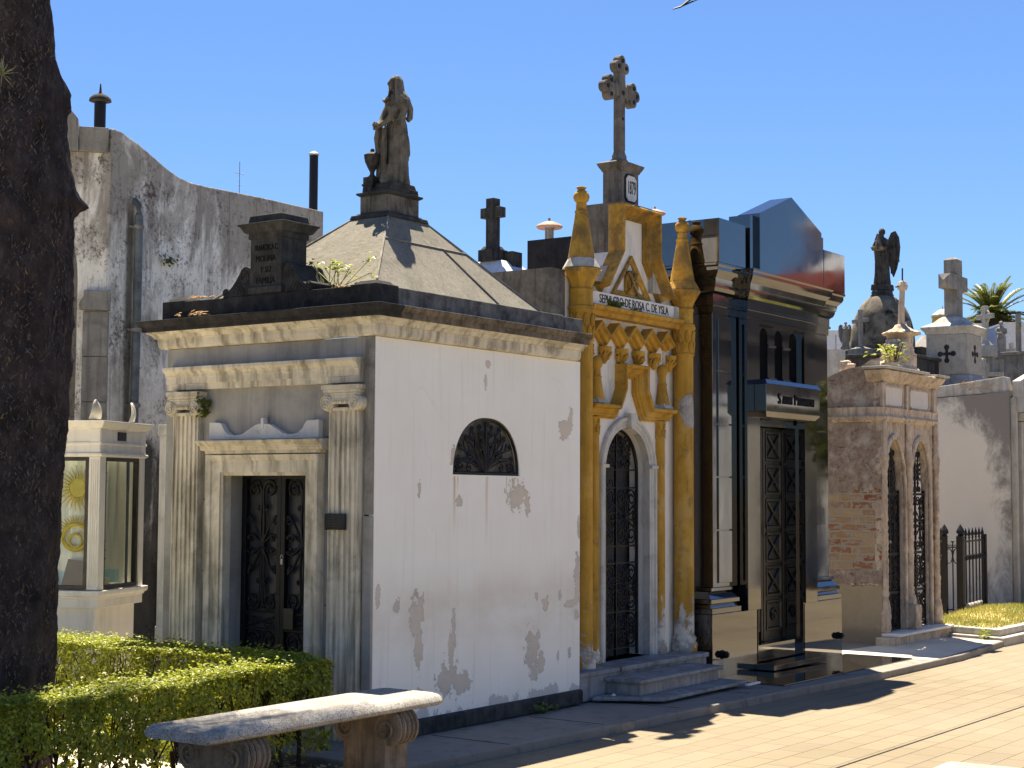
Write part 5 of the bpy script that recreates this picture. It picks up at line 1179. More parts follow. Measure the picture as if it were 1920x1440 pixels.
mb = MB(); mb.sweep([(RX, 1.0), (RX, RY), (11.06, RY), (11.06, 0.6)], [(0, 2.52), (0.03, 2.53), (0.05, 2.565), (0.06, 2.59), (0.03, 2.60), (0.035, 2.68), (0.05, 2.695), (0, 2.70), (-.05, 2.70), (-.05, 2.52)], XY); mb.build('string_course', MT['ruin_stone'], tr_, crumble=(.014, .022))
mb = MB(); mb.sweep([(RX, RY+0.16), (RX, RY), (11.06, RY), (11.06, 0.7)], [(0, 2.99), (0.03, 3.0), (0.05, 3.03), (0.085, 3.06), (0.11, 3.11), (0.13, 3.13), (-.06, 3.135), (-.06, 2.99)], XY); co_ = mb.build('cornice', MT['ruin_stone'], tr_, crumble=(.016, .025))
mb = MB(); pts = [(RX-0.10, RY+0.3), (RX-0.13, RY-0.12)]
mb.sweep([(RX, RY+0.17), (RX, RY), (10.52, RY)], [(-0.25, 3.136), (0.15, 3.136), (0.155, 3.165), (-0.25, 3.185)], XY); mb.sweep([(10.85, RY), (11.06, RY), (11.06, 0.65)], [(-0.2, 3.136), (0.15, 3.136), (0.155, 3.162), (-0.2, 3.18)], XY); mb.build('cornice_slab', MT['cement_pale'], co_, bevel=0.008, each=.005)
mb = MB()
for x in (RX+0.03, 10.08, 11.0): mb.box(x-0.05, x+0.05, RY-0.035, RY, 2.70, 2.985)
mb.build('panel_pilaster', MT['ruin_stone'], tr_, bevel=0.006, each=.01)
for xc in (9.66, 10.52):
    o8 = [(-.30, -.08), (-.30, .08), (-.24, .115), (.24, .115), (.30, .08), (.30, -.08), (.24, -.115), (-.24, -.115)]
    m2 = MB(); m2.sweep([(xc+a*1.12, 2.83+b*1.15) for a, b in o8], [(0, 0), (0, .015), (.02, .018), (.03, 0)], XZ(RY), True); pf = m2.build('panel_frame', MT['ruin_stone'], tr_)
    m2 = MB(); m2.prism([(xc+a, 2.83+b) for a, b in o8], 0.0, 0.006, XZ(RY)); m2.build('blank_panel', MT['ruin_panel'], pf)
for xc in (D1c, D2c):
    y = RY+0.055; g = MB(); mpr = lambda u, v, h: (u, y-h, v)
    for x in (xc-HWD+.015, xc, xc+HWD-.015): g.box(x-.014, x+.014, y-.01, y+.01, .075, 1.72 if abs(x-xc) > .1 else 2.3)
    for z in (.08, .50, .95, 1.66): g.box(xc-HWD, xc+HWD, y-.012, y+.012, z, z+.03)
    dd = g.build('iron_door', MT['iron'], tr_); g = MB()
    for a, b in ((.11, .48), (.54, .94), (.99, 1.65), (1.70, 2.2)):
        k = 1 if b < 2 else .6
        curl_panel(g, mpr, xc-HWD*k, xc-.01, a, b, .008); curl_panel(g, mpr, xc+.01, xc+HWD*k, a, b, .008)
    g.build('door_scrollwork', MT['iron'], dd)
    g = MB(); g.prism([(xc-.16, .30), (xc-.10, .24), (xc-.04, .30), (xc-.10, .44)], 0, .01, XZ(y-.02)); g.lathe([(.012, 1.1), (.014, 1.13)], xc-.05, y-.03, 8); g.build('door_ornament', MT['zinc'], dd)
mb = MB(); rnd = random.Random(3)   # broken stub of the gable with courses of brick
for i in range(9):
    z = 3.15+i*0.062; x0 = 10.48+i*0.052+rnd.uniform(-.05, .05); x1 = 11.28-0.03*i+rnd.uniform(-.01, .02)
    mb.box(x0, min(x1, 11.25), 0.42+rnd.uniform(-.02, .02), 0.72, z, z+0.060)
    if i < 8: mb.box(x0-rnd.uniform(.02, .07), x0+.2, 0.44, 0.66, z+.008, z+.05)
mb.lathe([(.24, 3.70), (.26, 3.72), (.20, 3.74), (.10, 3.79), (.07, 3.83)], 11.0, 0.56, 12); sbk = mb.build('gable_stub', MT['ruin_stone'], tr_, crumble=(.016, .035))
mb = MB(); mb.tube([(11.0, .56, 3.82), (11.01, .56, 4.05), (11.03, .55, 4.30)], .045, 8, .035); mb.lathe([(.06, 4.28), (.075, 4.33), (.05, 4.38), (.02, 4.40)], 11.03, .55, 8); mb.build('cross_stump', MT['ruin_stone'], sbk, bevel=0.004)
mb = MB(); mb.tube([(11.03, .55, 4.38), (11.035, .55, 4.56)], .010, 6); mb.tube([(11.03, .55, 4.35), (10.93, .60, 4.31)], .010, 6); mb.build('iron_rod', MT['iron'], sbk)
mb = MB()
for i in range(14):
    x = RX+.1+rnd.uniform(0, 1.1); y = .35+rnd.uniform(0, .35); mb.box(x, x+rnd.uniform(.06, .16), y, y+.1, 3.13+rnd.uniform(-.06, 0), 3.19+rnd.uniform(0, .10)*(1.2-(x-RX)))
mb.build('rubble_crest', MT['ruin_stone'], tr_, crumble=(.016, .04))
t = thing('ruin_step', 'rough stone step with a white marble top in front of the crumbling brick tomb', 'step', (10, 0, -.07))
mb = MB(); mb.box(RX-.24, 10.98, -.05, RY-.002, -.08, .038); mb.build('block', MT['ruin_stone'], t, bevel=0.012)
mb = MB(); mb.box(RX-.06, 11.02, -.075, RY-.003, .0385, .072); mb.build('marble_top', MT['white_marble'], t, bevel=0.008)
wd = MB(); rnd = random.Random(21); pts = []
for i in range(7):
    e = (10.55+rnd.uniform(-.28, .25), .50+rnd.uniform(-.15, .15), 3.46+rnd.uniform(-.02, .14)); wd.tube([(10.6, .5, 3.20), ((10.6+e[0])/2, (.5+e[1])/2, 3.40), e], .006, 5)
wt = thing('roof_shrub', 'small yellow green shrub growing from the broken top of the brick tomb', 'weed', (10.6, .5, 3.2)); wd.build('stem', MT['stem'], wt)
lf = MB(); leaf_spray(lf, [((10.55+rnd.gauss(0, .13), .50+rnd.gauss(0, .1), 3.44+rnd.gauss(0, .065)), (0, 0, 1)) for _ in range(90)], .075, rnd); lf.build('leaves', MT['weed'], wt, fix=False)

# ---------------------------------------------------------------- grass plot, iron railing, far grey tomb
t = thing('grass_plot', 'raised plot of dry sunlit grass inside a double stone kerb', 'planter', (12.5, 0, -.1))
A = [(10.66, -.80), (15.9, -.86), (15.9, .3), (10.98, .3)]
mb = MB(); mb.prism(A, -.16, -.03, lambda u, v, h: (u, v, h)); mb.prism([(10.80, -.70), (15.8, -.76), (15.8, .3), (11.06, .3)], -.03, .055, lambda u, v, h: (u, v, h)); mb.build('kerb', MT['cement_pale'], t, bevel=0.012)
gr = MB(); rnd = random.Random(8)
def hump(x, y): return .055+.10*math.exp(-((x-13)/1.6)**2-((y-.05)/.5)**2)+.03*noise.noise(Vector((x*2, y*2, 0)))
nx, ny = 40, 12; vs = []
for i in range(nx+1):
    for j in range(ny+1):
        v = j/ny; xl = 10.93+.2*v; x = xl+(15.75-xl)*i/nx; y = -.62+1.0*v; vs.append((x, y, hump(x, y)-(.03 if j in (0, ny) or i in (0, nx) else 0)))
gr.add(vs, [(i*(ny+1)+j, (i+1)*(ny+1)+j, (i+1)*(ny+1)+j+1, i*(ny+1)+j+1) for i in range(nx) for j in range(ny)])
for _ in range(9000):
    x = rnd.uniform(10.95, 15.6); y = rnd.uniform(-.62, .36); z = hump(x, y)-.01; a = rnd.uniform(0, TAU); L = rnd.uniform(.03, .075); d = (math.cos(a)*.007, math.sin(a)*.007); b = (rnd.gauss(0, .02), rnd.gauss(0, .02))
    gr.add([(x-d[0], y-d[1], z), (x+d[0], y+d[1], z), (x+b[0], y+b[1], z+L)], [(0, 1, 2)])
go = gr.build('grass', MT['grass'], t, fix=False); go['kind'] = 'stuff'
FP = [(12.945, .737), (13.084, .563), (14.488, .71), (13.837, 1.216)]
tf = thing('iron_railing', 'black iron grave railing with spear tips and a narrow gate', 'fence', (13.0, .65, -.09))
def spear(mb, x, y, z, s=1.0): mb.lathe([(.008, z), (.020*s, z+.012), (.010, z+.025), (.026*s, z+.055), (.018*s, z+.085), (.002, z+.15*s)], x, y, 6)
def rail(mb, a, b, n, z0, z1, tips=True):
    for i in range(n):
        t_ = (i+.5)/n; x = a[0]+(b[0]-a[0])*t_; y = a[1]+(b[1]-a[1])*t_
        mb.tube([(x, y, z0), (x, y, z1)], .011, 5)
        if tips: spear(mb, x, y, z1); mb.lathe([(.026, z1-.30), (.03, z1-.27), (.018, z1-.24)], x, y, 6)
    for z in (z0+.10, z1-.24, z1-.04): mb.tube([(a[0], a[1], z), (b[0], b[1], z)], .014, 5)
for p, q_ in ((FP[1], FP[2]), (FP[0], FP[3])):
    m2 = MB(); rail(m2, p, q_, 7, -.06, 1.06)
    m2.tube([(p[0], p[1], -.05), (q_[0], q_[1], .05)], .01, 5); m2.tube([(p[0], p[1], .05), (q_[0], q_[1], -.05)], .01, 5); m2.build('side_panel', MT['iron'], tf)
for p in FP:
    m2 = MB(); big = p in FP[:2]; r = .045 if p == FP[1] else .032; m2.box(p[0]-r, p[0]+r, p[1]-r, p[1]+r, -.10, 1.10)
    if big: m2.lathe([(.05, 1.10), (.03, 1.12), (.06, 1.15), (.055, 1.18), (.02, 1.24), (.0, 1.27)], p[0], p[1], 8)
    m2.build('post', MT['iron'], tf)
m2 = MB(); a, b = Vector((*FP[0], 0)), Vector((*FP[1], 0)); L = lambda t_, z: tuple(a+(b-a)*t_+Vector((0, 0, z)))
for z in (.98, .10, .95): m2.tube([L(0, z), L(1, z)], .010, 5)
m2.tube([L(.5, .08), L(.5, 1.02)], .010, 5); m2.tube([L(.4, 1.03), L(.6, 1.03)], .012, 5)
for c_ in (.27, .73): m2.tube([tuple(Vector(L(c_, .83))+(b-a)*(.21*math.cos(q))+Vector((0, 0, .10*math.sin(q)))) for q in [TAU*i/18 for i in range(19)]], .008, 5)
m2.tube([L(0, -.04), L(1, .10)], .009, 5); m2.tube([L(0, .10), L(1, -.04)], .009, 5); m2.build('gate', MT['iron'], tf)
m2 = MB()
for i in range(6):
    x = 13.2+.13*i; m2.lathe([(.05, -.06), (.02, .02), (.035, .05), (.015, .12), (.05, .14), (.045, .16)], x, .50+.015*i, 8)
m2.tube([(13.15, .50, .16), (13.95, .585, .16)], .028, 6); o = m2.build('chain_of_balusters', MT['cement_pale'], None); o.name = 'low_balustrade'; props(o, 'low pale balustrade with small turned balusters in front of the iron railing', 'balustrade')

tg = thing('grey_tomb', 'tall tomb with a blank lime washed side wall stained grey along its top', 'mausoleum', (15, .5, -.1))
mb = MB(); nseg = 24; vs = []; top = lambda y: 3.19-.06*(y-.47)+.02*noise.noise(Vector((y*5, 0, 0)))
P = [(.48, -.12)]+[(.48, top(.48)+.02)]+[(.48+3.2*i/nseg, top(.48+3.2*i/nseg)) for i in range(1, nseg+1)]+[(3.68, -.12)]
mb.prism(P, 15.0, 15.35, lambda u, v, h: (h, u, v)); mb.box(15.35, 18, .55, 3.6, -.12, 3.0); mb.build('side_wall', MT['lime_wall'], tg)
mb = MB(); mb.box(15.06, 15.16, .40, .478, -.1, 3.1); mb.box(15.22, 15.40, .36, .478, -.1, 2.75); mb.lathe([(.06, -.1), (.055, 1.0), (.05, 1.9), (.07, 1.92), (.07, 1.98), (.05, 2.0), (.05, 2.68), (.08, 2.72), (.08, 2.80)], 15.5, .33, 12); mb.box(15.2, 17.8, .28, .478, 2.76, 2.88); mb.box(15.36, 17.8, .40, .50, -.1, 2.76) ; mb.build('front_trim', MT['cement_pale'], tg, bevel=.006)
mb = MB(); mb.box(15.62, 16.6, .38, .399, .3, 2.6); mb.build('dark_opening', MT['dark_glass'], tg)
mb = MB(); mb.prism([(15.12, 2.885), (15.9, 2.885), (16.5, 3.6), (15.7, 3.5), (15.1, 3.35)], -.0, .12, XZ(.46)); mb.prism([(0.5, 3.19), (2.2, 3.10), (2.0, 3.26), (1.2, 3.34), (.55, 3.42)], 15.02, 15.3, lambda u, v, h: (h, u, v)); mb.build('roof_slab', MT['cement_pale'], tg, bevel=.01)
dw = MB(); rnd = random.Random(5); 
for _ in range(130):
    x = 15.1; y = 1.0+rnd.uniform(-.28, .2); L_ = rnd.uniform(.05, .22); dw.tube([(x, y, 3.14), (x+rnd.gauss(0, .04), y+rnd.gauss(0, .06), 3.14+L_*.6), (x+rnd.gauss(0, .09), y+rnd.gauss(0, .10), 3.16+L_)], .0035, 3)
o = dw.build('dry_weeds', MT['twig'], None, fix=False); props(o, 'tangle of dry weeds on top of the grey wall', 'weed', kind='stuff')
# ---------------------------------------------------------------- glazed white marble case (rotated plot)
VA = R(22); VL = (0.365, 3.225, 0)
tv = thing('marble_vitrine', 'white marble case with glass sides holding embroidered flags, cut letters on its base', 'vitrine', VL, VA)
def vb(mb, name, m, par=None, **k): return mb.build(name, m, par or tv, world=False, **k)
LU, LV = 0.80, 1.45
vr = lambda e=0: [(-e, -e), (LU+e, -e), (LU+e, LV+e), (-e, LV+e)]
WM = MT['white_marble']
mb = MB(); mb.box(.05, LU-.05, .05, LV-.05, -.05, .725); mb.box(.04, .11, .04, .11, -.05, .724); base = vb(mb, 'base', WM, bevel=.004)
mb = MB(); mb.sweep(vr(), [(-.2, .726), (.0, .726), (.0, .80), (.012, .803), (.012, .815), (.03, .828), (.035, .84), (.035, .868), (-.2, .874)], XY, True); vb(mb, 'sill', WM, bevel=.003)
mb = MB(); mb.box(.10, LU-.1, .1, LV-.1, .80, .873); vb(mb, 'display_shelf', WM)
post = []
for px_, py_, wx, wy in ((0, 0, .10, .10), (LU-.085, 0, .085, .10), (0, LV-.1, .1, .1), (LU-.1, LV-.1, .1, .1)):
    m2 = MB(); m2.box(px_, px_+wx, py_, py_+wy, .8745, 1.955)
    if px_ == 0 and py_ == 0:
        for k in range(4): m2.tube([(-.001, .022+.019*k, .90), (-.001, .022+.019*k, 1.93)], .006, 6)
    vb(m2, 'post', WM, bevel=.003)
mb = MB(); mb.sweep(vr(), [(-.1, 1.956), (.0, 1.956), (.022, 1.968), (.022, 1.985), (.0, 1.99), (.0, 2.055), (.012, 2.06), (.012, 2.075), (.0, 2.08), (.0, 2.185), (.01, 2.19), (.03, 2.20), (.055, 2.235), (.06, 2.25), (-.1, 2.256)], XY, True)
for a, b in (((0, .10), (-.006, .0)), ((LU-.085, LU), (-.006, .0)), ((-.006, .0), (0, .10))): mb.box(a[0], a[1], b[0], b[1], 1.991, 2.184)
ent_ = vb(mb, 'entablature', WM, bevel=.003)
mb = MB(); mb.box(.29, .44, -.004, .0, 2.095, 2.168); vg = vb(mb, 'vent_grille', MT['bronze_side'], ent_)
mb = MB()
for k in range(6): mb.box(.295, .435, -.010, -.0045, 2.10+.0115*k, 2.106+.0115*k)
vb(mb, 'vent_slat', MT['bronze'], vg)
for nm, bxs in (('side', (.105, LU-.09, .03)), ('front', (.105, LV-.105, .03))):
    a, b, d = bxs; fr = MB(); gl = MB()
    mpv = (lambda u, v, h: (u, d-h, v)) if nm == 'side' else (lambda u, v, h: (d-h, u, v))
    fr.sweep([(a, .875), (b, .875), (b, 1.955), (a, 1.955)], [(0, -.02), (0, .02), (-.032, .02), (-.032, -.02)], mpv, True)
    f_ = vb(fr, 'window_frame', MT['bronze'], bevel=.002)
    gl.add([mpv(a+.01, .885, 0), mpv(b-.01, .885, 0), mpv(b-.01, 1.945, 0), mpv(a+.01, 1.945, 0)], [(0, 1, 2, 3)]); vb(gl, 'pane', MT['glass'], f_, fix=False)
mb = MB(); mb.add([(.09, .09, 2.2), (LU-.09, .09, 2.2), (LU-.09, LV-.09, 2.2), (.09, LV-.09, 2.2)], [(0, 1, 2, 3)]); vb(mb, 'roof_pane', MT['glass'], fix=False)
mb = MB(); mb.box(.18, .40, .10, .62, .8745, .955); vb(mb, 'inner_plinth', WM)
for z_, tx in ((0, 'RESTOS'),):
    o = text_mesh('RESTOS', .066, .002, 'inscription', MT['letters_grey'], base, (0, 0, 0), (1, 0, 0), (0, 1, 0), .80)
    for v in o.data.vertices: v.co = Vector((.0475-v.co.z*.5, .285-v.co.x, .535+v.co.y))
def cloth(y0, y1, x, z0, z1, axis, seed, name):
    mb = MB(); n, m = 60, 14; vs = []; r_ = random.Random(seed); p = [r_.uniform(0, TAU) for _ in range(3)]
    for i in range(n+1):
        for j in range(m+1):
            u = y0+(y1-y0)*i/n; t = j/m; w_ = .020*math.sin(u*38+p[0]+1.5*t)+.011*math.sin(u*83+p[1]-3*t)
            vs.append((x+w_*(1.1-.5*t), u, z0+(z1-z0)*t-.06*math.sin(PI*i/n)*(1-t)) if axis == 'x' else (u, x+w_*(1.1-.5*t), z0+(z1-z0)*t))
    mb.add(vs, [(i*(m+1)+j, (i+1)*(m+1)+j, (i+1)*(m+1)+j+1, i*(m+1)+j+1) for i in range(n) for j in range(m)])
    fl_ = thing('flag', *name, VL, VA); c = mb.build('cloth', MT['flag'], fl_, world=False, smooth=True, fix=False); return fl_
mb = MB(); mb.box(LU-.11, LU-.10, .12, LV-.1, .875, 1.954); mb.box(.12, LU-.12, LV-.13, LV-.12, .875, 1.954); vb(mb, 'back_panel', MT['white_marble'])
fa = cloth(.12, 1.2, .12, .88, 1.94, 'x', 2, ('light blue and white flag with a golden sun inside the marble case', 'flag'))
mb = MB(); cz, cyv = 1.70, .24
for k in range(26):
    a = TAU*k/26; b = .012; mb.tube([(.092, cyv+.08*math.cos(a), cz+.08*math.sin(a)), (.088, cyv+.125*math.cos(a+.05), cz+.125*math.sin(a+.05)), (.09, cyv+.19*math.cos(a), cz+.19*math.sin(a))], .012, 4, .003)
mb.prism([(cyv+.075*math.cos(TAU*i/24), cz+.075*math.sin(TAU*i/24)) for i in range(24)], .085, .09, lambda u, v, h: (h, u, v)); mb.build('sun_emblem', MT['gold'], fa, world=False)
mb = MB()
pth = [(.086, .25+.115*math.cos(R(a)), 1.30+.105*math.sin(R(a))) for a in range(0, 361, 15)]; mb.tube(pth, .020, 5); mb.tube([(.086, .25+.06*math.cos(R(a)), 1.27+.055*math.sin(R(a))) for a in range(0, 361, 30)], .012, 5)
for k in range(14): a = R(20+k*10); mb.tube([(.086, .25+.11*math.cos(a), 1.33+.10*math.sin(a)), (.084, .25+.17*math.cos(a), 1.33+.15*math.sin(a))], .008, 4, .002)
mb.build('crest_embroidery', MT['gold'], fa, world=False)
mb = MB(); mb.prism([(.13, .90), (.36, .90), (.30, 1.12), (.12, 1.10)], .060, .066, lambda u, v, h: (h, u, v)); o = thing('dark_card', 'dark blue card propped inside the marble case at the bottom of the left pane', 'card', VL, VA); mb.build('board', MT['navy'], o, world=False)
fb_ = cloth(.16, .74, .20, .90, 1.94, 'y', 5, ('pale folded flag with a green laurel hanging behind the right pane of the marble case', 'flag'))
mb = MB(); r_ = random.Random(6)
for k in range(26):
    z = .98+.036*k; x = .36+.02*math.sin(k*.35); mb.tube([(x, .155, z), (x+(.035 if k % 2 else -.03), .148, z+.03)], .010, 4, .002)
mb.build('laurel_embroidery', MT['laurel'], fb_, world=False)
def lancet_shell(x, y, rz, lab):
    o = thing('metal_finial', lab, 'finial', tuple(Vector(VL)+Matrix.Rotation(VA, 3, 'Z') @ Vector((x, y, 2.271))), VA+rz, 'pointed metal shells on the marble case')
    mb = MB(); n = 10; vs = []
    for i in range(n+1):
        t = i/n; w_ = .062*(1-t**2.2)**.75+.001; z = .165*t
        for s in (-1, -.5, 0, .5, 1): vs.append((w_*s, -.030*(1-abs(s))*(1-.4*t)-.02*math.sin(PI*t), z))
    k = len(vs); vs += [(x_, y_+.006, z_) for x_, y_, z_ in vs]
    fs = [(i*5+j, i*5+j+1, (i+1)*5+j+1, (i+1)*5+j) for i in range(n) for j in range(4)]; fs += [tuple(k+q for q in reversed(f)) for f in fs]
    fs += [(i*5, (i+1)*5, k+(i+1)*5, k+i*5) for i in range(n)]+[(i*5+4, k+i*5+4, k+(i+1)*5+4, (i+1)*5+4) for i in range(n)]
    mb.add(vs, fs); mb.build('shell', MT['zinc'], o, world=False)
lancet_shell(.16, .14, R(-20), 'dull metal pointed shell over the front corner of the marble case')
lancet_shell(.72, .10, R(40), 'dull metal pointed shell seen edge on over the right end of the marble case')

# narrow marble pier in the gap
o = thing('marble_pier', 'stained white marble corner pier between the glazed case and the fluted front', 'wall', (.1, 2.1, 0))
mb = MB(); mb.box(.075, .40, D1+.004, 2.205, -.02, 2.10); mb.box(.06, .40, D1+.004, 2.215, 2.101, 2.185); mb.build('shaft', MT['pier_white'], o, bevel=.004)
mb = MB(); mb.box(.068, .40, D1+.004, 2.212, -.02, .66) ; mb.build('foot', MT['pier_white'], o, bevel=.004)
mb = MB(); mb.box(.40, 2.6, D1+.004, 2.20, -.02, 2.05); mb.build('rear_wall', MT['patina_grey'], o)

# ---------------------------------------------------------------- tall mould stained tomb behind
TW0 = Vector((2.02, 5.14, 0)); TA = R(4)
tt = thing('tall_tomb', 'tall old tomb with a curved top and mould streaked side wall behind the flags', 'mausoleum', tuple(TW0), TA)
prof = [(0, 5.235), (.06, 5.24), (.14, 5.232), (.21, 5.21), (.35, 5.165), (.51, 5.10), (.66, 5.035), (.82, 4.965), (.97, 4.92), (1.14, 4.895), (1.35, 4.892), (1.65, 4.90), (2.25, 4.92), (3.38, 4.935)]
mb = MB(); rnd = random.Random(2)
fine = []
for (a, b) in zip(prof, prof[1:]):
    for k in range(4): t = k/4; fine.append((a[0]+(b[0]-a[0])*t, a[1]+(b[1]-a[1])*t+.006*noise.noise(Vector((a[0]*7+t*5, 0, 0)))))
fine.append(prof[-1])
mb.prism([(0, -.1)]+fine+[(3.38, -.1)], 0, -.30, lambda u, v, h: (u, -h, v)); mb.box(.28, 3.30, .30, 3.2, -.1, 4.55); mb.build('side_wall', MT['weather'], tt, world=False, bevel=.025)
# stone front going away to the left, with rounded opening
FA = R(55); fc, fs_ = math.cos(R(180)-FA), math.sin(R(180)-FA)
fm = lambda u, v, h: (.0-u*math.cos(R(44))-h*.72, u*math.sin(R(44))-h*.69, v)
mb = MB(); opn = [(.42, -.05)]+[(.42+0.0, 3.55)]+[(.98-.56*math.cos(R(a)), 3.72+.78*math.sin(R(a))) for a in range(0, 181, 12)]+[(1.54, 3.55), (1.54, -.05)]
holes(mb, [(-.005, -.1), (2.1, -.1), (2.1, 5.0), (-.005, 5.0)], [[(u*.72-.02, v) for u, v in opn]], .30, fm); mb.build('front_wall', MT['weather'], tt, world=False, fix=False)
mb = MB()
for k in range(8): mb.prism([(-.02, -.1+.44*k), (.225, -.1+.44*k), (.225, .335+.44*k), (-.02, .335+.44*k)], -.05, .035, fm)
mb.prism([(-.03, 3.43), (.26, 3.43), (.26, 3.50), (.22, 3.56), (.22, 3.62), (-.03, 3.62)], -.05, .07, fm); mb.build('quoin', MT['cement'], tt, world=False, bevel=.006, each=.004)
mb = MB(); mb.prism([(.02, 4.985), (.30, 4.985), (.30, 5.232), (.02, 5.232)], -.22, .04, fm); mb.prism([(.30, 4.98), (.62, 4.98), (.62, 5.50), (.42, 5.43), (.31, 5.30)], -.22, .08, fm); mb.build('coping_block', MT['cement'], tt, world=False, bevel=.008, each=.0)
pp = MB(); pp.tube([(.345, -.06, 4.42), (.345, -.06, 3.5), (.335, -.06, 2.4), (.33, -.06, .2)], .042, 12); pp.tube([(.345, .01, 4.58), (.345, -.05, 4.52), (.345, -.06, 4.42)], .034, 10)
dpp = vb(pp, 'drain_pipe', MT['steel'], tt, smooth=True, angle=50)
pp = MB()
for z in (4.28, 3.25, 2.5): pp.lathe([(.048, z), (.056, z+.005), (.056, z+.035), (.048, z+.04)], .343, -.06, 12); pp.box(.27, .415, -.03, .0, z+.01, z+.03)
vb(pp, 'pipe_clamp', MT['cement'], dpp, each=.005)
sh = thing('wall_weed', 'small green weed growing out of the streaked wall beside the drain pipe', 'weed', (0, 0, 0)); rnd = random.Random(4)
W_ = Matrix.Rotation(TA, 3, 'Z'); q = TW0+W_ @ Vector((.78, -.03, 4.02)); mb = MB(); leaf_spray(mb, [(q+Vector((rnd.gauss(0, .05), rnd.uniform(-.05, .0), rnd.gauss(0, .025))), (0, -1, .5)) for _ in range(70)], .04, rnd); mb.build('leaves', MT['moss'], sh, fix=False)
def flue(name, x, y, z0, z1, r, lab, cap, m):
    o = thing(name, lab, 'chimney', (x, y, z0))
    mb = MB(); mb.lathe([(r, z0), (r, z1)], x, y, 16); mb.lathe([(r*1.06, z0+.30), (r*1.06, z0+.315)], x, y, 16); mb.build('pipe', m, o, smooth=True, angle=40)
    mb = MB(); mb.lathe([(a*r, z1+b) for a, b in cap], x, y, 16); mb.build('cap', MT['zinc'] if r < .06 else MT['patina'], o, smooth=True, angle=40); return o
flue('flue_pipe', 5.62, 5.75, 4.4, 5.68, .052, 'tall plain black flue pipe standing behind the streaked wall', [(1.18, 0), (1.18, .02), (.9, .035), (0.2, .05), (0, .055)], MT['iron'])
flue('flue_pipe', 2.93, 6.40, 5.2, 5.86, .062, 'short black flue with a round mossy cap and spike on the curved wall', [(.9, 0), (1.25, .0), (1.95, .012), (1.85, .04), (1.25, .075), (.55, .09), (.25, .11), (.1, .20), (0, .21)], MT['iron'])
o = thing('antenna', 'thin distant mast with a small crossbar above the streaked wall', 'antenna', (20.1, 21.58, 5))
mb = MB(); mb.tube([(20.1, 21.58, 5), (20.1, 21.58, 10.0)], .014, 5, .008); mb.tube([(20.02, 21.66, 9.72), (20.18, 21.5, 9.68)], .009, 4); mb.tube([(20.04, 21.62, 9.4), (20.16, 21.54, 9.4)], .008, 4); mb.build('mast', MT['steel'], o)

# ---------------------------------------------------------------- stone benches
def make_bench(loc, rz, lab, grp):
    t = thing('stone_bench', lab, 'bench', loc, rz, grp)
    L_, Wd, zt, th_ = 1.93, .52, .50, .072
    mb = MB(); n = 5; prof = [(-Wd/2+.03, 0), (Wd/2-.03, 0), (Wd/2-.005, .012), (Wd/2, .028), (Wd/2-.012, .05), (Wd/2-.04, .066), (Wd/2-.09, th_), (-Wd/2+.09, th_), (-Wd/2+.04, .066), (-Wd/2+.012, .05), (-Wd/2, .028), (-Wd/2+.005, .012)]
    def ringx(x, k): return [(x, y*(1-k), zt-th_+ (z if k < .05 else z*(1-k*1.6)+.012*k)) for y, z in prof]
    xs_ = [(-L_/2, .16), (-L_/2+.012, .07), (-L_/2+.04, .015), (-L_/2+.08, 0), (0, 0), (L_/2-.08, 0), (L_/2-.04, .015), (L_/2-.012, .07), (L_/2, .16)]
    vs = []; m = len(prof)
    for x, k in xs_: vs += ringx(x, k)
    mb.add(vs, [(i*m+j, i*m+(j+1) % m, (i+1)*m+(j+1) % m, (i+1)*m+j) for i in range(len(xs_)-1) for j in range(m)]+[tuple(range(m)), tuple((len(xs_)-1)*m+j for j in range(m))])
    mb.build('seat', MT['bench'], t, world=False, smooth=True, angle=38)
    for sx in (-.62, .62):
        mb = MB(); z1 = zt-th_-.001
        mb.box(sx-.105, sx+.105, -.155, .155, -.06, z1)
        for sy in (-1, 1):
            for k in range(5):     # fluted roll of the console
                xa = sx-.095+.038*k
                P = [(-.0, z1)]+[(.165+.082*math.sin(R(a)), z1-.095+.092*math.cos(R(a))) for a in range(0, 181, 18)]+[(.12, z1-.19), (.105, z1-.26), (.12, z1-.34), (.15, -.06), (0, -.06)]
                g_ = .003*(2-abs(k-2)); mb.prism([(sy*(a+(g_ if a > .1 else 0)), z) for a, z in P], xa+.003, xa+.035, lambda u, v, h: (h, u, v))
                mb.tube([(xa+.019, sy*(a+.001), z) for a, z in P[1:-1]], .0125, 6)
            for fx_ in (-.107, .107):
                mb.tube([(sx+fx_, sy*(.152+.0)+a, b) for a, b in scroll(0, z1-.098, .076, PI/2, sy*(1 if fx_ > 0 else 1)*2.0, 36, .1)], .009, 5)
        mb.build('leg', MT['bench_leg'], t, world=False, bevel=.004)
    return t
b1 = make_bench((-1.62, -.885, -.005), R(0.6), 'speckled stone bench with scrolled legs in leaf shade in front of the clipped hedge', None)
b1['group'] = 'stone benches along the path'
b2 = dup(b1, (-.93, -5.19, -.075), R(-88), 'end of a speckled stone bench out on the sunny tiled path')

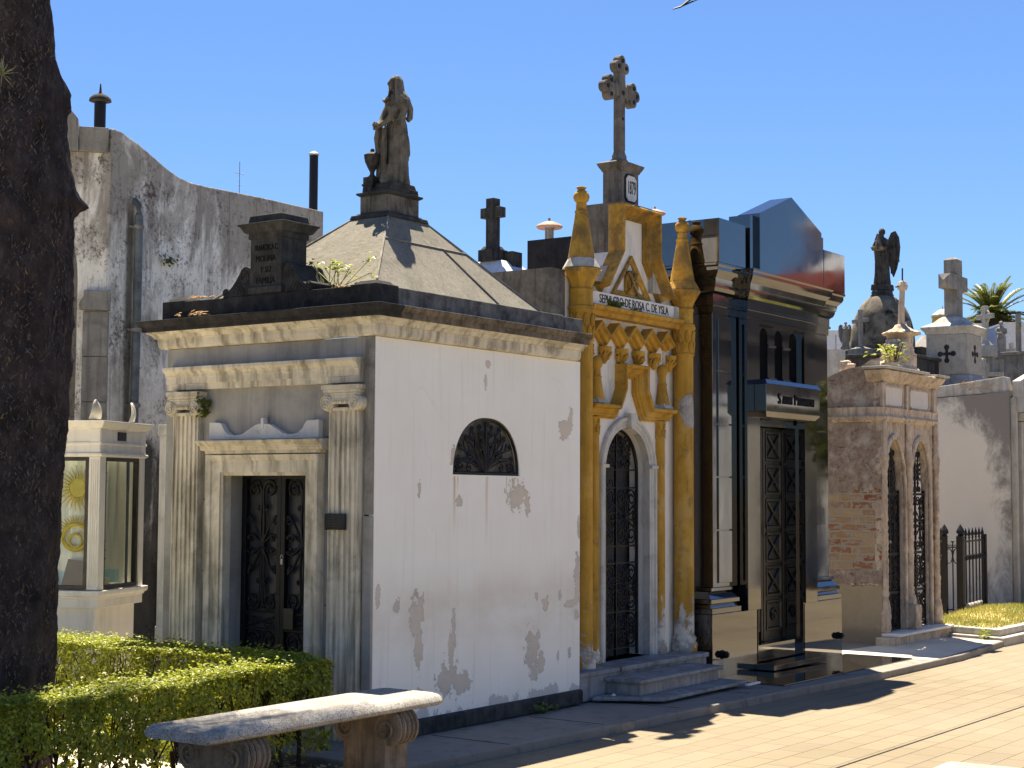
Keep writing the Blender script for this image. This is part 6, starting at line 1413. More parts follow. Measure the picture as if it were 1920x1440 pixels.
# ---------------------------------------------------------------- clipped hedge rows
def hedge(lab, x0, x1, y0, y1, h0, h1, seed, nleaf, along='x', shade=1.0):
    t = thing('boxwood_hedge', lab, 'hedge', ((x0+x1)/2, (y0+y1)/2, 0)); rnd = random.Random(seed); mb = MB(); pts = []
    def hh(x, y):
        k = (x-x0)/(x1-x0) if along == 'x' else (y-y0)/(y1-y0)
        return h0+(h1-h0)*k+.03*noise.noise(Vector((x*3.0, y*3.0, seed)))+.018*noise.noise(Vector((x*11, y*11, seed)))
    A_top = (x1-x0)*(y1-y0); A_side = 2*((x1-x0)+(y1-y0))*h0*.8
    for _ in range(nleaf):
        if rnd.random() < A_top*1.35/(A_top*1.35+A_side):
            x, y = rnd.uniform(x0, x1), rnd.uniform(y0, y1); z = hh(x, y)-abs(rnd.gauss(0, .022))+(rnd.uniform(0, .06) if rnd.random() < .10 else 0); n = (0, 0, 1)
        else:
            q_ = rnd.random()*2*((x1-x0)+(y1-y0)); dpt = abs(rnd.gauss(0, .04))
            w_, d_ = x1-x0, y1-y0
            if q_ < w_: x, y, n = x0+q_, y0+dpt, (0, -1, .2)
            elif q_ < w_+d_: x, y, n = x1-dpt, y0+q_-w_, (1, 0, .2)
            elif q_ < 2*w_+d_: x, y, n = x0+q_-w_-d_, y1-dpt, (0, 1, .2)
            else: x, y, n = x0+dpt, y0+q_-2*w_-d_, (-1, 0, .2)
            z = rnd.uniform(.04, 1)**.75*hh(x, y)
            clump = noise.noise(Vector((x*6, y*6, z*6+seed)))
            if clump < -.16+.75*max(0, .30-z)*1.6: continue
            b_ = .030*noise.noise(Vector((x*5, y*5, z*5))); x += n[0]*b_; y += n[1]*b_
        pts.append(((x, y, z), n))
    leaf_spray(mb, [q for q in pts if q[1][2] > .5], .025, rnd, .5, .42); leaf_spray(mb, [q for q in pts if q[1][2] < .5], .027, rnd, .1, .6); mb.build('foliage', MT['box_leaf'], t, fix=False)
    sm_ = MB(); L_ = (x1-x0) if along == 'x' else (y1-y0)
    for k in range(int(L_/.17)):
        x = x0+.17*(k+.5)+rnd.uniform(-.04, .04) if along == 'x' else (x0+x1)/2+rnd.uniform(-.06, .06); y = (y0+y1)/2+rnd.uniform(-.05, .05) if along == 'x' else y0+.17*(k+.5)
        sm_.tube([(x, y, -.05), (x+rnd.uniform(-.03, .03), y+rnd.uniform(-.03, .03), .18)], .018, 6, .012)
        for j in range(9):
            a = rnd.uniform(0, TAU); r_ = rnd.uniform(.08, .17); sm_.tube([(x, y, .10+.02*j), (x+r_*.6*math.cos(a), y+r_*.6*math.sin(a), .26+.02*j), (x+r_*math.cos(a), y+r_*math.sin(a), .40+rnd.uniform(0, .16))], .006, 4, .003)
    sm_.build('stems', MT['stem'], t, fix=False); return t
hedge('clipped boxwood row with a sunlit top running across before the fluted door front', -.99, -.60, .13, 3.9, .645, .635, 3, 56000, 'y')
hedge('lower boxwood row in leaf shade right behind the speckled bench', -4.4, -.60, -.19, .125, .555, .638, 9, 62000, 'x')
lt = MB(); rnd = random.Random(77); leaf_spray(lt, [((rnd.uniform(-3.2, -.65), rnd.uniform(-.9, .3), -.035+rnd.uniform(0, .012)), (0, 0, 1)) for _ in range(1500)], .045, rnd, 1.5, .3); o = lt.build('fallen_leaves', MT['twig'], None, fix=False); props(o, 'litter of pale fallen leaves on the soil under the hedge', 'leaf litter', kind='stuff')
lt = MB(); leaf_spray(lt, [((-1.95+rnd.gauss(0, .04), -.22+rnd.gauss(0, .03), .03+rnd.uniform(0, .06)), (0, -1, .5)) for _ in range(14)], .07, rnd); o = lt.build('dead_leaf_clump', MT['dead_leaf'], None, fix=False); props(o, 'clump of rust red dead leaves caught at the foot of the hedge', 'dead leaves')

# ---------------------------------------------------------------- big palm trunk on the left, its crown above the picture
PX, PY = -2.36, 0.97
tp = thing('palm_tree', 'thick dark fibrous palm trunk rising out of the hedged bed', 'tree', (PX, PY, 0))
RP = [(-0.05, 0.4), (0.46, 0.395), (0.8, 0.399), (1.11, 0.401), (1.43, 0.405), (1.75, 0.419), (2.07, 0.434), (2.39, 0.442), (2.58, 0.447), (2.84, 0.45), (3.03, 0.452), (3.33, 0.448), (3.38, 0.472), (3.41, 0.518), (3.46, 0.47), (3.55, 0.437), (3.68, 0.409), (3.88, 0.392), (3.96, 0.378), (4.0, 0.408), (4.08, 0.394), (4.17, 0.354), (4.3, 0.314), (4.46, 0.294), (4.66, 0.271), (5.0, 0.27), (5.6, 0.27), (6.4, 0.27), (7.05, 0.25)]
RS = [(-0.05, 0.4), (0.46, 0.395), (0.8, 0.399), (1.11, 0.401), (1.43, 0.405), (1.75, 0.419), (2.07, 0.434), (2.39, 0.442), (2.58, 0.447), (2.84, 0.45), (3.03, 0.452), (3.33, 0.448), (3.68, 0.409), (4.3, 0.314), (4.46, 0.294), (4.66, 0.271), (5.0, 0.27), (5.6, 0.27), (6.4, 0.27), (7.05, 0.25)]
def rad(z, P=None):
    for a, b in zip(P or RP, (P or RP)[1:]):
        if a[0] <= z <= b[0]: return a[1]+(b[1]-a[1])*(z-a[0])/(b[0]-a[0])
    return RP[-1][1]
mb = MB(); NA, NZ = 120, 300; vs = []
for k in range(NZ+1):
    z = -.05+7.05*k/NZ
    for i in range(NA):
        a = TAU*i/NA; p = Vector((math.cos(a)*2, math.sin(a)*2, z*1.8)); da = (a-R(-37)+PI) % TAU-PI; kb_ = math.exp(-(da/R(38))**2)*(1+.5*noise.noise(p*2.0)); r_ = (rad(z, RS)+(rad(z)-rad(z, RS))*kb_)*(1+.05*noise.noise(p)+.045*noise.noise(p*3.3)+.035*noise.noise(Vector((p.x*9, p.y*9, z*9)))+.015*noise.noise(Vector((p.x*19, p.y*19, z*14)))+.012*noise.noise(Vector((p.x*5, p.y*5, z*42))))
        vs.append((PX+r_*math.cos(a), PY+r_*math.sin(a), z))
mb.add(vs, [(k*NA+i, k*NA+(i+1) % NA, (k+1)*NA+(i+1) % NA, (k+1)*NA+i) for k in range(NZ) for i in range(NA)]); trk = mb.build('trunk', MT['bark'], tp, smooth=True)
mb = MB(); rnd = random.Random(12)
for _ in range(22000):       # torn fibres and old leaf bases
    z = rnd.uniform(0, 5.2); a = rnd.uniform(0, TAU); big = 1.0
    r_ = rad(z, RS)*1.01; n = Vector((math.cos(a), math.sin(a), 0)); t_ = Vector((-math.sin(a), math.cos(a), 0)); P = Vector((PX, PY, z))+n*r_
    up = (Vector((0, 0, rnd.choice((-1, 1, 1))))+t_*rnd.gauss(0, .9)+n*rnd.uniform(-.05, .25)).normalized(); L_ = rnd.uniform(.012, .034)*big; W_2 = rnd.uniform(.002, .0055)*big
    mb.add([P-t_*W_2, P+t_*W_2, P+up*L_+t_*W_2*.3, P+up*L_-t_*W_2*.4], [(0, 1, 2, 3)])
mb.build('bark_fibre', MT['flake'], trk, fix=False)
def tuft(z, a, s, n, lab):
    r_ = rad(z); P = Vector((PX+r_*math.cos(a), PY+r_*math.sin(a), z)); o = thing('air_plant', lab, 'plant', tuple(P), 0, 'air plants on the palm trunk'); mb = MB(); nn = Vector((math.cos(a), math.sin(a), 0)); rnd = random.Random(int(z*100))
    for _ in range(n):
        d = (nn*rnd.uniform(.2, .9)+Vector((rnd.gauss(0, .55), rnd.gauss(0, .55), rnd.gauss(.15, .55)))).normalized(); e = P+d*s*rnd.uniform(.6, 1.1); sd = d.cross(Vector((.3, .2, .9))).normalized()*.004
        mb.add([P-sd, P+sd, (P+e)/2+sd*.8+Vector((0, 0, .004)), (P+e)/2-sd*.8+Vector((0, 0, .004)), e], [(0, 1, 2, 3), (3, 2, 4)])
    mb.build('blades', MT['airplant'], o, fix=False)
face = math.atan2(CAMP.y-PY, CAMP.x-PX)
tuft(4.08, face+.02, .115, 42, 'grey green spiky air plant rooted high on the dark trunk')
tuft(2.58, face-.16, .085, 22, 'small spiky air plant halfway up the dark trunk')
def frond(mb, base, tip, sag, nl, ll, rnd, r=.016):
    B, T_ = Vector(base), Vector(tip); mid = (B+T_)/2+Vector((0, 0, sag)); P = [tuple(B*(1-t)**2+mid*2*t*(1-t)+T_*t*t) for t in [i/24 for i in range(25)]]
    mb.tube(P, r, 5, r*.25)
    for i in range(2, 25):
        p = Vector(P[i]); d = (Vector(P[min(24, i+1)])-Vector(P[i-1])).normalized(); s_ = d.cross(Vector((0, 0, 1))).normalized(); k = math.sin(PI*min(1, (i/24)*.92+.08))**.6
        for j in range(nl):
            for sg in (-1, 1):
                L_ = ll*k*rnd.uniform(.8, 1.15); q = p+d*((j/nl)*(T_-B).length/24); e = (d*.75+s_*sg*.75+Vector((0, 0, rnd.uniform(.0, .4)))).normalized(); w_ = e.cross(Vector((0, 0, 1))).normalized()*.014*(ll/.4)
                m_ = q+e*L_*.55; en = q+e*L_+Vector((0, 0, -L_*.30))
                mb.add([q-w_*.5, q+w_*.5, m_+w_, m_-w_, en], [(0, 1, 2, 3), (3, 2, 4)])
rnd = random.Random(31); mb = MB()
for k in range(44):
    a = TAU*k/44+rnd.uniform(-.1, .1); el = rnd.uniform(-.3, 1.6); L_ = rnd.uniform(2.0, 3.0)
    tip = (PX+L_*math.cos(a), PY+L_*math.sin(a), 7.0+el)
    v = Vector(tip)-CAMP; up = (v.dot(uv))/(v.dot(f0)); rt = v.dot(rv)/v.dot(f0)
    if v.dot(f0) > 0 and up < .262 and abs(rt) < .36: tip = (tip[0], tip[1], CAMP.z+(.10+.27+.02)*math.hypot(v.x, v.y)+.2)
    frond(mb, (PX+.1*math.cos(a), PY+.1*math.sin(a), 6.9), tip, .9, 2, .42, rnd)
for k in range(15):    # fronds whose shade dapples the bench and the near hedge
    sx, sy = rnd.uniform(-3.3, -1.15), rnd.uniform(-1.45, .15); tz_ = rnd.uniform(6.9, 7.6)
    frond(mb, (PX+.1, PY+.05, 6.9), (sx+.335*(tz_-.5), sy+.30*(tz_-.5), tz_), rnd.uniform(.4, .9), 2, .36, rnd)
ft = CAMP+(f0+rv*((1262-960)/2951)+uv*((720-17)/2951))*8.6; fb0 = CAMP+(f0+rv*((1330-960)/2951)+uv*((720+22)/2951))*8.7
mb.build('crown', MT['palm_leaf'], tp, fix=False)
mb = MB()
mb.tube([ft, ft+(fb0-ft)*.22+Vector((0, 0, -.012)), ft+(fb0-ft)*.6+Vector((0, 0, .005)), fb0, fb0+Vector((.25, .1, .35)), (PX+.5, PY, 6.95)], .0035, 5, .016)
mb.tube([ft+(fb0-ft)*.22+Vector((0, 0, -.012)), ft+(fb0-ft)*.7+Vector((0, 0, -.025)), fb0+Vector((.0, .02, -.02)), fb0+Vector((.3, .1, .3))], .004, 5, .006)
mb.build('hanging_leaflet', MT['leaf_dark'], tp, fix=False)

# ---------------------------------------------------------------- litter and weeds on the tombs
def twigs(loc, n, s, lab):
    o = thing('dry_twigs', lab, 'twig', loc, 0, 'dry twigs fallen on the white tomb'); mb = MB(); rnd = random.Random(int(abs(loc[1])*100)+n)
    for _ in range(n):
        a = rnd.uniform(0, TAU); p = Vector(loc)+Vector((rnd.gauss(0, .25)*s, rnd.gauss(0, .8)*s, .006)); L_ = rnd.uniform(.5, 1.5)*s; d = Vector((math.cos(a)*.5, math.sin(a), rnd.uniform(-.05, .3)))
        mb.tube([p, p+d*L_*.5+Vector((0, 0, .01)), p+d*L_], .005, 4, .003)
    mb.build('sticks', MT['twig'], o, fix=False)
twigs((-.10, 1.72, 2.972), 16, .085, 'dry twigs hanging over the outer end of the dark cornice edge'); twigs((.0, 1.72, 3.112), 14, .06, 'dry twigs lying flat on the parapet beside the scroll bracket'); twigs((.12, .38, 3.11), 26, .065, 'dry twigs heaped behind the parapet near the corner')
o = thing('roof_weed', 'yellow green weed growing from the foot of the pyramid roof', 'weed', (.30, .62, 3.15)); mb = MB(); st_ = MB(); rnd = random.Random(14)
for k in range(12):
    e = Vector((.24+rnd.gauss(0, .05), .58+rnd.gauss(0, .17), 3.24+rnd.uniform(-.01, .10))); st_.tube([(.22, .50+.015*k, 3.10), e], .003, 4)
    leaf_spray(mb, [(e+Vector((rnd.gauss(0, .02), rnd.gauss(0, .035), rnd.gauss(0, .02))), (-.3, -.2, 1)) for _ in range(11)], .042, rnd)
mb.build('leaves', MT['weed'], o, fix=False); st_.build('stem', MT['weed'], o, fix=False)
def weed(name, P, n, s, lab, m='moss', L_=.045):
    o = thing(name, lab, 'weed', P); mb = MB(); rnd = random.Random(n); leaf_spray(mb, [(Vector(P)+Vector((rnd.gauss(0, s[0]), rnd.gauss(0, s[1]), rnd.gauss(0, s[2]))), (-.5, -.5, .6)) for _ in range(n)], L_, rnd); mb.build('leaves', MT[m], o, fix=False)
weed('capital_weed', (-.06, 1.60, 2.30), 60, (.03, .02, .045), 'tuft of dark green weed beside the left scrolled capital')
weed('band_weed', (3.42, .19, 3.305), 60, (.06, .012, .022), 'green weed growing over the letters of the painted band', L_=.05); weed('band_weed', (3.80, .19, 3.30), 22, (.05, .01, .012), 'low green tuft on the ledge under the middle of the painted letters', L_=.035)
weed('pavement_weed', (1.95, -.06, .03), 40, (.09, .025, .02), 'thin green weed at the foot of the white wall'); weed('kerb_weed', (10.70, -.55, -.02), 26, (.06, .05, .05), 'green weed sprouting from the corner of the grass plot kerb', 'weed', .07)
o = MB().box(4.36, 4.60, -.60, -.565, .004, .020).build('white_scrap', MT['white_flat'], None, bevel=.004); o.rotation_euler = (0, 0, 0); props(o, 'pale strip of stone lying at the end of the low grey slab', 'debris')
mb = MB(); mb.lathe([(.012, .003), (.03, .012), (.022, .035), (.006, .05)], 2.90, -.12, 7); o = mb.build('paper_scrap', MT['white_flat'], None); props(o, 'small crumpled white scrap by the left end of the marble step', 'debris')
# ---------------------------------------------------------------- things between and behind the roofs
def fr(px, py, t): return CAMP+(f0+rv*((px-960)/2951)+uv*((720-py)/2951))*t    # a survey note: bearing and range to a far point
def latin(name, lab, x, y, z, h, arm, w_, m, ped=None, rz=0, group=None):
    o = thing(name, lab, 'cross', (x, y, z), rz, group); mb = MB(); zc = h*.70
    mb.box(-w_, w_, -w_, w_, 0, h); mb.box(-w_*.96, w_*.96, -arm, -w_, zc-w_, zc+w_); mb.box(-w_*.96, w_*.96, w_, arm, zc-w_, zc+w_); mb.build('cross', m, o, world=False, bevel=w_*.12)
    if ped:
        mb = MB(); pw, ph = ped; mb.box(-pw, pw, -pw, pw, -ph, -ph*.25); mb.frus(0, 0, -ph*.25, 0, pw*.85, pw*.85, w_*1.25, w_*1.25); mb.build('pedestal', m, o, world=False, bevel=w_*.15)
    return o
p = fr(924, 462, 17); latin('stone_cross', 'plain dark stone cross standing behind the pyramid roof', p.x, p.y, p.z, .52, .138, .056, MT['statue_dark'], (.115, .17), R(-5))
o = thing('white_roof_tomb', 'low tomb with a white patched roof under the plain dark cross', 'mausoleum', (p.x, p.y, 0))
mb = MB(); mb.frus(p.x+.1, p.y, 3.4, p.z-.165, .9, .9, .16, .16); mb.box(p.x-.8, p.x+1, p.y-.9, p.y+.9, -.1, 3.4); mb.build('body', MT['panel_white'], o, bevel=.01)
mb = MB(); mb.box(p.x+.06, p.x+.24, p.y-.22, p.y-.05, p.z-.32, p.z-.06); mb.build('block', MT['statue_dark'], o)
weed('roof_weed', (p.x+.35, p.y-.45, p.z-.33), 50, (.10, .10, .04), 'green weed on the white patched roof', 'weed', .05)
def cowl(px, py, t, s, lab):
    q = fr(px, py, t); o = thing('vent_cowl', lab, 'vent', tuple(q), 0, 'rusty mushroom vents over the roofs'); mb = MB()
    mb.lathe([(.055*s, -.9*s), (.055*s, -.04*s), (.07*s, -.03*s)], 0, 0, 12); mb.build('pipe', MT['cement'], o, world=False, smooth=True, angle=40); mb = MB(); mb.lathe([(.06*s, -.03*s), (.15*s, -.045*s), (.17*s, -.02*s), (.15*s, .0), (.07*s, .035*s), (.02*s, .05*s), (.012*s, .09*s), (0, .095*s)], 0, 0, 14); mb.build('hood', MT['copper'], o, world=False, smooth=True, angle=50)
cowl(1030, 422, 18.0, .92, 'rusty mushroom vent between the plain cross and the left ochre finial'); cowl(1228, 398, 19.5, .8, 'small rusty vent hood showing behind the ochre gable')

# domed tomb with angel
q = fr(1655, 650, 28.5); DX, DY, DZ = q.x, q.y, q.z
td = thing('domed_tomb', 'tomb with a dark lichened dome and ledge behind the ruined one', 'mausoleum', (DX, DY, 0))
mb = MB(); mb.lathe([(.575, DZ-.12), (.575, DZ)]+[(.575*math.cos(R(a))**.85, DZ+.95*math.sin(R(a))) for a in range(6, 74, 6)]+[(.175, DZ+.93)], DX, DY, 32); mb.build('dome', MT['dome'], td, smooth=True, angle=40)
mb = MB(); mb.box(DX-.95, DX+.95, DY-1.1, DY+1.0, DZ-.42, DZ-.12); mb.box(DX-.9, DX+.9, DY-.95, DY+.95, -.1, DZ-.42); mb.build('ledge', MT['patina_grey'], td, bevel=.02)
mb = MB(); mb.lathe([(.20, DZ+.90), (.21, DZ+.93), (.19, DZ+.96), (.19, DZ+1.0), (.17, DZ+1.02)], DX, DY, 20); mb.build('dome_cap', MT['patina_grey'], td)
def angel(name, lab, loc, h, rz, arms, m, wing=1.0, group=None, seed=4):
    o = thing(name, lab, 'statue', loc, 0, group); mb = MB(); robed(mb, h, arms=arms, veil=False, seed=seed, amp=.085)
    hr = MB(); hr.lathe([(.062*math.cos(R(a)), .07*math.sin(R(a))) for a in range(-40, 91, 13)], 0, 0, 14); mb.add([(h*(.004+x), h*y, h*(.942+z)) for x, y, z in hr.v], hr.f)
    for k in range(6): drape(mb, h, [(-.118, -.06+.024*k, .50), (-.118, -.065+.026*k, .28), (-.14, -.07+.028*k, .02)], .012)
    place(mb, (0, 0, 0), rz); mb.build('figure', m, o, world=False, remesh=h*.012)
    if wing:
        for s in (-1, 1):
            w_ = MB(); out = [(.05, .78), (.12, .93*wing), (.19, .955*wing), (.25, .84), (.27, .66), (.25, .46), (.21, .28), (.15, .13), (.11, .22), (.07, .45), (.045, .62)]
            w_.prism([(s*a, b) for a, b in out], .075, .105, lambda u, v, hh: (h*(hh+abs(u)*.25), h*u, h*v))
            for j in range(6): w_.tube([(h*(.098+.05), h*s*(.07+.032*j), h*(.86-.02*j)), (h*(.115+.05), h*s*(.08+.032*j), h*(.5-.02*j)), (h*.13, h*s*(.10+.022*j), h*(.20+.04*j))], h*.013, 5)
            place(w_, (0, 0, 0), rz); w_.build('wing', m, o, world=False, bevel=h*.008)
    b = MB(); b.frus(0, 0, -.11*h, -.002, .16*h, .16*h, .15*h, .15*h); b.build('base', m, o, world=False, bevel=h*.01); return o
a_ = angel('angel_statue', 'dark winged angel statue holding a vessel on top of the lichened dome', (DX+.02, DY, DZ+1.135), 1.02, R(-12), 'book', MT['statue_dark'], 1.0, None, 8)
mb = MB(); mb.frus(-.17, 0, .60, .66, .05, .10, .09, .12); mb.lathe([(.07, .66), (.05, .74), (.02, .86), (.01, .90)], -.17, 0, 8); mb.build('vessel', MT['statue'], a_, world=False, bevel=.006)
q = fr(1586, 650, 29); angel('angel_statue', 'small grey angel with folded wings on the ledge left of the dome', tuple(q), .46, R(35), 'pray', MT['cement'], .95, 'small grey angels beside the dome', 5)
q = fr(1694, 645, 26.5); angel('angel_statue', 'small grey angel with folded wings right of the dome by the broken brick stub', tuple(q), .44, R(10), 'pray', MT['cement'], .95, 'small grey angels beside the dome', 6)
q = fr(1614, 650, 27); latin('stone_cross', 'thin grey cross on a small gable left of the lichened dome', q.x, q.y, q.z, .64, .21, .032, MT['cement'], (.16, .16), R(-30))
o = thing('gabled_tomb', 'low pale gabled tomb roof below the thin grey cross', 'mausoleum', tuple(fr(1610, 690, 27)), R(-60))
mb = MB(); mb.prism([(-.62, -.12), (0, .23), (.62, -.12), (.62, -3.9), (-.62, -3.9)], 0, .9, lambda u, v, h: (u, h, v)); mb.build('wall', MT['cement_pale'], o, world=False); mb = MB(); mb.sweep([(-.72, -.15), (0, .27), (.72, -.15)], [(0, 0), (0, .06), (.06, .05), (.09, .02), (.09, 0)], lambda u, v, h: (u, -h, v)); mb.build('gable_mould', MT['cement_pale'], o, world=False)
for (a, b, c, m, lab) in ((1563, 1554, 700, 'cement_pale', 'pale square chimney pier beside the black tomb'),):
    q = fr(a, 656, 25); o = thing('chimney_pier', lab, 'chimney', tuple(q)); mb = MB(); mb.box(-.12, .18, -.12, .12, -4, 0); mb.build('shaft', MT[m], o, world=False)
q = fr(1640, 675, 26); o = thing('dark_roof_tomb', 'dark roofed tomb filling the row under the dome ledge', 'mausoleum', tuple(q)); mb = MB(); mb.box(-.6, 1.3, -.75, 1.3, -4, .0); mb.box(-.65, 1.35, -.8, 1.35, 0, .05); mb.build('block', MT['patina_grey'], o, world=False, bevel=.01)

# the tall cross on its stone pedestal
q = fr(1790, 735, 26.5); KX, KY, KZ = q.x, q.y, q.z
tk = thing('pedestal_cross', 'big grey stone cross on a speckled pedestal with carved crosses behind the grey wall', 'cross', (KX, KY, KZ))
def kb(mb, name, m, **k): return mb.build(name, m, tk, **k)
mb = MB(); mb.frus(KX, KY, KZ-.6, KZ+.02, .46, .46, .46, .46); mb.sweep([(KX-.42, KY-.42), (KX+.42, KY-.42), (KX+.42, KY+.42), (KX-.42, KY+.42)], [(-.3, KZ+.02), (.0, KZ+.02), (.02, KZ+.06), (-.03, KZ+.10), (-.05, KZ+.16), (-.08, KZ+.24), (-.3, KZ+.24)], XY, True); kb(mb, 'foot', MT['step_marble'], bevel=.01)
mb = MB(); mb.box(KX-.32, KX+.32, KY-.32, KY+.32, KZ+.24, KZ+.86); db_ = kb(mb, 'die', MT['ped_stone'], bevel=.008)
mb = MB()
for c in ((0, -1), (-1, 0)):
    pc = (lambda u, v, h: (u, KY-h, v)) if c[0] == 0 else (lambda u, v, h: (KX-h, u, v)); o_ = KX if c[0] == 0 else KY
    for a1, b1 in ((.022, .12), (.12, .022)): mb.prism([(o_-a1, KZ+.56-b1), (o_+a1, KZ+.56-b1), (o_+a1, KZ+.56+b1), (o_-a1, KZ+.56+b1)], .321, .326 if a1 < .1 else .3255, pc)
    for a1, b1 in ((0, .1), (0, -.1), (.1, 0), (-.1, 0)): mb.prism([(o_+a1+.042*math.cos(TAU*i/8), KZ+.56+b1+.042*math.sin(TAU*i/8)) for i in range(8)], .321, .3265, pc)
kb(mb, 'carved_cross', MT['patina'], each=.005); mb = MB()
mb.sweep([(KX-.32, KY-.32), (KX+.32, KY-.32), (KX+.32, KY+.32), (KX-.32, KY+.32)], [(-.2, KZ+.861), (.01, KZ+.861), (.02, KZ+.90), (.06, KZ+.94), (.07, KZ+.975), (.0, KZ+1.01), (-.08, KZ+1.05), (-.15, KZ+1.12), (-.2, KZ+1.15)], XY, True); kb(mb, 'cornice', MT['cement_pale'], bevel=.006)
mb = MB(); w_ = .108; z0 = KZ+1.10; mb.box(KX-w_, KX+w_, KY-w_, KY+w_, z0, KZ+2.02); mb.frus(KX, KY, KZ+2.0205, KZ+2.06, w_, w_, .05, .05)
for s in (-1, 1):
    mb.box(min(KX+s*w_, KX+s*.36), max(KX+s*w_, KX+s*.36), KY-.10, KY+.10, KZ+1.56, KZ+1.78)
    mb.add([(KX+s*.36, KY-.1, KZ+1.56), (KX+s*.36, KY+.1, KZ+1.56), (KX+s*.36, KY+.1, KZ+1.78), (KX+s*.36, KY-.1, KZ+1.78), (KX+s*.43, KY, KZ+1.67)], [(0, 1, 4), (1, 2, 4), (2, 3, 4), (3, 0, 4)])
kb(mb, 'cross', MT['cement'], bevel=.006)
tk.scale = (1.104, 1.104, 1.104)
# cluster at the far right
q = fr(1848, 640, 31); o = latin('ringed_cross', 'pale ringed cross on a small gabled roof before the date palm', q.x, q.y, q.z, .70, .24, .045, MT['cement_pale'], (.12, .30), R(-35))
mb = MB(); mb.tube([(0, .13*math.cos(a), .49+.13*math.sin(a)) for a in [TAU*i/20 for i in range(21)]], .022, 6); mb.build('ring', MT['cement_pale'], o, world=False)
q = fr(1846, 672, 31); o = thing('gabled_tomb', 'grey gabled tomb front under the pale ringed cross', 'mausoleum', tuple(q), R(-62))
mb = MB(); mb.prism([(-.75, -.2), (0, .21), (.75, -.2), (.75, -4), (-.75, -4)], 0, 1.2, lambda u, v, h: (u, h, v)); mb.build('wall', MT['step_marble'], o, world=False); mb = MB(); mb.sweep([(-.85, -.22), (0, .25), (.85, -.22)], [(0, 0), (0, .08), (.06, .07), (.11, .02), (.11, 0)], lambda u, v, h: (u, -h, v)); mb.box(-.8, .8, -.05, -.001, -.36, -.27); mb.build('gable_mould', MT['cement_pale'], o, world=False)
mb = MB(); mb.box(-.34, .34, -.06, -.001, -1.4, -.40); mb.build('panel', MT['cement_pale'], o, world=False)
q = fr(1878, 668, 29.5); angel('woman_statue', 'grey standing woman statue with loose hair beside the ringed cross', tuple(q), .66, R(20), 'book', MT['cement'], 0, None, 11)
q = fr(1843, 718, 29.3); angel('angel_statue', 'small pale dancing angel with raised arms in front of the gabled tomb', tuple(q), .46, R(15), 'raise', MT['cement_pale'], .7, None, 12)
q = fr(1910, 660, 29); latin('stone_cross', 'weathered cross standing on a flat block by the pale bluish building', q.x, q.y, q.z, .70, .17, .05, MT['cement'], None, R(-70)); 
o = thing('flat_tomb', 'flat topped weathered tomb carrying the cross by the woman statue', 'mausoleum', tuple(q+Vector((.2, -.1, 0)))); mb = MB(); mb.box(-.35, 1, -.5, .4, -.06, -.001); mb.box(-.3, .9, -.45, .35, -4.2, -.06); mb.build('block', MT['cement'], o, world=False, bevel=.01)
q = fr(1768, 622, 33); o = thing('roof_lantern', 'yellow tiled roof lantern with a pale cap behind the big cross', 'lantern', tuple(q)); mb = MB(); mb.lathe([(.26, -.1), (.23, .30)], 0, 0, 8); mb.build('drum', MT['yellow_tile'], o, world=False); mb = MB(); mb.lathe([(.26, .301), (.25, .34), (.12, .44), (.02, .48), (0, .56)], 0, 0, 8); mb.build('cap', MT['cement_pale'], o, world=False); mb = MB(); mb.frus(0, 0, -.5, -.101, .6, .6, .34, .34); mb.box(-.6, .6, -.6, .6, -5, -.5); mb.build('roof', MT['plaster_far'], o, world=False)
def block(name, px0, px1, py, t, dz, lab, m, dep=3.0, rz=None):
    a = fr(px0, py, t); b = fr(px1, py, t); L_ = (b-a).length; ang = math.atan2(b.y-a.y, b.x-a.x) if rz is None else rz
    o = thing(name, lab, 'building', (a.x, a.y, 0), ang); mb = MB(); mb.box(0, L_, 0, dep, -.2, a.z); mb.build('wall', m, o, world=False)
    mb = MB(); mb.box(-.04, L_+.04, -.04, dep+.04, a.z+.001, a.z+.06); mb.build('roof_edge', m, o, world=False)
    mb = MB()
    for k in range(1, 4): mb.box(L_*k/4-.012, L_*k/4+.012, -.004, -.0005, .5, a.z-.1)
    mb.build('panel_joint', MT['steel'], o, world=False); return o
block('pale_building', 1795, 1846, 610, 46, 0, 'pale bluish box building behind the big stone cross', MT['panel_white'])
block('pale_building', 1884, 1990, 608, 46, 0, 'pale bluish building behind the woman statue', MT['panel_white'])
block('pale_building', 1450, 1606, 622, 60, 0, 'pale panelled building low behind the left small angel', MT['panel_white'])
block('row_wall', 1560, 1760, 705, 27.5, 0, 'white far tomb wall seen low between the black and ruined tombs', MT['pier_white'], 1.0)
block('row_wall', 1700, 1990, 700, 36, 0, 'far lime washed tomb wall behind the gabled roofs of the crosses', MT['plaster_far'], 1.0)
q = fr(1897, 690, 30.5); latin('stone_cross', 'small pale cross low between the woman statue and the flat topped tomb', q.x, q.y, q.z, .50, .13, .035, MT['cement_pale'], (.10, .25), R(-40))
q = fr(1822, 652, 36); latin('stone_cross', 'thin distant cross between the big cross pedestal and the ringed cross', q.x, q.y, q.z, .62, .17, .03, MT['cement'], (.10, .6), R(-40))
q = fr(1748, 690, 31); latin('iron_cross', 'thin dark iron cross seen low between the brick stub and the big pedestal', q.x, q.y, q.z, .62, .18, .022, MT['iron'], (.10, .5), R(-40))
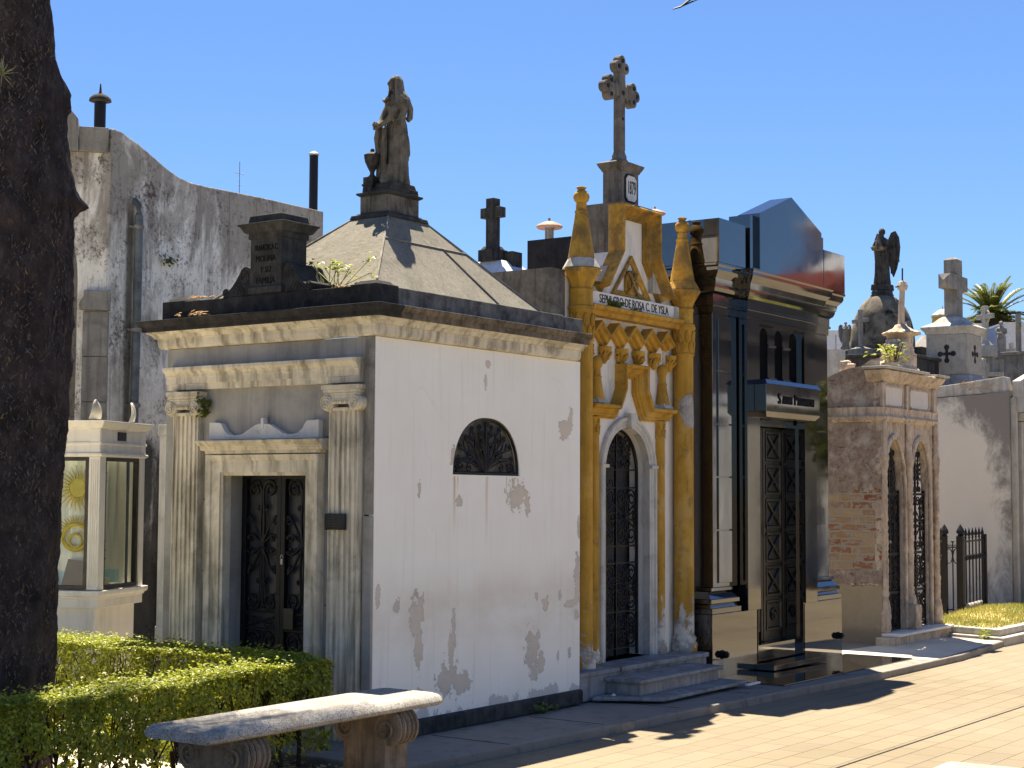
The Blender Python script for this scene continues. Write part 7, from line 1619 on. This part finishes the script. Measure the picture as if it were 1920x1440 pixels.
# date palm in the distance
q = fr(1860, 592, 60); o = thing('date_palm', 'big date palm with a round green crown behind the stone crosses', 'tree', (q.x, q.y, 0)); mb = MB(); mb.lathe([(.62, -.2), (.55, 3), (.52, 6.2), (.75, 7.2), (.85, 8.0), (.4, 8.6)], q.x, q.y, 18, fn=lambda a, z: 1+.08*math.sin(9*a+z*7)); mb.build('trunk', MT['stem'], o)
rnd = random.Random(9); mb = MB(); fl2 = MB()
for k in range(95):
    a = rnd.uniform(0, TAU); el = rnd.uniform(-.75, 1.25); L_ = rnd.uniform(1.55, 2.05); c = (q.x, q.y, q.z-.15); tip = (q.x+L_*math.cos(a)*math.cos(el*.9), q.y+L_*math.sin(a)*math.cos(el*.9), q.z-.15+L_*math.sin(el)*.95-.25)
    frond(mb, c, tip, .42, 3, .30, rnd, .03)
mb.build('crown', MT['palm_leaf'], o, fix=False)
for k in range(26):
    a = rnd.uniform(PI*.7, PI*1.6); P = (q.x+.75*math.cos(a)*rnd.uniform(.6, 1.3), q.y+.75*math.sin(a), q.z+rnd.uniform(-.25, .35)); frond(fl2, (q.x+.25*math.cos(a), q.y+.25*math.sin(a), q.z+.1), (P[0], P[1], P[2]-.15), .35, 3, .18, rnd, .02)
fl2.build('flower_sprays', MT['weed'], o, fix=False)
# the other side of the street, seen as reflections in the polished granite
def across(x0, x1, y, h, lab, m, roof=None, trim=True):
    o = thing('street_tomb', lab, 'mausoleum', ((x0+x1)/2, y, -.1)); mb = MB(); mb.box(x0, x1, y-3, y, -.2, h); mb.build('wall', m, o)
    mb = MB(); mb.box(x0-.1, x1+.1, y-3.1, y+.12, h+.001, h+.18); cm = MT['slate_dark'] if m is MT['slate_dark'] else MT['plaster_across']; mb.box(x0+.1, x0+.35, y+.001, y+.06, -.1, h-.1); mb.box(x1-.35, x1-.1, y+.001, y+.06, -.1, h-.1); mb.build('cornice', cm, o, each=.02)
    mb = MB(); mb.box((x0+x1)/2-.4, (x0+x1)/2+.4, y+.0015, y+.03, -.05, 2.1); mb.build('door', MT['bronze'], o)
    if roof: mb = MB(); mb.frus((x0+x1)/2, y-1.5, h+.181, h+roof[0], (x1-x0)/2, 1.5, .3, .3); mb.build('roof', roof[1], o)
across(9.2, 11.8, -6.9, 3.0, 'white tomb with a bronze door across the path opposite the black tomb', MT['plaster_across'])
across(12.2, 15.0, -7.1, 3.6, 'grey stone tomb across the path with a bronze door', MT['step_marble'])
across(15.5, 18.5, -6.9, 3.1, 'low white tomb across the path with a flat cornice', MT['plaster_across'])
across(19.0, 22.5, -7.2, 3.4, 'pale cement tomb across the path', MT['cement_pale'])
across(22.9, 26.5, -7.0, 2.8, 'far white tomb across the path', MT['plaster_across'])
across(4.2, 8.6, -7.2, 3.3, 'cream tomb across the path opposite the ochre front', MT['cement_pale'])
across(24, 29, -10.5, 5.3, 'tall dark slate tomb in the second row across the path', MT['slate_dark']); across(29.3, 36, -10.6, 5.6, 'broad dark slate tomb in the second row across the path', MT['slate_dark']); across(18, 23.5, -10.4, 5.0, 'dark slate tomb behind the white ones across the path', MT['slate_dark'])
o = thing('church_dome', 'red tiled church roof with a white cupola across the path', 'church', (39.5, -16, 0)); mb = MB(); mb.box(38, 49, -20, -14, -.2, 8.1); mb.build('wall', MT['cement'], o); mb = MB(); mb.prism([(38, 8.101), (49, 8.101), (46, 9.15), (41, 9.15)], -20.2, -13.8, lambda u, v, h: (u, h, v)); mb.build('roof', MT['red_tile'], o); mb = MB(); mb.lathe([(1.6, 9.05), (1.0, 9.7), (.7, 10.1), (.7, 10.8), (.9, 10.9), (.5, 11.5), (.2, 11.8), (.06, 12.4)], 43.0, -16, 20); mb.build('cupola', MT['plaster_across'], o)
def street_tree(x, y, h, lab, seed):
    o = thing('street_tree', lab, 'tree', (x, y, 0), 0, 'trees across the path'); mb = MB(); mb.tube([(x, y, -.1), (x+.05, y, h*.4), (x, y+.1, h*.6)], .12, 8, .07); rnd = random.Random(seed)
    for k in range(6): a = TAU*k/6; mb.tube([(x, y, h*.45), (x+.5*math.cos(a), y+.5*math.sin(a), h*.62), (x+1.0*math.cos(a), y+1.0*math.sin(a), h*.8)], .05, 5, .02)
    mb.build('trunk', MT['stem'], o); lf = MB(); pts = []
    while len(pts) < 6000:
        p_ = Vector((rnd.uniform(-1, 1), rnd.uniform(-1, 1), rnd.uniform(-1, 1)))
        if p_.length > 1 or noise.noise(p_*2.5+Vector((seed, 0, 0))) < -.05: continue
        pts.append(((x+p_.x*1.6, y+p_.y*1.6, h*.72+p_.z*h*.30), p_))
    leaf_spray(lf, pts, .16, rnd); lf.build('crown', MT['palm_leaf'], o, fix=False)
street_tree(22.6, -5.6, 4.2, 'leafy street tree across the path', 3); street_tree(26.0, -5.8, 5.0, 'taller leafy street tree farther along the path', 4); street_tree(29.5, -5.9, 4.4, 'leafy street tree at the far end of the path', 6)
def court_tomb(x0, x1, y, h, lab, m):
    o = thing('court_tomb', lab, 'mausoleum', ((x0+x1)/2, y, 0)); mb = MB(); mb.box(x0, x1, y, y+3, -.2, h); mb.build('wall', m, o)
    mb = MB(); mb.sweep([(x0, y+3), (x0, y), (x1, y), (x1, y+3)], [(-.02, h+.001), (.03, h+.001), (.06, h+.06), (.14, h+.12), (.15, h+.2), (-.02, h+.24)], XY); mb.build('cornice', MT['cement_pale'], o)
    mb = MB(); mb.box((x0+x1)/2-.45, (x0+x1)/2+.45, y-.03, y-.0015, 0, 2.1); mb.build('door', MT['iron'], o)
court_tomb(-3.4, -.6, 7.4, 3.4, 'grey cement tomb at the back of the court beyond the palm', MT['cement'])
court_tomb(-6.8, -3.8, 7.6, 2.9, 'white tomb at the back of the court beyond the palm', MT['plaster_across'])
court_tomb(-10.5, -7.2, 7.3, 3.8, 'pale cement tomb at the far end of the court', MT['cement_pale'])
